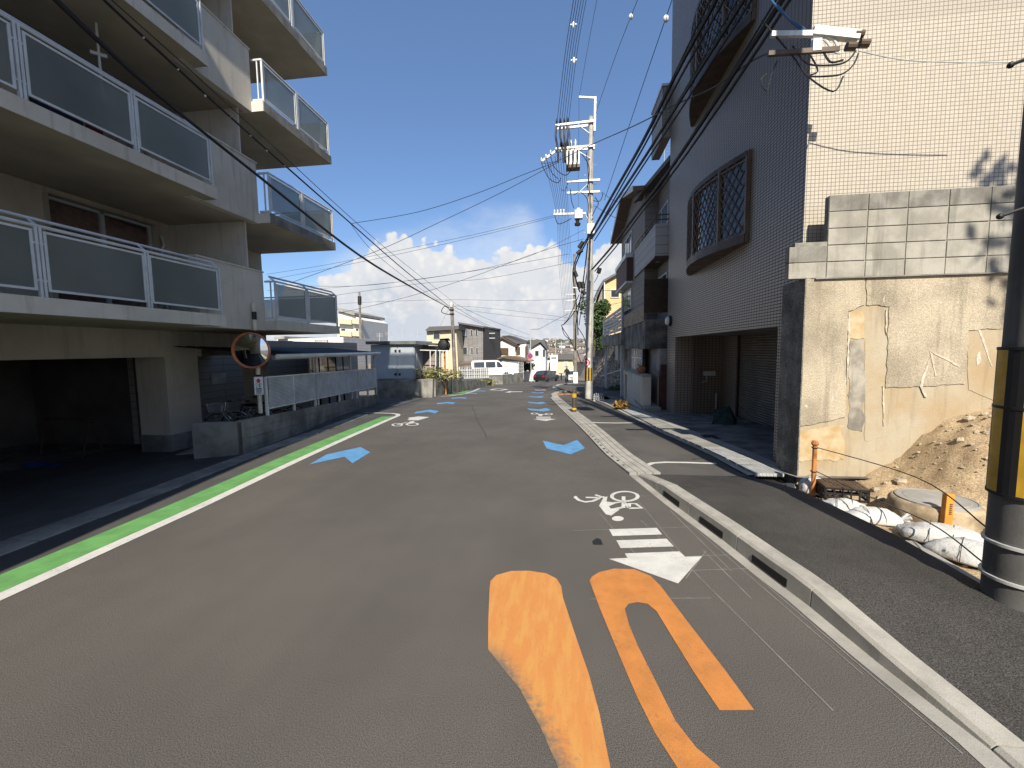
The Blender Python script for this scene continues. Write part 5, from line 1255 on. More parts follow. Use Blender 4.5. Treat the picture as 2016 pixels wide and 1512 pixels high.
# near pole at the right edge
np0 = Vector((3.18, 3.22, .04)); nt = Vector((3.24, 3.22, 14.5))
P2 = thing('utility_pole', 'thick concrete utility pole with a tall black and yellow striped sleeve beside the dug-out lot', 'utility pole', np0)
mat('pole_shaded', (.095, .095, .092), .8, .18, 2, .15, 60, streak=.4)  # concrete coloured darker to imitate the shaded side facing the camera
MB().tube([np0 + Vector((0, 0, -.3)), np0.lerp(nt, .5), nt], .185, 24, .14).build('shaft', 'pole_shaded', P2, smooth=True)
zb0, zb1 = PY(1985, 990, 3.0).z, PY(1995, 690, 3.0).z
for i in range(12):
    a0, a1 = 2 * math.pi * i / 12, 2 * math.pi * (i + 1) / 12; m = MB()
    for k in range(3):
        b0, b1 = a0 + (a1 - a0) * k / 3, a0 + (a1 - a0) * (k + 1) / 3
        f = lambda a, z: np0.lerp(nt, (z - np0.z) / (nt.z - np0.z)) + Vector((.196 * math.cos(a), .196 * math.sin(a), 0))
        m.poly([f(b0, zb0), f(b1, zb0), f(b1, zb1), f(b0, zb1)])
    m.build('stripe', 'yellow_band' if i % 2 else 'black', P2)
for z in (zb0 - .01, (zb0 + zb1) / 2 + .1, zb1 + .01, .55, .30): MB().lathe(np0.lerp(nt, (z - np0.z) / (nt.z - np0.z)), [(.17, -.012), (.20, -.01), (.20, .01), (.17, .012)], 24).build('strap', 'black' if z > .6 else 'galv', P2, smooth=True)
for px, py, qx, qy in ((2003, 116, 1990, 128), (2003, 408, 1969, 426)):
    a_ = PY(px, py, 3.2); b_ = PY(qx, qy, 3.2); MB().tube([a_ + Vector((.12, 0, .02)), b_], .011, 6).build('step_bolt', 'black', P2); MB().ball(b_, .02, 8, 6).build('bolt_end', 'black', P2)
for s, z in [(1, 2.4 + .9 * k) for k in range(8)]: MB().tube([np0.lerp(nt, z / 14.4) + Vector((.18, 0, 0)), np0.lerp(nt, z / 14.4) + Vector((.38, 0, 0))], .011, 6).build('step_bolt', 'black', P2)
MB().tube([(3.10, 3.02 + .2 * math.cos(a), 3.30 + .1 * math.sin(a)) for a in [k * .6 for k in range(11)]], .014, 6, closed=True).build('cable_coil', 'black', P2)
MB().obox((3.2, 3.02, 3.0), (.06, .05, .42)).build('label_plate', 'galv', P2)
for z, x0, x1 in ((13.9, 1.2, 3.7), (12.4, 1.5, 3.7), (8.6, 2.6, 3.9), (6.4, 2.6, 3.9)): MB().bar((x0, 3.05, z), (x1, 3.05, z), .09).build('crossarm', 'galv', P2)
tk = Vector((2.6, 3.2, 10.2)); MB().lathe(tk, [(.26, 0), (.3, .05), (.3, .75), (.2, .85)], 18).build('transformer', 'transformer', P2)
for k in range(5): MB().tube(catl([(1.4 + .4 * k, 3.0, 13.9), (1.7 + .35 * k, 2.9, 12.8), (2.3 + .12 * k, 3.0, 11.1)]), .03, 5).build('dropper', 'black', P2)

# ------------------------------------------------------------------ overhead cables
MPL, NPL = (1.3, 21.2), (3.3, 3.2)
def cable(pxs, A_, B_, r, label, group, name='overhead_cable', n=6, mt='cable'):
    P = [PV(px, py, A_, B_) for px, py in pxs]
    return tag(MB().tube(catl(P, n), r, 6).build(name, mt, smooth=True), label, 'cable', group)
def cable_y(pxs, y0, y1, r, label, group, name='overhead_cable', mt='cable'):
    n = len(pxs) - 1; P = [PY(px, py, y0 + (y1 - y0) * (i / n)) for i, (px, py) in enumerate(pxs)]
    return tag(MB().tube(catl(P, 6), r, 6).build(name, mt, smooth=True), label, 'cable', group)
g1 = 'thick black cable bundles between the two concrete poles'
l1 = 'thick black cable bundle slung from the grey pole up past the tiled wall'
for dx, dy, r in ((0, 0, .046), (5, 4, .028), (-4, 3, .018)):
    cable([(1163 + dx, 462 + dy), (1199 + dx, 397 + dy), (1265 + dx, 280 + dy), (1330 + dx * 1.5, 148 + dy * 2), (1410 + dx * 3, 0), (1500 + dx * 3, -170)], MPL, NPL, r, l1, g1)
    cable([(1165 + dx, 470 + dy), (1212 + dx, 397 + dy), (1268 + dx, 312 + dy), (1330 + dx * 1.5, 212 + dy * 2), (1464 + dx * 3, 0), (1560 + dx * 3, -160)], MPL, NPL, r * .85, l1, g1)
    cable([(1166 + dx, 530 + dy), (1205 + dx, 485 + dy), (1260 + dx, 412 + dy), (1326 + dx, 324 + dy * 2), (1430 + dx * 2, 167 + dy * 2), (1540 + dx * 3, 0), (1640 + dx * 3, -160)], MPL, NPL, r * .9, l1, g1)
MPT, NPT = (.0, 21.2), (1.75, 3.2)
for k in range(6):
    o = .19 * k
    cable([(1096 + 4.6 * k, 246 - k * .6), (1112 + 4.6 * k, 110), (1129 + 5 * k, 0), (1150 + 7 * k, -150), (1205 + 12 * k, -500)], (MPT[0] - .25 + o, 21.2), (NPT[0] - .35 + o * 1.2, 3.2), .011, 'thin black high line running from the top crossarm over the road', 'high lines on the top crossarm')
for px, py in ((1129, 49), (1130, 119)):
    c = PV(px, py, (MPT[0] + .1, 21.2), (NPT[0] + .1, 3.2)); m = MB().ball(c, (.05, .05, .13), 8, 6); m.ball(c + Vector((.09, 0, 0)), .045, 8, 5); m.ball(c + Vector((-.09, 0, 0)), .045, 8, 5)
    tag(m.build('line_spacer', 'insul_white', smooth=True), 'small white cross-shaped spacer clipped on the high lines', 'spacer', 'spacers on the high lines')
cable([(1140, 192), (1157, 95), (1175, 0), (1190, -80)], (1.0, 21.2), (2.6, 3.2), .008, 'faint thin ground wire from the raised steel arm of the grey pole', None)
cable_y([(1140, 190), (1139, 330), (1138, 520)], 21.2, 40, .008, 'faint thin ground wire dropping from the raised steel arm downhill', None)
for L, b in ((((1173, 222), (1212, 110), (1255, 0), (1290, -90)), (1242, 33)), (((1190, 394), (1258, 190), (1323, 0), (1360, -110)), (1311, 37))):
    cable(L, (1.45, 21.2), (3.6, 3.2), .010, 'single thin wire with a round white marker ball rising past the tiled building', 'thin wires with marker balls')
    c = PV(*b, (1.45, 21.2), (3.6, 3.2)); m = MB().ball(c, (.07, .07, .09), 12, 8); tag(m.build('marker_ball', 'insul_white', smooth=True), 'round white marker ball threaded on a thin wire', 'marker ball', 'marker balls on thin wires')
cable([(1066, 322), (1096, 317), (1162, 286), (1250, 247), (1330, 206), (1405, 172), (1477, 122), (1515, 104)], (.0, 21.2), (3.6, 5.95), .014, 'dark service line reaching from the grey pole across to the tiled building', None)
# lines crossing the street to the left
LA, LB = (.4, 21.2), (-16., 22.5)
g2 = 'thin wires crossing the street to the left'; l2 = 'thin dark wire crossing the street from the grey pole to the left side'
for L, r in ((((1098, 318), (1030, 344), (935, 382), (820, 418), (692, 440)), .014), (((1096, 321), (985, 380), (860, 440), (740, 495), (572, 557)), .013), (((1092, 424), (950, 458), (800, 490), (650, 520), (525, 540)), .008), (((1092, 427), (950, 463), (800, 497), (650, 528), (525, 552)), .008),
             (((1150, 470), (1050, 500), (930, 545), (800, 585), (660, 618), (540, 640)), .010), (((1150, 452), (1020, 512), (840, 548), (660, 566), (525, 572)), .008), (((1120, 500), (1000, 522), (850, 546), (700, 563), (540, 561)), .009), (((1130, 515), (960, 548), (830, 558), (650, 583)), .008), (((1125, 588), (1020, 592), (880, 590), (720, 595), (650, 600)), .007), (((1120, 626), (1020, 613), (930, 604), (890, 603)), .006), (((1118, 632), (1000, 621), (920, 611), (890, 607)), .006)):
    cable(L, LA, LB, r, l2, g2)
# lines over the apartment balconies, from the timber-coloured pole at the bend
PB = Vector((-7.95, 30., zr(30) - .3)); LP_, LN = (-7.95, 30.), (-5.2, 2.)
g3 = 'black cables running past the apartment balconies'; l3 = 'black cable running from high over the balconies down to the pole at the bend'
for L, r in ((((70, -40), (108, 0), (300, 178), (500, 340), (700, 498), (800, 560), (884, 606)), .022), (((78, -40), (120, 5), (308, 182), (505, 342), (703, 498), (803, 560), (884, 606)), .014), (((180, -30), (208, 3), (350, 135), (500, 272), (700, 448), (800, 535), (884, 603)), .018), (((190, -30), (220, 0), (360, 125), (510, 262), (700, 437), (800, 522), (900, 600)), .008), (((690, 440), (740, 500), (830, 570), (884, 605)), .007)):
    cable(L, LP_, LN, r, l3, g3)
# clips on the middle cable
m = MB()
for px, py in ((282, 73), (350, 136), (404, 189), (453, 230), (493, 267), (525, 297), (560, 326)): m.ball(PV(px, py, LP_, LN), .018, 6, 5)
tag(m.build('cable_clips', 'insul_white'), 'row of small white clips on the cable past the balconies', 'clips', kind='stuff')
# pole at the bend
P3 = thing('utility_pole', 'short weathered utility pole with cable clamps behind the stained wall at the bend', 'utility pole', PB)
tp3 = PY(889, 598, 30.); b3 = PY(897, 745, 30.)
mat('pole_brown', (.19, .17, .14), .85, .2, 3, streak=.3)
MB().tube([b3 + Vector((0, 0, -1.2)), tp3], .15, 12, .12).build('shaft', 'pole_brown', P3, smooth=True); MB().lathe(tp3 + Vector((0, 0, -.25)), [(.17, 0), (.17, .2), (.08, .36)], 10).build('cap', 'galv', P3)
MB().tube([tp3 + Vector((.05, -.1, -.3)), tp3 + Vector((.5, -.1, -.05)), tp3 + Vector((.9, -.1, 0))], .02, 6).build('lamp_arm', 'galv', P3)
for z in (-.45, -.75): MB().lathe(tp3 + Vector((0, 0, z)), [(.12, -.05), (.19, -.04), (.19, .04), (.12, .05)], 12).build('clamp', 'black', P3)
MB().tube(catl([tp3 + Vector((-.1, -.15, -.4)), tp3 + Vector((-.5, -.15, -.2)), tp3 + Vector((-.7, -.2, -.6)), tp3 + Vector((-.15, -.15, -.8))]), .03, 6).build('cable_loop', 'black', P3)
for L in (((893, 602), (960, 640), (1040, 668)), ((900, 600), (960, 628), (1044, 660)), ((896, 612), (990, 655), (1060, 668))): cable(L, (-7.95, 30.), (-3.0, 58.), .012, 'dark wire falling from the pole at the bend towards the houses downhill', 'wires falling downhill from the bend')
cable([(884, 608), (866, 642)], (-7.95, 30.), (-12., 40.), .010, 'short wire from the pole at the bend to the cream house', None)
# second pole downhill with cable tangle
B2 = G(1133, 755); P4 = thing('utility_pole', 'brownish utility pole wrapped in black cable tangles behind the grey pole', 'utility pole', B2)
t2 = PY(1131, 500, B2.y)
MB().tube([B2 + Vector((0, 0, -.3)), t2], .20, 12, .13).build('shaft', 'pole_brown', P4, smooth=True)
MB().box(B2.x - .24, B2.x + .24, B2.y - .24, B2.y + .24, B2.z, B2.z + 1.2).build('white_sleeve', 'sign_white', P4, bevel=.05)
for a, b in (((1114, 580), (1134, 579)), ((1114, 592), (1134, 590)), ((1112, 612), (1138, 610))): MB().bar(PY(*a, B2.y - .2), PY(*b, B2.y - .2), .1).build('crossarm', 'galv', P4)
MB().bar(PY(1128, 566, 22), PY(1153, 570, 22), .12, .05).build('street_lamp_arm', 'white_metal', P4)
g4 = 'black cables sagging between the grey pole and the pole behind it'
for L, r in ((((1158, 470), (1140, 505), (1132, 530), (1136, 560), (1142, 575)), .035), (((1160, 462), (1136, 505), (1128, 540), (1135, 600), (1138, 660)), .03), (((1157, 480), (1150, 540), (1144, 580), (1134, 640), (1133, 690)), .03), (((1150, 575), (1130, 615), (1112, 637), (1106, 642), (1120, 665), (1133, 690)), .02), (((1106, 642), (1112, 660), (1128, 672)), .018), (((1140, 580), (1120, 625), (1108, 640)), .02), (((1136, 690), (1145, 715), (1152, 700)), .02), (((1138, 645), (1150, 665), (1153, 680)), .02), (((1160, 500), (1152, 560), (1146, 600), (1140, 640)), .02)):
    cable_y(L, 20.9, 24., r, 'black cable sagging from the grey pole to the brownish pole behind', g4)
for c, d in (((1140, 488), (1148, 476)), ((1136, 500), (1146, 492)), ((1131, 535), (1135, 545)), ((1139, 555), (1142, 568)), ((1146, 555), (1149, 568)), ((1178, 538), (1181, 528)), ((1147, 572), (1152, 580))):
    a_, b_ = PY(*c, 20.6), PY(*d, 20.6); tag(MB().tube([a_, b_], .10, 10).build('splice_case', 'black', smooth=True), 'black cable splice case hanging in the wires by the grey pole', 'splice case', 'splice cases on the cables')
cable([(1180, 530), (1176, 545), (1170, 556)], MPL, NPL, .015, 'short black lead under the splice case right of the grey pole', None)
for k in range(9):
    x0 = 1072 + 5.2 * k; cable_y([(x0, 318 - (k > 3) * 10), (x0 + (1118 - x0) * .45 + 4, 430), (1100 + 3.2 * k, 520), (1112 + 2.4 * k, 640)], 21.2, B2.y + 6, .010, 'thin black line dropping from the grey pole downhill', 'lines dropping downhill from the grey pole')
g5 = 'wires to the houses on the right'
for L in (((1160, 572), (1190, 572), (1240, 570)), ((1140, 602), (1200, 600), (1240, 590)), ((1185, 378), (1210, 395), (1262, 408)), ((1170, 405), (1215, 430), (1265, 440))): cable(L, (1.3, 21.2), (5., 23.5), .010, 'thin dark wire from the grey pole to the three-storey house', g5)
cable_y([(1044, 648), (1060, 648), (1090, 632), (1118, 618)], 58, B2.y, .02, 'sagging wire from the downhill lamp post to the brownish pole', None)

# ------------------------------------------------------------------ bollard and bottles
bp_ = G(1130.5, 812, .02); BO = thing('bollard', 'brown bollard with two yellow bands on the footway', 'bollard', bp_)
mat('bollard_brown', (.055, .045, .032), .6, .15, 6)
MB().lathe(bp_, [(.075, -.05), (.075, .74), (.068, .765), (.04, .785)], 18).build('shaft', 'bollard_brown', BO, smooth=True)
for z0, z1 in ((.51, .65), (.09, .16)): MB().lathe(bp_, [(.0755, z0), (.079, z0 + .004), (.079, z1 - .004), (.0755, z1)], 18).build('yellow_band', 'yellow_band', BO, smooth=True)
for k, (px, py) in enumerate(((1170, 790), (1174, 788), (1178, 789), (1182, 788), (1186, 789))):
    c = G(px, py, .02); T = thing('water_bottle', 'clear water bottle standing at the foot of the grey pole', 'bottle', c, 'bottles at the foot of the grey pole')
    MB().lathe(c, [(.05, 0), (.055, .02), (.055, .2), (.045, .24), (.02, .29), (.02, .31)], 12).build('bottle_body', 'clear_bottle', T, smooth=True); MB().lathe(c + Vector((0, 0, .31)), [(.022, 0), (.022, .025)], 10).build('cap', 'insul_white', T)
# ------------------------------------------------------------------ helpers for walls seen in known planes
def boxpx(m, x0, x1, npx, pt, pb, fpx):
    p, q = PX(npx, pt, x0), PX(npx, pb, x0); yf = PX(fpx, (pt + pb) / 2, x0).y
    m.box(x0, x1, p.y, yf, q.z, p.z); return m
def YQ(pxs, y, th, m=None): return (m or MB()).prism([PY(px, py, y) for px, py in pxs], (0, th, 0))
def XQ(pxs, x, th, m=None): return (m or MB()).prism([PX(px, py, x) for px, py in pxs], (th, 0, 0))
k7 = lambda L: [(1030 + x / 3.78, 380 + y / 3.78) for x, y in L]
def sidingmat(name, col, pitch, rough=.7, dark=.55, axis=2):
    m = bpy.data.materials.new(name); m.use_nodes = True; b = m.node_tree.nodes['Principled BSDF']; t = NT(m.node_tree); MT[name] = m
    pos = t.n('NewGeometry').outputs['Position']; sp = t.n('SeparateXYZ'); t.put(sp.inputs[0], pos)
    fr = t.m('FRACT', t.m('DIVIDE', t.m('ADD', sp.outputs[axis], 50.), pitch)); g = t.sstep(fr, .03, .12)
    c = t.mix(t.noise(pos, 1.5, 5), tuple(q * .86 for q in col), tuple(min(1, q * 1.1) for q in col)); c = t.mix(g, tuple(q * dark for q in col), c)
    t.put(b.inputs['Base Color'], c); b.inputs['Roughness'].default_value = rough
    bp = t.n('Bump'); bp.inputs['Strength'].default_value = .5; bp.inputs['Distance'].default_value = .015; t.put(bp.inputs['Height'], g); t.put(b.inputs['Normal'], bp.outputs[0])
sidingmat('siding_grey', (.42, .41, .40), .30); sidingmat('siding_brown', (.10, .045, .038), .10); sidingmat('siding_taupe', (.22, .195, .17), .25)
sidingmat('siding_cream', (.50, .44, .31), .22); sidingmat('siding_yellow', (.56, .40, .20), .25); sidingmat('siding_white', (.62, .61, .58), .25)
sidingmat('roof_tile', (.085, .08, .08), .28, .6, .5, 1); sidingmat('roof_brown', (.17, .12, .085), .25, .7, .5, 1)
tilemat('brick_grey', 'x', (.25, .24, .235), (.15, .145, .145), (.09, .09, .09), (.55, .13), .03, .8); tilemat('brick_dark', 'y', (.06, .058, .058), (.045, .045, .045), (.03, .03, .03), (.55, .13), .03, .8)

# ------------------------------------------------------------------ three-storey house beyond the tiled building
HS = thing('three_storey_house', 'narrow three-storey house with grey siding balcony and dark red-brown bay', 'house', (5, 20, zr(20)))
MB().box(3.75, 9, 15.0, 18.6, -.9, 8.6).build('near_wall', 'siding_taupe', HS)
ga = MB(); pk = PX(1224, 408, 2.75)
ga.prism([(3.24, 17.6, -.9), (3.24, 24.3, -.9), (3.24, 24.3, 8.05), (3.24, 20.8, 8.95), (3.24, 17.6, 8.15)], (5.5, 0, 0)); ga.build('gable_wall', 'siding_taupe', HS)
for (y0, z0), (y1, z1) in (((20.8, 9.12), (25.0, 8.05)), ((20.8, 9.12), (17.2, 8.2))):
    MB().prism([(2.72, y0, z0), (2.72, y1, z1), (2.72, y1, z1 - .16), (2.72, y0, z0 - .16)], (6.3, 0, 0)).build('gable_roof', 'roof_brown', HS)
    MB().prism([(2.69, y0, z0 + .02), (2.69, y1, z1 + .02), (2.69, y1, z1 - .2), (2.69, y0, z0 - .2)], (.028, 0, 0)).build('barge_board', 'white_metal', HS)
e0, e1 = PY(1322, 314, 14.9), PY(1250, 399, 18.4)
MB().prism([e0, e1, e1 + Vector((5, .3, 1.2)), e0 + Vector((5, .3, 1.2))], (0, 0, .14)).build('main_roof', 'roof_tile', HS)
MB().bar(e0 + Vector((-.02, 0, .06)), e1 + Vector((-.02, 0, .06)), .10, .16).build('eave_gutter', 'brown_metal', HS)
m = MB(); boxpx(m, 3.2, 3.76, 1290.6, 440, 503, 1249.6); bal = m.build('balcony', 'siding_grey', HS)
ny = PX(1290.6, 440, 3.2).y; ly = PX(1249.6, 500, 3.2).y; tz_ = PX(1290.6, 440, 3.2).z; bz = PX(1290.6, 503, 3.2).z
MB().box(3.185, 3.75, ny - .015, ly + .015, bz - .05, bz - .003).build('balcony_soffit', 'brown_metal', bal)
for yy_ in (ny + .8, ny + 2.4): MB().lathe((3.45, yy_, bz - .06), [(.07, 0), (.07, .012)], 12).build('downlight', 'lamp_glass', bal)
rl = MB()
for z in (.14, .30): rl.tube([(3.24, ly, tz_ + z), (3.24, ny + .04, tz_ + z), (3.75, ny + .04, tz_ + z)], .022, 6)
for k in range(6): rl.tube([(3.24, ny + .04 + (ly - ny - .04) * k / 5, tz_), (3.24, ny + .04 + (ly - ny - .04) * k / 5, tz_ + .3)], .015, 6)
rl.build('balcony_rail', 'brown_metal', bal)
m = MB(); boxpx(m, 2.95, 3.3, 1233.7, 507, 553, 1213.3); by = m.build('bay', 'siding_brown', HS)
p_, q_ = PX(1233.7, 507, 2.95), PX(1213.3, 520, 2.95); MB().box(2.90, 3.25, p_.y - .05, q_.y + .05, p_.z, p_.z + .2).build('bay_trim', 'white_metal', by); z_ = PX(1233.7, 553, 2.95).z; MB().box(2.92, 3.25, p_.y - .03, q_.y + .03, z_ - .08, z_ - .003).build('bay_sill', 'white_metal', by)
def xwin(x, pa, pt, pb_, pf, par, name='window', n=2, gl='window_glass', fm='white_metal'):
    p, q = PX(pa, pt, x), PX(pa, pb_, x); yf = PX(pf, (pt + pb_) / 2, x).y; m = MB(); y0, y1 = sorted((p.y, yf)); w = .05
    m.box(x - .05, x - .004, y0, y0 + w, q.z, p.z); m.box(x - .05, x - .004, y1 - w, y1, q.z, p.z); m.box(x - .05, x - .004, y0 + w, y1 - w, p.z - w, p.z); m.box(x - .05, x - .004, y0 + w, y1 - w, q.z, q.z + w)
    for k in range(1, n): yy_ = y0 + (y1 - y0) * k / n; m.box(x - .045, x - .006, yy_ - .02, yy_ + .02, q.z + w, p.z - w)
    o = m.build(name, fm, par); MB().box(x - .025, x - .005, y0 + w, y1 - w, q.z + w, p.z - w).build('pane', gl, o); return o
xwin(3.24, 1245, 453, 495, 1231, HS, n=3); xwin(3.24, 1244, 567, 607, 1228, HS); xwin(3.75, 1318, 392, 436, 1292, HS, gl='bright_glass'); xwin(3.75, 1315, 535, 552, 1297, HS)
# terrace with louvre screens
tw = MB(); tw.box(2.92, 3.74, 15.55, 20.9, 1.9, 2.95); tw.build('terrace_wall', 'concrete_dark', HS)
lo = MB(); YL = 15.5
pz0, pz1 = PY(1270, 616, YL).z, PY(1270, 549, YL).z; xa_, xb_ = PY(1268, 580, YL).x, 3.76
for k in range(24): z = pz0 + (pz1 - pz0) * k / 24; lo.box(xa_, xb_, YL, YL + .03, z, z + (pz1 - pz0) / 24 * .62)
lo.build('louvre_screen', 'brown_metal', HS); MB().box(xa_, xb_, YL + .04, YL + .06, pz0, pz1).build('louvre_backing', 'brown_metal', HS)
lf = MB(); za, zb_ = PX(1266, 632, 2.9).z, PX(1266, 602, 2.9).z; yb2 = PX(1228, 620, 2.9).y
for k in range(9): z = za + (zb_ - za) * k / 9; lf.box(2.88, 2.91, 15.6, yb2, z, z + (zb_ - za) / 9 * .6)
for k in range(5): y_ = 15.6 + (yb2 - 15.6) * k / 4; lf.box(2.91, 2.94, y_ - .02, y_ + .02, za - .1, zb_)
lf.build('louvre_fence', 'bronze', HS)
mat('slat_grey', (.33, .34, .36), .5, .08, 3)
SF = thing('slat_fence', 'light grey horizontal slat fence on the concrete ledge beyond the house', 'fence', (2.8, 26, 1.6))
yA, yB = yb2 + .05, PX(1187, 640, 2.85).y
for k in range(6):
    z0 = PX(1226, 650, 2.85).z + k * .20; MB().prism([(2.83, yA, z0), (2.83, yB, z0 - .0), (2.83, yB, z0 + .16), (2.83, yA, z0 + .16)], (.03, 0, 0)).build('slat', 'slat_grey', SF)
for k in range(4): y_ = yA + .1 + (yB - yA - .2) * k / 3; MB().box(2.865, 2.92, y_ - .03, y_ + .03, 1.6, PX(1226, 650, 2.85).z + 1.2).build('post', 'slat_grey', SF)
LG = thing('concrete_ledge', 'stained concrete ledge carrying the slat fence over the driveway', 'ledge', (3, 26, 1.5))
zt_ = PX(1226, 652, 2.8).z - .02
MB().box(2.78, 4.2, yA - .1, yB + .2, zt_ - .62, zt_).build('ledge_face', 'concrete_old', LG, bevel=.02)
for y_ in (yA + 1.2, yB - .6): MB().box(2.95, 3.1, y_, y_ + .15, zr(y_) - .2, zt_ - .62).build('prop', 'white_metal', LG)
c0_ = PX(1215, 700, 2.9); MB().box(2.86, 3.6, c0_.y - .6, c0_.y + .5, c0_.z - .25, zt_ - .62).build('canopy', 'stucco_white', LG)
# street-level frontage of the house: concrete wall, gate pillar, grille door, ramp
FG = thing('house_frontage', 'grey concrete frontage wall with barred opening below the terrace', 'wall', (3.3, 17, zr(17)))
MB().box(3.32, 3.74, 15.0, 18.2, zr(18) - .3, 1.9).build('front_wall', 'concrete', FG)
MB().box(3.26, 3.32, 15.0, 15.9, zr(16) - .3, 1.1).build('tiled_pier', 'tile_corner', FG)
mat('red_door', (.055, .017, .014), .6, .2, 4); MB().box(3.30, 3.5, 14.78, 15.0, zr(15) - .2, 1.35).build('red_door', 'red_door', FG)
MB().box(3.05, 3.74, 18.2, 20.6, zr(20) - .3, 1.9).build('side_wall', 'concrete_old', FG)
gr_ = MB(); gy0, gy1 = PX(1263, 700, 3.0).y, PX(1244, 700, 3.0).y; gz0, gz1 = PX(1255, 737, 3.0).z, PX(1255, 672, 3.0).z
for k in range(6): y_ = gy0 + (gy1 - gy0) * k / 5; gr_.box(2.99, 3.02, y_ - .02, y_ + .02, gz0, gz1)
for f in (0, .5, 1): gr_.box(2.985, 3.015, gy0, gy1, gz0 + (gz1 - gz0) * f - .02, gz0 + (gz1 - gz0) * f + .02)
gr_.build('barred_gate', 'white_metal', FG); MB().box(3.03, 3.05, gy0, gy1, gz0, gz1).build('gate_backing', 'bright_glass', FG)
GPp = thing('gate_pillar', 'pale concrete gate pillar with an arched niche and a clay pot on top', 'pillar', PX(1250, 800, 2.75))
gy0, gy1 = PX(1265, 760, 2.75).y, PX(1228, 760, 2.75).y; gzt = PX(1255, 738, 2.75).z; gzb = zr(gy0) - .1
MB().wall((2.75, gy1, gzb), (0, gy0 - gy1, 0), (0, 0, gzt - gzb), [(.25, 1.0, -1, 1.15)], .3).build('pillar_face', 'stucco_white', GPp); MB().box(2.752, 3.04, gy0 + .0, gy0 + .3, gzb, gzt - .001).build('pillar_side', 'stucco_white', GPp); MB().box(2.72, 3.05, gy0 - .04, gy1 + .04, gzt, gzt + .06).build('coping', 'concrete', GPp)
pt_ = thing('flower_pot', 'small terracotta pot with dry twigs on the gate pillar', 'pot', (2.88, gy0 + 1.0, gzt + .06)); mat('terracotta', (.36, .15, .08), .8)
MB().lathe((2.88, gy0 + 1.0, gzt + .06), [(.1, 0), (.16, .12), (.17, .2), (.12, .24)], 14).build('pot_body', 'terracotta', pt_, smooth=True)
m = MB()
for k in range(8): a = k * .8; m.tube([(2.88, gy0 + 1.0, gzt + .25), (2.88 + .15 * math.cos(a), gy0 + 1.0 + .15 * math.sin(a), gzt + .4)], .012, 4)
m.build('twigs', 'leaf_dry', pt_)
RP = MB(); RP.prism([(2.74, 14.6, zr(14.6) + .03), (3.3, 14.6, zr(14.6) + .03), (3.3, 16.6, zr(14.6) + .1), (2.74, 16.6, zr(14.6) + .1)], (0, 0, .12)); tag(RP.build('entrance_ramp', 'concrete', bevel=.01), 'low sloped concrete ramp at the house entrance', 'ramp')
# dry clump at the kerb
def leaf_mesh(centre, rad, n, size, rs, flat=1.0, shape=None):
    m = MB()
    for i in range(n):
        while True:
            p = Vector((rs.uniform(-1, 1), rs.uniform(-1, 1), rs.uniform(-1, 1)))
            if p.length <= 1 and (shape is None or shape(p)): break
        c = Vector(centre) + Vector((p.x * rad[0], p.y * rad[1], p.z * rad[2])); s = size * rs.uniform(.6, 1.3)
        a = Vector((rs.uniform(-1, 1), rs.uniform(-1, 1), rs.uniform(-.6, .6))).normalized(); b = a.cross(Vector((rs.uniform(-1, 1), rs.uniform(-1, 1), rs.uniform(-1, 1)))).normalized()
        m.poly([c - a * s, c + b * s * .5, c + a * s, c - b * s * .5])
    return m
rs = random.Random(11)
p = G(1221, 806, .03); T = thing('dry_plant', 'small dry yellowish plant growing at the gutter by the gate pillar', 'plant', p)
leaf_mesh(p + Vector((.05, 0, .15)), (.28, .28, .18), 160, .09, rs).build('dry_leaves', 'leaf_dry', T)
MB().tube([p, p + Vector((.02, 0, .2))], .02, 6).build('stem', 'bark', T)
p = G(1205, 770, .03); T = thing('ground_shrub', 'low dark green shrub along the side driveway', 'shrub', (p.x + .6, p.y, p.z)); leaf_mesh((p.x + .8, p.y + .5, p.z + .1), (1.3, .9, .28), 700, .07, rs).build('foliage', 'leaf', T); MB().tube([(p.x + .8, p.y + .5, p.z - .1), (p.x + .8, p.y + .5, p.z + .2)], .03, 6).build('stem', 'bark', T)
# side driveway, stone wall, tree, yellow house
tag(sheet('side_driveway', [[(1.2 + k * 1.5, y, zr(y) + .012 + .04 * k) for k in range(5)] for y in frange(22.3, 36, 1)], 'asphalt_old', loc=(0, 0, 0)), kind='structure')
sm_ = bpy.data.materials.new('rubble_stone'); sm_.use_nodes = True; MT['rubble_stone'] = sm_; b = sm_.node_tree.nodes['Principled BSDF']; t = NT(sm_.node_tree)
pos = t.n('NewGeometry').outputs['Position']; vv = t.vor(t.mapv(pos, (1, 1, 1.4)), 2.6); ve = t.vor(t.mapv(pos, (1, 1, 1.4)), 2.6, 'DISTANCE_TO_EDGE')
g_ = t.sstep(ve.outputs['Distance'], .02, .10); t.put(b.inputs['Base Color'], t.mix(g_, (.04, .038, .035), t.mix(vv.outputs['Color'], (.17, .155, .135), (.26, .23, .20))))
bp = t.n('Bump'); bp.inputs['Strength'].default_value = 1; bp.inputs['Distance'].default_value = .08; t.put(bp.inputs['Height'], g_); t.put(b.inputs['Normal'], bp.outputs[0])
SW = thing('stone_wall', 'dark rubble stone retaining wall beside the side driveway', 'wall', (4.5, 32, zr(32)))
s0, s1 = Vector((2.0, 36, 0)), Vector((5.6, 27.2, 0))
m = MB(); m.prism([s0 + Vector((0, 0, zr(36) - .3)), s1 + Vector((0, 0, zr(27) - .3)), s1 + Vector((.3, 0, 1.3)), s0 + Vector((.3, 0, 1.3))], (1.2, .6, 0)); m.build('stone_face', 'rubble_stone', SW)
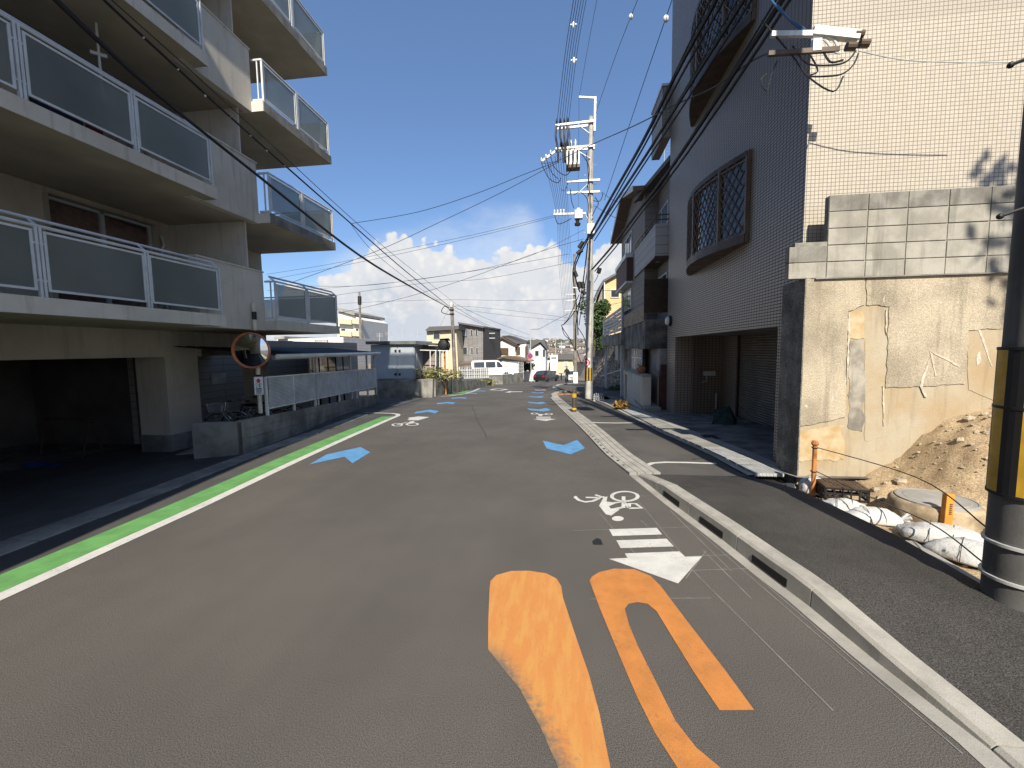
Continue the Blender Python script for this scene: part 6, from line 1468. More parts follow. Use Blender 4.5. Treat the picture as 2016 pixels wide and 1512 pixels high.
MB().bar(s0 + Vector((.2, 0, zr(36) + .6)), s1 + Vector((.1, 0, 1.2)), .08).build('handrail', 'galv', SW); MB().prism([s0 + Vector((.3, 0, 1.3)), s1 + Vector((.3, 0, 1.3)), s1 + Vector((.3, 0, 2.1)), s0 + Vector((.3, 0, 2.1))], (1.0, .5, 0)).build('upper_course', 'concrete_dark', SW)
def tree(name, label, base, h, crown, n, size, seed, leafm='leaf', group=None, trunk_r=.12):
    rs = random.Random(seed); T = thing(name, label, 'tree', base, group); base = Vector(base); cc = base + Vector((0, 0, h))
    m = MB(); m.tube(catl([base, base + Vector((.1, 0, h * .4)), cc + Vector((0, 0, -crown[2] * .2))]), trunk_r, 8, trunk_r * .45)
    cl = []
    for k in range(9):
        a = rs.uniform(0, 6.28); r = rs.uniform(.3, .75); q = cc + Vector((crown[0] * r * math.cos(a), crown[1] * r * math.sin(a), crown[2] * rs.uniform(-.6, .75))); cl.append(q)
        m.tube(catl([base.lerp(cc, .55), base.lerp(cc, .8).lerp(q, .5), q]), trunk_r * .4, 5, trunk_r * .1)
    m.build('trunk', 'bark', T, smooth=True); lm = MB()
    for q in cl + [cc]:
        s = rs.uniform(.38, .6); o = leaf_mesh(q, (crown[0] * s, crown[1] * s, crown[2] * s * .85), n // 10, size, rs); k0 = len(lm.v); lm.v += o.v; lm.f += [[i + k0 for i in f] for f in o.f]
    lm.build('crown', leafm, T); return T
tb_ = PY(1168, 668, 33.); tree('garden_tree', 'dense dark green garden tree behind the grey pole above the stone wall', (tb_.x, 33, 1.3), 2.9, (1.25, 1.25, 1.75), 5200, .10, 4)
tb_ = PY(1180, 690, 34.); tree('garden_tree', 'smaller dark tree in the shade next to the slat fence', (tb_.x + .4, 34, 1.0), 2.0, (1.2, 1.2, 1.3), 2600, .10, 5)
YH = thing('yellow_house', 'pale yellow sided house with dark sloping roof behind the tree', 'house', (4.5, 44, zr(44)))
YQ([(1190, 552), (1226, 533), (1300, 533), (1300, 700), (1190, 700)], 44, 6).build('front_wall', 'siding_yellow', YH); YQ([(1175, 600), (1189.5, 556), (1189.5, 700), (1175, 700)], 44.3, 6).build('side_wall', 'siding_taupe', YH)
MB().prism([PY(1171, 588, 43.6), PY(1187, 551, 43.6), PY(1228, 529, 43.6), PY(1228, 533, 43.6), PY(1189, 555, 43.6), PY(1173, 590, 43.6)], (0, 7, 0)).build('roof', 'roof_tile', YH)
YQ([(1202, 569), (1220, 569), (1220, 586), (1202, 586)], 43.9, .08).build('window', 'white_metal', YH); YQ([(1203.5, 571), (1218.5, 571), (1218.5, 584), (1203.5, 584)], 43.86, .03).build('pane', 'window_glass', YH)
MB().tube([PY(1190, 556, 43.7), PY(1190, 690, 43.7)], .06, 6).build('downpipe', 'white_metal', YH)
an = PX(1308, 305, 4.5); T = thing('roof_antenna', 'thin aerial on the roof edge of the three-storey house', 'antenna', an)
m = MB().tube([an + Vector((0, 0, -.6)), an + Vector((0, 0, .7))], .012, 5)
for k in range(4): m.tube([an + Vector((-.3, 0, .15 + .15 * k)), an + Vector((.3, .1, .15 + .15 * k))], .008, 4)
m.build('aerial', 'galv', T)
# ------------------------------------------------------------------ left side beyond the shelter
CW = thing('concrete_wall', 'stained concrete retaining wall under the grey shed at the bend', 'wall', (-8, 22, zr(22)))
a0 = Vector((-10.4, 22.2)); a1 = G(858, 779); a2 = G(910, 771); a3 = G(960, 760.5); a4 = G(1022, 754.5)
def wall_run(p, q, z0, z1, th, nm, mt, par):
    p, q = Vector((p[0], p[1], 0)), Vector((q[0], q[1], 0)); d = (q - p).normalized(); n = Vector((d.y, -d.x, 0))
    if n.x < 0 and abs(n.x) > abs(n.y): n = -n
    if abs(n.y) >= abs(n.x) and n.y > 0: n = -n
    m = MB(); m.prism([p + Vector((0, 0, z0[0])), q + Vector((0, 0, z0[1])), q + Vector((0, 0, z1[0 + 1])), p + Vector((0, 0, z1[0]))], -n * th); return m.build(nm, mt, par)
zt0 = PY(816, 746, a1.y).z
wall_run(a0, a1, (zr(22) - .4, a1.z - .3), (zt0, zt0), .3, 'wall_face', 'concrete_old', CW)
wall_run(a1, a2, (a1.z - .3, a2.z - .3), (zt0, zt0 - .25), .3, 'wall_face', 'concrete_dark', CW)
wall_run(a2, a3, (a2.z - .3, a3.z - .3), (a2.z + .75, a3.z + .5), .25, 'wall_face', 'concrete_old', CW)
tag(sheet('yard_fill', [[(x, y, zt0 - .12) for x in (-20, -14, a1.x - .25)] for y in (a1.y + .1, 26, 30)], 'dirt', loc=(0, 0, 0)), kind='structure')
SH = thing('storage_shed', 'pale blue-grey storage shed with double doors on the stained wall', 'shed', (-8.8, 25, zt0))
yS = a1.y + .35
mat('shed_blue', (.33, .37, .41), .5, .06, 2); mat('shed_roof', (.12, .125, .13), .6)
YQ([(730, 679), (816, 677), (816, 747), (730, 747)], yS, 2.6).build('body', 'shed_blue', SH)
for L in (((745, 679.5), (781.5, 679), (781.5, 744.5), (745, 744.5)), ((783.5, 679), (814, 678.5), (814, 744.5), (783.5, 744.5))):
    d_ = YQ(L, yS - .035, .03).build('door', 'shed_blue', SH); hx = L[1][0] - 3 if L[0][0] < 750 else L[0][0] + 3
    for py in (691, 737): YQ([(hx - 2, py - 2.5), (hx + 2, py - 2.5), (hx + 2, py + 2.5), (hx - 2, py + 2.5)], yS - .06, .02).build('latch', 'black', d_)
YQ([(719, 672), (818, 671), (820, 677.5), (720, 678)], yS - .25, 3.1).build('roof', 'shed_roof', SH); MB().prism([PY(818, 673, yS - .2), PY(858, 677, yS + 1.2), PY(858, 680, yS + 1.2), PY(818, 678, yS - .2)], (.02, 2.2, 0)).build('roof_return', 'shed_roof', SH)
YQ([(817, 680), (858, 681), (858, 747), (817, 747)], yS + 1.5, 1.2).build('side_wall', 'brown_siding' if 'brown_siding' in MT else 'siding_taupe', SH)
mat('frame_rust', (.30, .20, .13), .7, .4, 9)
FR = thing('pipe_frame', 'rusty white pipe frame standing beside the shed', 'frame', PY(840, 747, yS + .3))
m = MB()
for px in (820, 847, 858, 866, 880): m.tube([PY(px, 748, yS + .4), PY(px, 689, yS + .4)], .03, 6)
for py in (689,): m.tube([PY(818, py, yS + .4), PY(884, py + 2, yS + .4)], .03, 6)
m.build('pipes', 'white_metal', FR)
rs = random.Random(21)
for px, py, w, h, n in ((835, 738, .7, .55, 260), (862, 737, .9, .5, 260), (850, 742, .5, .35, 140), (890, 738, .8, .35, 160)):
    c = PY(px, py, a1.y + .6); T = thing('weed_clump', 'overgrown yellowish weeds on top of the stained wall', 'plant', (c.x, c.y, zt0), 'weeds along the stained wall'); leaf_mesh(c, (w, .35, h), n, .09, rs).build('foliage', 'weed', T)
c = G(958, 760); T = thing('weed_clump', 'yellow-green weeds growing at the road edge below the low wall', 'plant', c); leaf_mesh(c + Vector((-.3, 1, .25)), (1.3, 1.2, .4), 300, .10, rs).build('foliage', 'weed', T)
# orange-poled mirror seen from behind
fm = G(878, 776.5); T = thing('traffic_mirror', 'double traffic mirror seen from its black back on a rusty orange pole', 'traffic mirror', fm)
tp = PY(875, 690, fm.y); MB().tube([fm + Vector((0, 0, -.2)), tp], .055, 10).build('pole', 'rust_orange', T, smooth=True)
for px, py, rr in ((872, 679, .36), (877, 681, .36)):
    c = PY(px, py, fm.y - (.2 if px == 872 else -.1)); MB().ball(c, (rr * .88, .13, rr), 18, 10).build('mirror_back', 'black', T, smooth=True)
MB().bar(tp, PY(874, 690, fm.y - .1), .12, .1).build('bracket', 'black', T)
MB().prism([PY(866, 667, fm.y - .35), PY(880, 666, fm.y - .35), PY(884, 671, fm.y - .1), PY(866, 671, fm.y - .1)], (0, .4, .02)).build('hood', 'black', T)
# ------------------------------------------------------------------ buildings
def house(name, label, y, dep, wallpx, wm, roofpx, rm, wins=(), zlow=None, cat='house', group=None, side=None):
    """front wall polygon in pixels at distance y, extruded back; roof polygon likewise; windows (x0,x1,y0,y1)"""
    c = PY(wallpx[0][0], wallpx[0][1], y); T = thing(name, label, cat, (c.x, y, zr(y)), group)
    pts = [PY(px, py, y) for px, py in wallpx]; MB().prism(pts, (0, dep, 0)).build('wall', wm, T)
    if roofpx:
        MB().prism([PY(px, py, y - .5) for px, py in roofpx], (0, dep + 1.0, 0)).build('roof', rm, T)
    for w in wins:
        o = YQ([(w[0], w[2]), (w[1], w[2]), (w[1], w[3]), (w[0], w[3])], y - .08, .076).build('window', w[4] if len(w) > 4 else 'alu', T); e = min(.8, (w[1] - w[0]) * .15)
        YQ([(w[0] + e, w[2] + e), (w[1] - e, w[2] + e), (w[1] - e, w[3] - e), (w[0] + e, w[3] - e)], y - .11, .028).build('pane', w[5] if len(w) > 5 else 'window_glass', o)
    return T
house('cream_house', 'cream two-storey house with a flat dark roof edge left of the grey house', 47, 7, [(840, 652), (898, 649), (904, 760), (840, 760)], 'siding_cream', [(837, 650), (845, 643), (903, 641), (903, 648), (840, 652)], 'roof_tile', [(853, 866, 653, 667), (851, 872, 684, 694)])
gh = house('grey_house', 'dark grey brick-clad house with a mono-pitch roof and slot windows', 50, 8, [(903, 637), (951, 645), (951, 760), (903, 760)], 'brick_grey', [(901.5, 634), (952, 642), (952, 645.5), (901.5, 637)], 'roof_tile', [(906, 919, 649, 663, 'black', 'bright_glass'), (926, 930, 649, 660), (936, 940, 648, 660), (904, 920, 683, 698), (927, 931, 684, 695), (937, 941, 684, 695)])
m = MB(); q0, q1 = PY(951.3, 645, 50), PY(985, 650, 56); m.prism([Vector((q0.x, 50.05, -4)), Vector((q1.x, 56, -4)), Vector((q1.x, 56, q1.z)), Vector((q0.x, 50.05, q0.z))], (-.5, 2, 0)); m.build('side_wall', 'brick_dark', gh)
MB().prism([PY(951.5, 642, 50), PY(986.5, 647.5, 56), PY(986.5, 650, 56), PY(951.5, 645.5, 50)], (-.6, 2, .02)).build('side_roof', 'roof_tile', gh)
wh = house('white_tiled_house', 'white house with brown gabled tile roof and shuttered window', 60, 9, [(973, 672), (988, 664), (1014, 678), (1014, 730), (973, 730)], 'siding_white', [(969, 673.5), (988, 662), (1017, 677), (1017, 680), (988, 665.5), (970, 676)], 'roof_brown', [(978, 1001, 685, 699, 'brown_metal', 'brown_metal')])
MB().prism([PY(988, 661, 59.4), PY(1003, 660, 60), PY(1037, 672, 62), PY(1037, 676, 62), PY(1016, 677, 59.4)], (0, 8, .05)).build('rear_roof', 'roof_tile', wh)
YQ([(1014.5, 680), (1036, 677), (1036, 730), (1014.5, 730)], 60.6, 6).build('rear_wall', 'siding_white', wh); YQ([(1016, 684), (1024, 683), (1024, 697), (1016, 698)], 60.4, .1).build('window', 'brown_metal', wh); YQ([(1034, 682), (1039, 680), (1039, 700), (1034, 701)], 60.3, .2).build('dark_bay', 'brown_metal', wh)
house('low_house', 'low white house with a reddish brown hipped roof behind the car park', 55, 6, [(985, 706), (1020, 704), (1020, 745), (985, 745)], 'siding_white', [(968, 709), (990, 701), (1015, 703), (1044, 711), (1044, 713), (990, 705), (970, 712)], 'roof_brown', [])
house('tiled_roof_house', 'white house with a dark hipped tile roof beside the lamp post', 68, 8, [(1046, 684), (1064, 676), (1074, 688), (1074, 735), (1046, 735)], 'siding_white', [(1034, 680), (1046, 669), (1071, 669), (1077, 688), (1064, 673.5), (1046, 684), (1036, 684)], 'roof_tile', [(1053, 1061, 690, 701), (1069, 1073, 688, 702, 'black')])
house('dark_roof_house', 'cream house with a wide dark tiled roof further down the street', 84, 8, [(1088, 707), (1128, 707), (1128, 735), (1088, 735)], 'siding_cream', [(1084, 706), (1093, 697), (1126, 697), (1131, 706), (1131, 708), (1084, 708)], 'roof_tile', [(1110, 1118, 712, 722, 'white_metal', 'curtain_pale')])
house('pale_house', 'pale plastered building with balcony left of the dark-roofed cream house', 80, 6, [(1064, 706), (1090, 703), (1090, 748), (1064, 748)], 'siding_white', [(1062, 704), (1098, 700), (1098, 702.5), (1062, 707)], 'concrete', [(1068, 1076, 712, 722), (1080, 1087, 714, 728)])
house('white_block', 'small white flat-roofed block in front of the pale houses', 76, 5, [(1083, 699), (1098, 699), (1098, 730), (1083, 730)], 'siding_white', None, None, [(1085, 1096, 703, 706)])
house('far_block', 'long white low building seen under the apartment balcony', 34, 6, [(545, 668), (676, 664), (676, 720), (545, 720)], 'siding_white', [(540, 664), (560, 662), (560, 667), (540, 668)], 'concrete', [(563, 576, 670, 682), (620, 645, 669, 683, 'brown_metal', 'curtain_pale')], cat='building')
house('white_gable_house', 'white gabled house beneath the far apartment balconies', 38, 6, [(646, 664), (664, 664), (676, 676), (676, 700), (646, 700)], 'siding_white', None, None, [])
ab = house('far_apartment', 'distant white apartment block with stacked balconies beyond the shelter', 62, 10, [(664, 612), (698, 622), (711, 630), (711, 700), (664, 700)], 'siding_white', [(663, 606), (698, 616), (698, 621), (663, 611)], 'concrete', [(671, 680, 646, 652), (671, 681, 668, 674), (700, 706, 646, 655), (701, 707, 664, 672)], cat='building')
for py in (626, 650, 672):
    for x0, x1 in ((664, 692), (693, 712)): YQ([(x0, py), (x1, py + 3), (x1, py + 13), (x0, py + 11)], 61.2, .6).build('balcony', 'siding_cream', ab)
PF = thing('utility_pole', 'dark slender pole beside the distant apartment block', 'utility pole', PY(711, 690, 40)); MB().tube([PY(711, 700, 40), PY(707.5, 575, 40)], .16, 8, .1).build('shaft', 'pole_brown', PF, smooth=True)
for py in (588, 595): MB().lathe(PY(708, py, 40), [(.1, -.25), (.19, -.22), (.19, .22), (.1, .25)], 8).build('clamp', 'black', PF)
# aerials
for px, py0, py1 in ((747, 655, 668), (765, 652, 668), (792, 647, 668), (822, 650, 672)):
    b_, t_ = PY(px, py1 + 4, 40), PY(px, py0, 40); T = thing('roof_antenna', 'thin television aerial rising behind the shed roof', 'antenna', b_, 'aerials behind the shed'); m = MB().tube([b_, t_], .03, 5)
    for k in range(3): m.tube([t_ + Vector((-.35, 0, -.12 - .14 * k)), t_ + Vector((.35, 0, -.12 - .14 * k))], .015, 4)
    m.build('aerial', 'galv', T)
# car park fence and low wall
LWL = thing('car_park_wall', 'low concrete wall with a white mesh fence round the car park', 'wall', (-8, 46, zr(46)))
y5 = 43.
wall_run((PY(962, 742, y5).x, y5), (PY(990, 742, y5).x, y5), (-2.3, -2.3), (PY(975, 741, y5).z,) * 2, .2, 'wall_face', 'concrete_old', LWL)
g0, g1 = Vector((PY(990, 745, y5).x, y5, 0)), Vector((PY(1030, 740, 50.).x, 50., 0))
wall_run(g0, g1, (-2.6, -2.8), (PY(990, 738, y5).z, PY(1030, 733, 50).z), .2, 'wall_face', 'concrete_old', LWL)
m = MB(); z0a, z1a, z0b, z1b = PY(990, 738, y5).z, PY(990, 713, y5).z, PY(1030, 733, 50).z, PY(1030, 713, 50).z
for k in range(13): f = k / 12; m.tube([g0.lerp(g1, f) + Vector((0, 0, z0a + (z0b - z0a) * f)), g0.lerp(g1, f) + Vector((0, 0, z1a + (z1b - z1a) * f))], .022 if k % 3 else .045, 4)
for f in (0, .33, .66, 1): m.tube([g0 + Vector((0, 0, z0a + (z1a - z0a) * f)), g1 + Vector((0, 0, z0b + (z1b - z0b) * f))], .022, 4)
m.build('mesh_fence', 'white_metal', LWL)
h0, h1 = Vector((PY(905, 745, 36.).x, 36., 0)), Vector((PY(962, 742, y5).x, y5, 0)); m = MB()
za, zb2 = PY(905, 746, 36).z, PY(962, 744, y5).z
for k in range(14): f = k / 13; m.tube([h0.lerp(h1, f) + Vector((0, 0, za + (zb2 - za) * f)), h0.lerp(h1, f) + Vector((0, 0, za + 1.05 + (zb2 + 1.1 - za - 1.05) * f))], .025 if k % 3 else .045, 4)
for q in (0, .35, .7, 1.05): m.tube([h0 + Vector((0, 0, za + q)), h1 + Vector((0, 0, zb2 + q))], .022, 4)
m.build('mesh_fence', 'white_metal', LWL)
MB().prism([h0 + Vector((0, .06, za)), h1 + Vector((0, .06, zb2)), h1 + Vector((0, .06, zb2 + 1.0)), h0 + Vector((0, .06, za + .9))], (0, .03, 0)).build('fence_sheet', 'siding_white', LWL)
tag(sheet('car_park', [[(x, y, -1.05 - .02 * (y - 40)) for x in (-18, -12, -7.4)] for y in (38, 44, 50, 54)], 'asphalt_old', loc=(0, 0, 0)), kind='structure')
rdl = MB(); rdl.prism([PY(905, 716, 46), PY(948, 714, 46), PY(948, 718, 46), PY(905, 720, 46)], (0, 3, .2)); tag(rdl.build('carport_roof', 'roof_brown'), 'thin reddish carport roof behind the mesh fence', 'carport')
# street lamps and sign beyond
ls = G(1046, 752.5); T = thing('sign_post', 'tall thin lamp post with a round red and blue parking sign', 'sign post', ls)
MB().tube([ls, PY(1044, 650, ls.y), PY(1046, 647, ls.y), PY(1062, 645, ls.y)], .05, 6).build('post', 'galv', T)
sc2 = PY(1044, 701, ls.y - .12); Mz = Matrix.Rotation(R(90), 3, 'X')
mat('sign_blue', (.03, .06, .30), .5)
MB().lathe(sc2, [(.32, -.01), (.32, .01)], 20, Mz).build('round_sign', 'sign_red', T); MB().lathe(sc2 + Vector((0, -.012, 0)), [(.22, -.006), (.22, .006)], 20, Mz).build('sign_centre', 'sign_blue', T)
MB().bar(sc2 + Vector((-.18, -.022, .18)), sc2 + Vector((.18, -.022, -.18)), .06, .01, (0, 1, 0)).build('sign_slash', 'sign_red', T); MB().obox(PY(1044, 708, ls.y - .12), (.5, .02, .2)).build('plate', 'pink_paint', T)
gwp = house('garden_wall', 'pale garden wall panel beside the lamp post', 58, .2, [(1031, 731), (1056, 731), (1056, 752), (1031, 752)], 'siding_white', None, None, [], cat='wall')
c = PY(1042, 722, 59.5); tree('garden_shrub', 'round dark green shrub behind the pale garden wall', (c.x, 59.5, c.z - 1.5), 1.5, (1.0, 1.0, .75), 900, .13, 9)
for px, y_, pt2 in ((962, 52, 650), (1105, 90, 672), (1094, 110, 660)):
    b_, t_ = PY(px, 730, y_), PY(px, pt2, y_); T = thing('utility_pole', {962: 'pale slim utility pole between the grey house and the white house', 1105: 'thin pole in front of the cream dark-roofed house', 1094: 'far utility pole with crossarms above the valley roofs'}[px], 'utility pole', b_); MB().tube([b_ + Vector((0, 0, -2)), t_], .14, 6, .09).build('shaft', 'pole_concrete', T)
    for dz in (.4, 1.0): MB().bar(t_ + Vector((-.8, 0, -dz)), t_ + Vector((.8, 0, -dz)), .1).build('crossarm', 'galv', T)
# tree standing behind the viewpoint whose leaves shade the top of the block wall
tree('street_tree', 'slender leafy tree overhanging the footway near the dug-out lot', (7.3, -.8, 0), 9.8, (1.0, .9, .9), 420, .12, 31)
# ------------------------------------------------------------------ valley town and hillside
hl = MB(); rows = []
def hz_(x, y): k = max(0., min(1., (y - 230) / 420)); return -6.2 + 17 * k * k * (3 - 2 * k) + 2.5 * noise.noise((x * .006, y * .006, 0)) * k - 9 * max(0, (y - 700) / 500)
HX = [-700 + 35 * i for i in range(41)]; HY = [210 + 30 * j for j in range(24)]
mat('hill', (.10, .105, .07), .95, .4, .03)
tag(sheet('hill', [[(x, y, hz_(x, y)) for x in HX] for y in HY], 'hill', loc=(0, 0, 0)), kind='structure')
rs = random.Random(5); protos = []
mat('town_white', (.55, .53, .49), .8, .1, .3); mat('town_beige', (.45, .39, .31), .8, .1, .3); mat('town_brown', (.24, .17, .13), .8, .1, .3); mat('town_roof', (.16, .15, .15), .8, .2, .3); mat('town_roof_red', (.20, .15, .13), .8, .2, .3)
for k, (wm, rm) in enumerate((('town_white', 'town_roof'), ('town_beige', 'town_roof'), ('town_white', 'town_roof_red'), ('town_brown', 'town_roof'), ('town_beige', 'town_roof_red'))):
    lab = ['distant white house with dark roof on the far hillside', 'distant beige house with dark roof on the far hillside', 'distant white house with red-brown roof on the far hillside', 'distant brown house with dark roof on the far hillside', 'distant beige house with red-brown roof on the far hillside'][k]
    T = thing('distant_house', lab, 'house', (0, 0, 0), 'houses on the far hillside')
    MB().box(-4, 4, -3.5, 3.5, -3, 6).build('wall', wm, T); MB().prism([(-4.6, -4, 6), (4.6, -4, 6), (0, -4, 8.4)], (0, 8, 0)).build('roof', rm, T)
    m = MB()
    for i in (-2.4, .2, 2.2):
        for z in (1, 4): m.box(i - .6, i + .6, -3.56, -3.5, z, z + 1.2)
    for i_, (i, z) in enumerate([(i, z) for i in (-2.4, .2, 2.2) for z in (1, 4)]): MB().box(i - .6, i + .6, -3.56, -3.505, z, z + 1.2).build('window', 'window_glass', T)
    protos.append(T)
spots = []
for i in range(150):
    px = rs.uniform(1040, 1185) if i < 120 else rs.uniform(640, 1000); y = rs.choice((120, 150, 190, 240, 290, 340, 390, 440, 500, 560, 620)) * rs.uniform(.92, 1.08)
    x = PY(px, 690, y).x; z = hz_(x, y) if y > 215 else zr(y) - .4
    if all((x - a) ** 2 + (y - b) ** 2 > 90 for a, b in spots): spots.append((x, y)); 
    else: continue
    k = len(spots) - 1
    T = protos[k] if k < 5 else copy_tree(protos[rs.randrange(5)])
    T.location = (x, y, z); T.rotation_euler.z = rs.choice((0, 0, .3, -.3, 1.57)); T.scale = (rs.uniform(.8, 1.2),) * 2 + (rs.uniform(.6, .85),)
m = MB()
for i in range(260):
    y = rs.uniform(380, 660); x = PY(rs.uniform(1040, 1190), 690, y).x; r = rs.uniform(1.5, 3.5); m.ball((x, y, hz_(x, y) + r * .5), (r, r, r * 1.1), 7, 5)
for v in m.v: v += noise.noise_vector(v * .5) * 1.2
mat('far_leaf', (.055, .07, .045), .8, .3, .1)
tag(m.build('far_woods', 'far_leaf'), 'dark clumps of trees among the far hillside houses', 'woods', kind='stuff')

# ------------------------------------------------------------------ vehicles
mat('car_white', (.66, .67, .68), .25, .03, 2, spec=.6); mat('car_black', (.018, .018, .02), .2, .05, 2, spec=.7); mat('tail_red', (.35, .01, .015), .3); mat('head_lamp', (.6, .62, .65), .15)
def vehicle(name, label, cat, loc, rz, L, Wd, Ht, prof, paint, wheel_r, wx, winds, front_lights=True):
    """prof: side outline (x along length, z); winds: list of side window outlines"""
    T = thing(name, label, cat, (0, 0, 0)); n = len(prof); m = MB(); hw = Wd / 2
    secs = [(-hw, .90, 0), (-hw * .97, .985, .0), (-hw * .8, 1, .0), (hw * .8, 1, .0), (hw * .97, .985, 0), (hw, .90, 0)]
    zmax = max(z for x, z in prof); zw = zmax * .55
    def sec(y, k):
        o = []
        for x, z in prof:
            tum = max(0, (z - zw) / (zmax - zw)) * .13 * hw
            o.append(Vector((x * (.985 if k < 1 else 1), math.copysign(abs(y) - (tum if abs(y) > hw * .5 else 0), y), z if z < .4 else z * (k if z > zmax * .95 else 1) + 0)))
        return o
    S = [sec(y, k) for y, k, _ in secs]
    m.v = [p for s in S for p in s]
    for i in range(len(S) - 1):
        for j in range(n): m.f.append([i * n + j, i * n + (j + 1) % n, (i + 1) * n + (j + 1) % n, (i + 1) * n + j])
    m.f.append(list(range(n))[::-1]); m.f.append([(len(S) - 1) * n + j for j in range(n)])
    bo = m.build('body', paint, T, smooth=True)
    for w in winds:
        for sg in (-1, 1):
            pts = []
            for x, z in w:
                tum = max(0, (z - zw) / (zmax - zw)) * .13 * hw; pts.append(Vector((x, sg * (hw - tum + .004), z)))
            tri_fix(MB().prism(pts, (0, -sg * .03, 0)).build('side_window', 'window_glass', bo))
    for x in wx:
        for sg in (-1, 1):
            M = Matrix.Rotation(R(90), 3, 'X'); ty = MB().lathe((x, sg * (hw - .09), wheel_r), [(wheel_r * .6, -.1), (wheel_r * .95, -.1), (wheel_r, -.07), (wheel_r, .07), (wheel_r * .95, .1), (wheel_r * .6, .1)], 22, M).build('wheel', 'tyre', T, smooth=True)
            MB().lathe((x, sg * (hw - .09), wheel_r), [(wheel_r * .62, -.085), (wheel_r * .62, .085), (wheel_r * .2, .095)], 18, M).build('rim', 'bike_silver', ty)
    return T, bo, hw
van, vb, hw = vehicle('parked_van', 'white van parked in the car park behind the mesh fence', 'van', 0, 0, 4.7, 1.9, 1.98, [(-2.3, .35), (2.35, .35), (2.4, .9), (2.15, 1.05), (1.45, 1.15), (.75, 1.92), (.4, 1.98), (-2.2, 1.97), (-2.35, 1.8), (-2.38, .6)], 'car_white', .34, (-1.45, 1.5), [[(.5, 1.2), (1.25, 1.2), (.75, 1.78), (.45, 1.82)], [(-.75, 1.2), (.35, 1.2), (.3, 1.82), (-.75, 1.82)], [(-2.05, 1.2), (-.9, 1.2), (-.9, 1.82), (-2.05, 1.8)]])
for sg in (-.7, .7): MB().box(2.36, 2.41, sg - .2, sg + .2, .75, .92).build('headlight', 'head_lamp', van); MB().box(-2.40, -2.355, sg - .1, sg + .1, .9, 1.4).build('tail_light', 'tail_red', van)
van.location = (PY(978, 736, 46.5).x - .5, 46.5, -1.2); van.rotation_euler.z = R(12)
car, cb, hw = vehicle('parked_car', 'black car seen from its rear side at the bottom of the bend', 'car', 0, 0, 4.2, 1.7, 1.5, [(-2.05, .3), (2.05, .3), (2.1, .65), (1.9, .8), (.95, .92), (.25, 1.42), (-.2, 1.48), (-1.3, 1.44), (-1.95, .95), (-2.08, .8)], 'car_black', .31, (-1.3, 1.3), [[(-.2, .96), (.75, .96), (.2, 1.36), (-.2, 1.4)], [(-1.5, .98), (-.3, .96), (-.3, 1.4), (-1.2, 1.37)]])
for sg in (-.62, .62): MB().box(-2.1, -2.0, sg - .14, sg + .14, .72, .92).build('tail_light', 'tail_red', car)
MB().prism([(-1.93, -.62, .98), (-1.93, .62, .98), (-1.36, .55, 1.4), (-1.36, -.55, 1.4)], (-.03, 0, .02)).build('rear_window', 'window_glass', cb)
cg = G(1076, 751.5); car.location = (cg.x, cg.y, zr(cg.y)); car.rotation_euler.z = R(66)
wc, wb_, hw = vehicle('small_car', 'small white car coming up the street behind the cyclist', 'car', 0, 0, 3.4, 1.48, 1.62, [(-1.65, .3), (1.65, .3), (1.7, .7), (1.55, .9), (1.15, 1.0), (.6, 1.55), (.2, 1.62), (-1.5, 1.6), (-1.68, 1.0)], 'car_white', .28, (-1.1, 1.1), [[(-.1, 1.02), (.85, 1.02), (.5, 1.5), (-.1, 1.53)], [(-1.4, 1.02), (-.2, 1.02), (-.2, 1.53), (-1.35, 1.5)]])
MB().prism([(1.16, -.6, 1.03), (1.16, .6, 1.03), (.66, .52, 1.5), (.66, -.52, 1.5)], (.03, 0, .03)).build('windscreen', 'window_glass', wb_)
for sg in (-.55, .55): MB().box(1.66, 1.71, sg - .14, sg + .14, .68, .85).build('headlight', 'head_lamp', wc)
MB().box(1.69, 1.72, -.18, .18, .42, .53).build('number_plate', 'yellow_band', wc); MB().box(1.685, 1.71, -.35, .35, .6, .7).build('grille', 'black', wc)
wg = PY(1127, 750, 62.); wc.location = (wg.x, 62., zr(62)); wc.rotation_euler.z = R(-92)

# ------------------------------------------------------------------ cyclist
cyp = G(1116, 758.5); cz = zr(cyp.y) + .03
bike2 = bicycle('bicycle', 'dark bicycle ridden by the person in black on the footway', (cyp.x, cyp.y, cz), R(-92), 'bike_frame_dark', True)
mat('clothes_black', (.022, .022, .026), .85, .2, 6); mat('skin', (.42, .26, .19), .6, .08, 6); mat('hair', (.015, .012, .01), .6)
PN = thing('person', 'person in dark clothes riding a bicycle uphill on the footway', 'person', (0, 0, 0))
me = bpy.data.meshes.new('body'); J = {}
def jv(n, p, r): J[n] = (len(J), p, r)
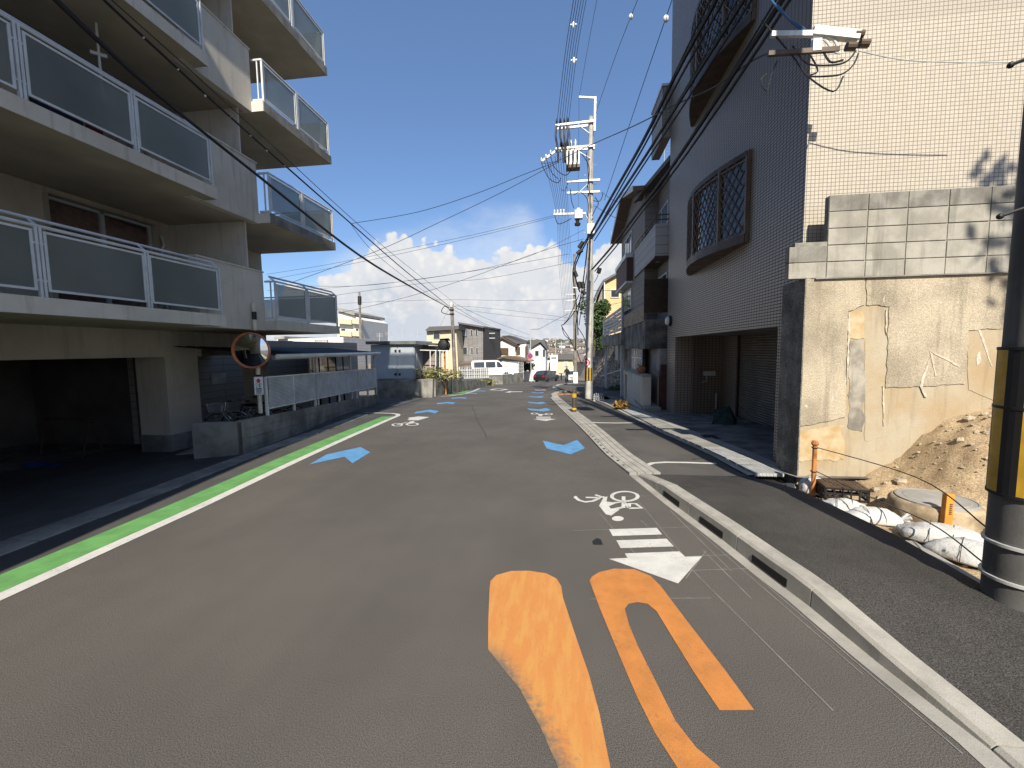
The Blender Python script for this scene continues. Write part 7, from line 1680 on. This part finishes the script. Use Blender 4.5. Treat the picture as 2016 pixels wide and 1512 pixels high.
# local frame: x forward along the bicycle
jv('pelvis', (-.22, 0, .95), .135); jv('belly', (-.17, 0, 1.10), .125); jv('chest', (-.09, 0, 1.32), .145); jv('neck', (-.02, 0, 1.50), .055); jv('head0', (.0, 0, 1.60), .085); jv('head1', (.02, 0, 1.72), .09)
for s, n in ((1, 'l'), (-1, 'r')):
    jv('sh' + n, (-.07, .17 * s, 1.41), .062); jv('el' + n, (.08, .24 * s, 1.17), .045); jv('wr' + n, (.12, .28 * s, 1.02), .032); jv('ha' + n, (.15, .29 * s, .99), .038)
    f = 1 if s > 0 else 0
    jv('hp' + n, (-.2, .09 * s, .92), .095); jv('kn' + n, (.16 + .06 * f, .10 * s, .62 + .18 * f), .062); jv('an' + n, (.0 + .08 * f, .10 * s, .22 + .20 * f), .042); jv('ft' + n, (.15 + .08 * f, .11 * s, .18 + .21 * f), .038)
E_ = [('pelvis', 'belly'), ('belly', 'chest'), ('chest', 'neck'), ('neck', 'head0'), ('head0', 'head1')]
for n in 'lr': E_ += [('chest', 'sh' + n), ('sh' + n, 'el' + n), ('el' + n, 'wr' + n), ('wr' + n, 'ha' + n), ('pelvis', 'hp' + n), ('hp' + n, 'kn' + n), ('kn' + n, 'an' + n), ('an' + n, 'ft' + n)]
me.from_pydata([v[1] for v in J.values()], [(J[a][0], J[b][0]) for a, b in E_], []); ob = bpy.data.objects.new('body', me); COL.objects.link(ob)
sk = ob.modifiers.new('skin', 'SKIN'); sk.use_smooth_shade = True
for i, v in enumerate(J.values()): me.skin_vertices[0].data[i].radius = (v[2], v[2])
me.skin_vertices[0].data[0].use_root = True; ob.modifiers.new('subd', 'SUBSURF').levels = 1; ob.modifiers['subd'].render_levels = 2
me.materials.append(MT['clothes_black']); ob.parent = PN
MB().ball((.03, 0, 1.66), (.095, .078, .118), 14, 10).ball((.125, 0, 1.655), (.018, .014, .022), 8, 6).ball((.02, .08, 1.66), (.02, .012, .03), 6, 5).ball((.02, -.08, 1.66), (.02, .012, .03), 6, 5).build('face', 'skin', PN, smooth=True, loc=None)
m = MB().ball((.0, 0, 1.71), (.105, .092, .10), 14, 8); m.build('hair', 'hair', PN, smooth=True)
for s in (1, -1):
    m = MB().ball((.15, .29 * s, .99), (.045, .03, .022), 8, 6)
    for k in range(4): m.tube([(.17 + .0, .29 * s + (k - 1.5) * .016, 1.0), (.2, .29 * s + (k - 1.5) * .016, .985), (.195, .29 * s + (k - 1.5) * .016, .96)], .008, 5)
    m.tube([(.14, .265 * s, .99), (.165, .26 * s, .965)], .009, 5); m.build('hand', 'skin', PN, smooth=True)
PN.location = (cyp.x, cyp.y, cz); PN.rotation_euler.z = R(-92)
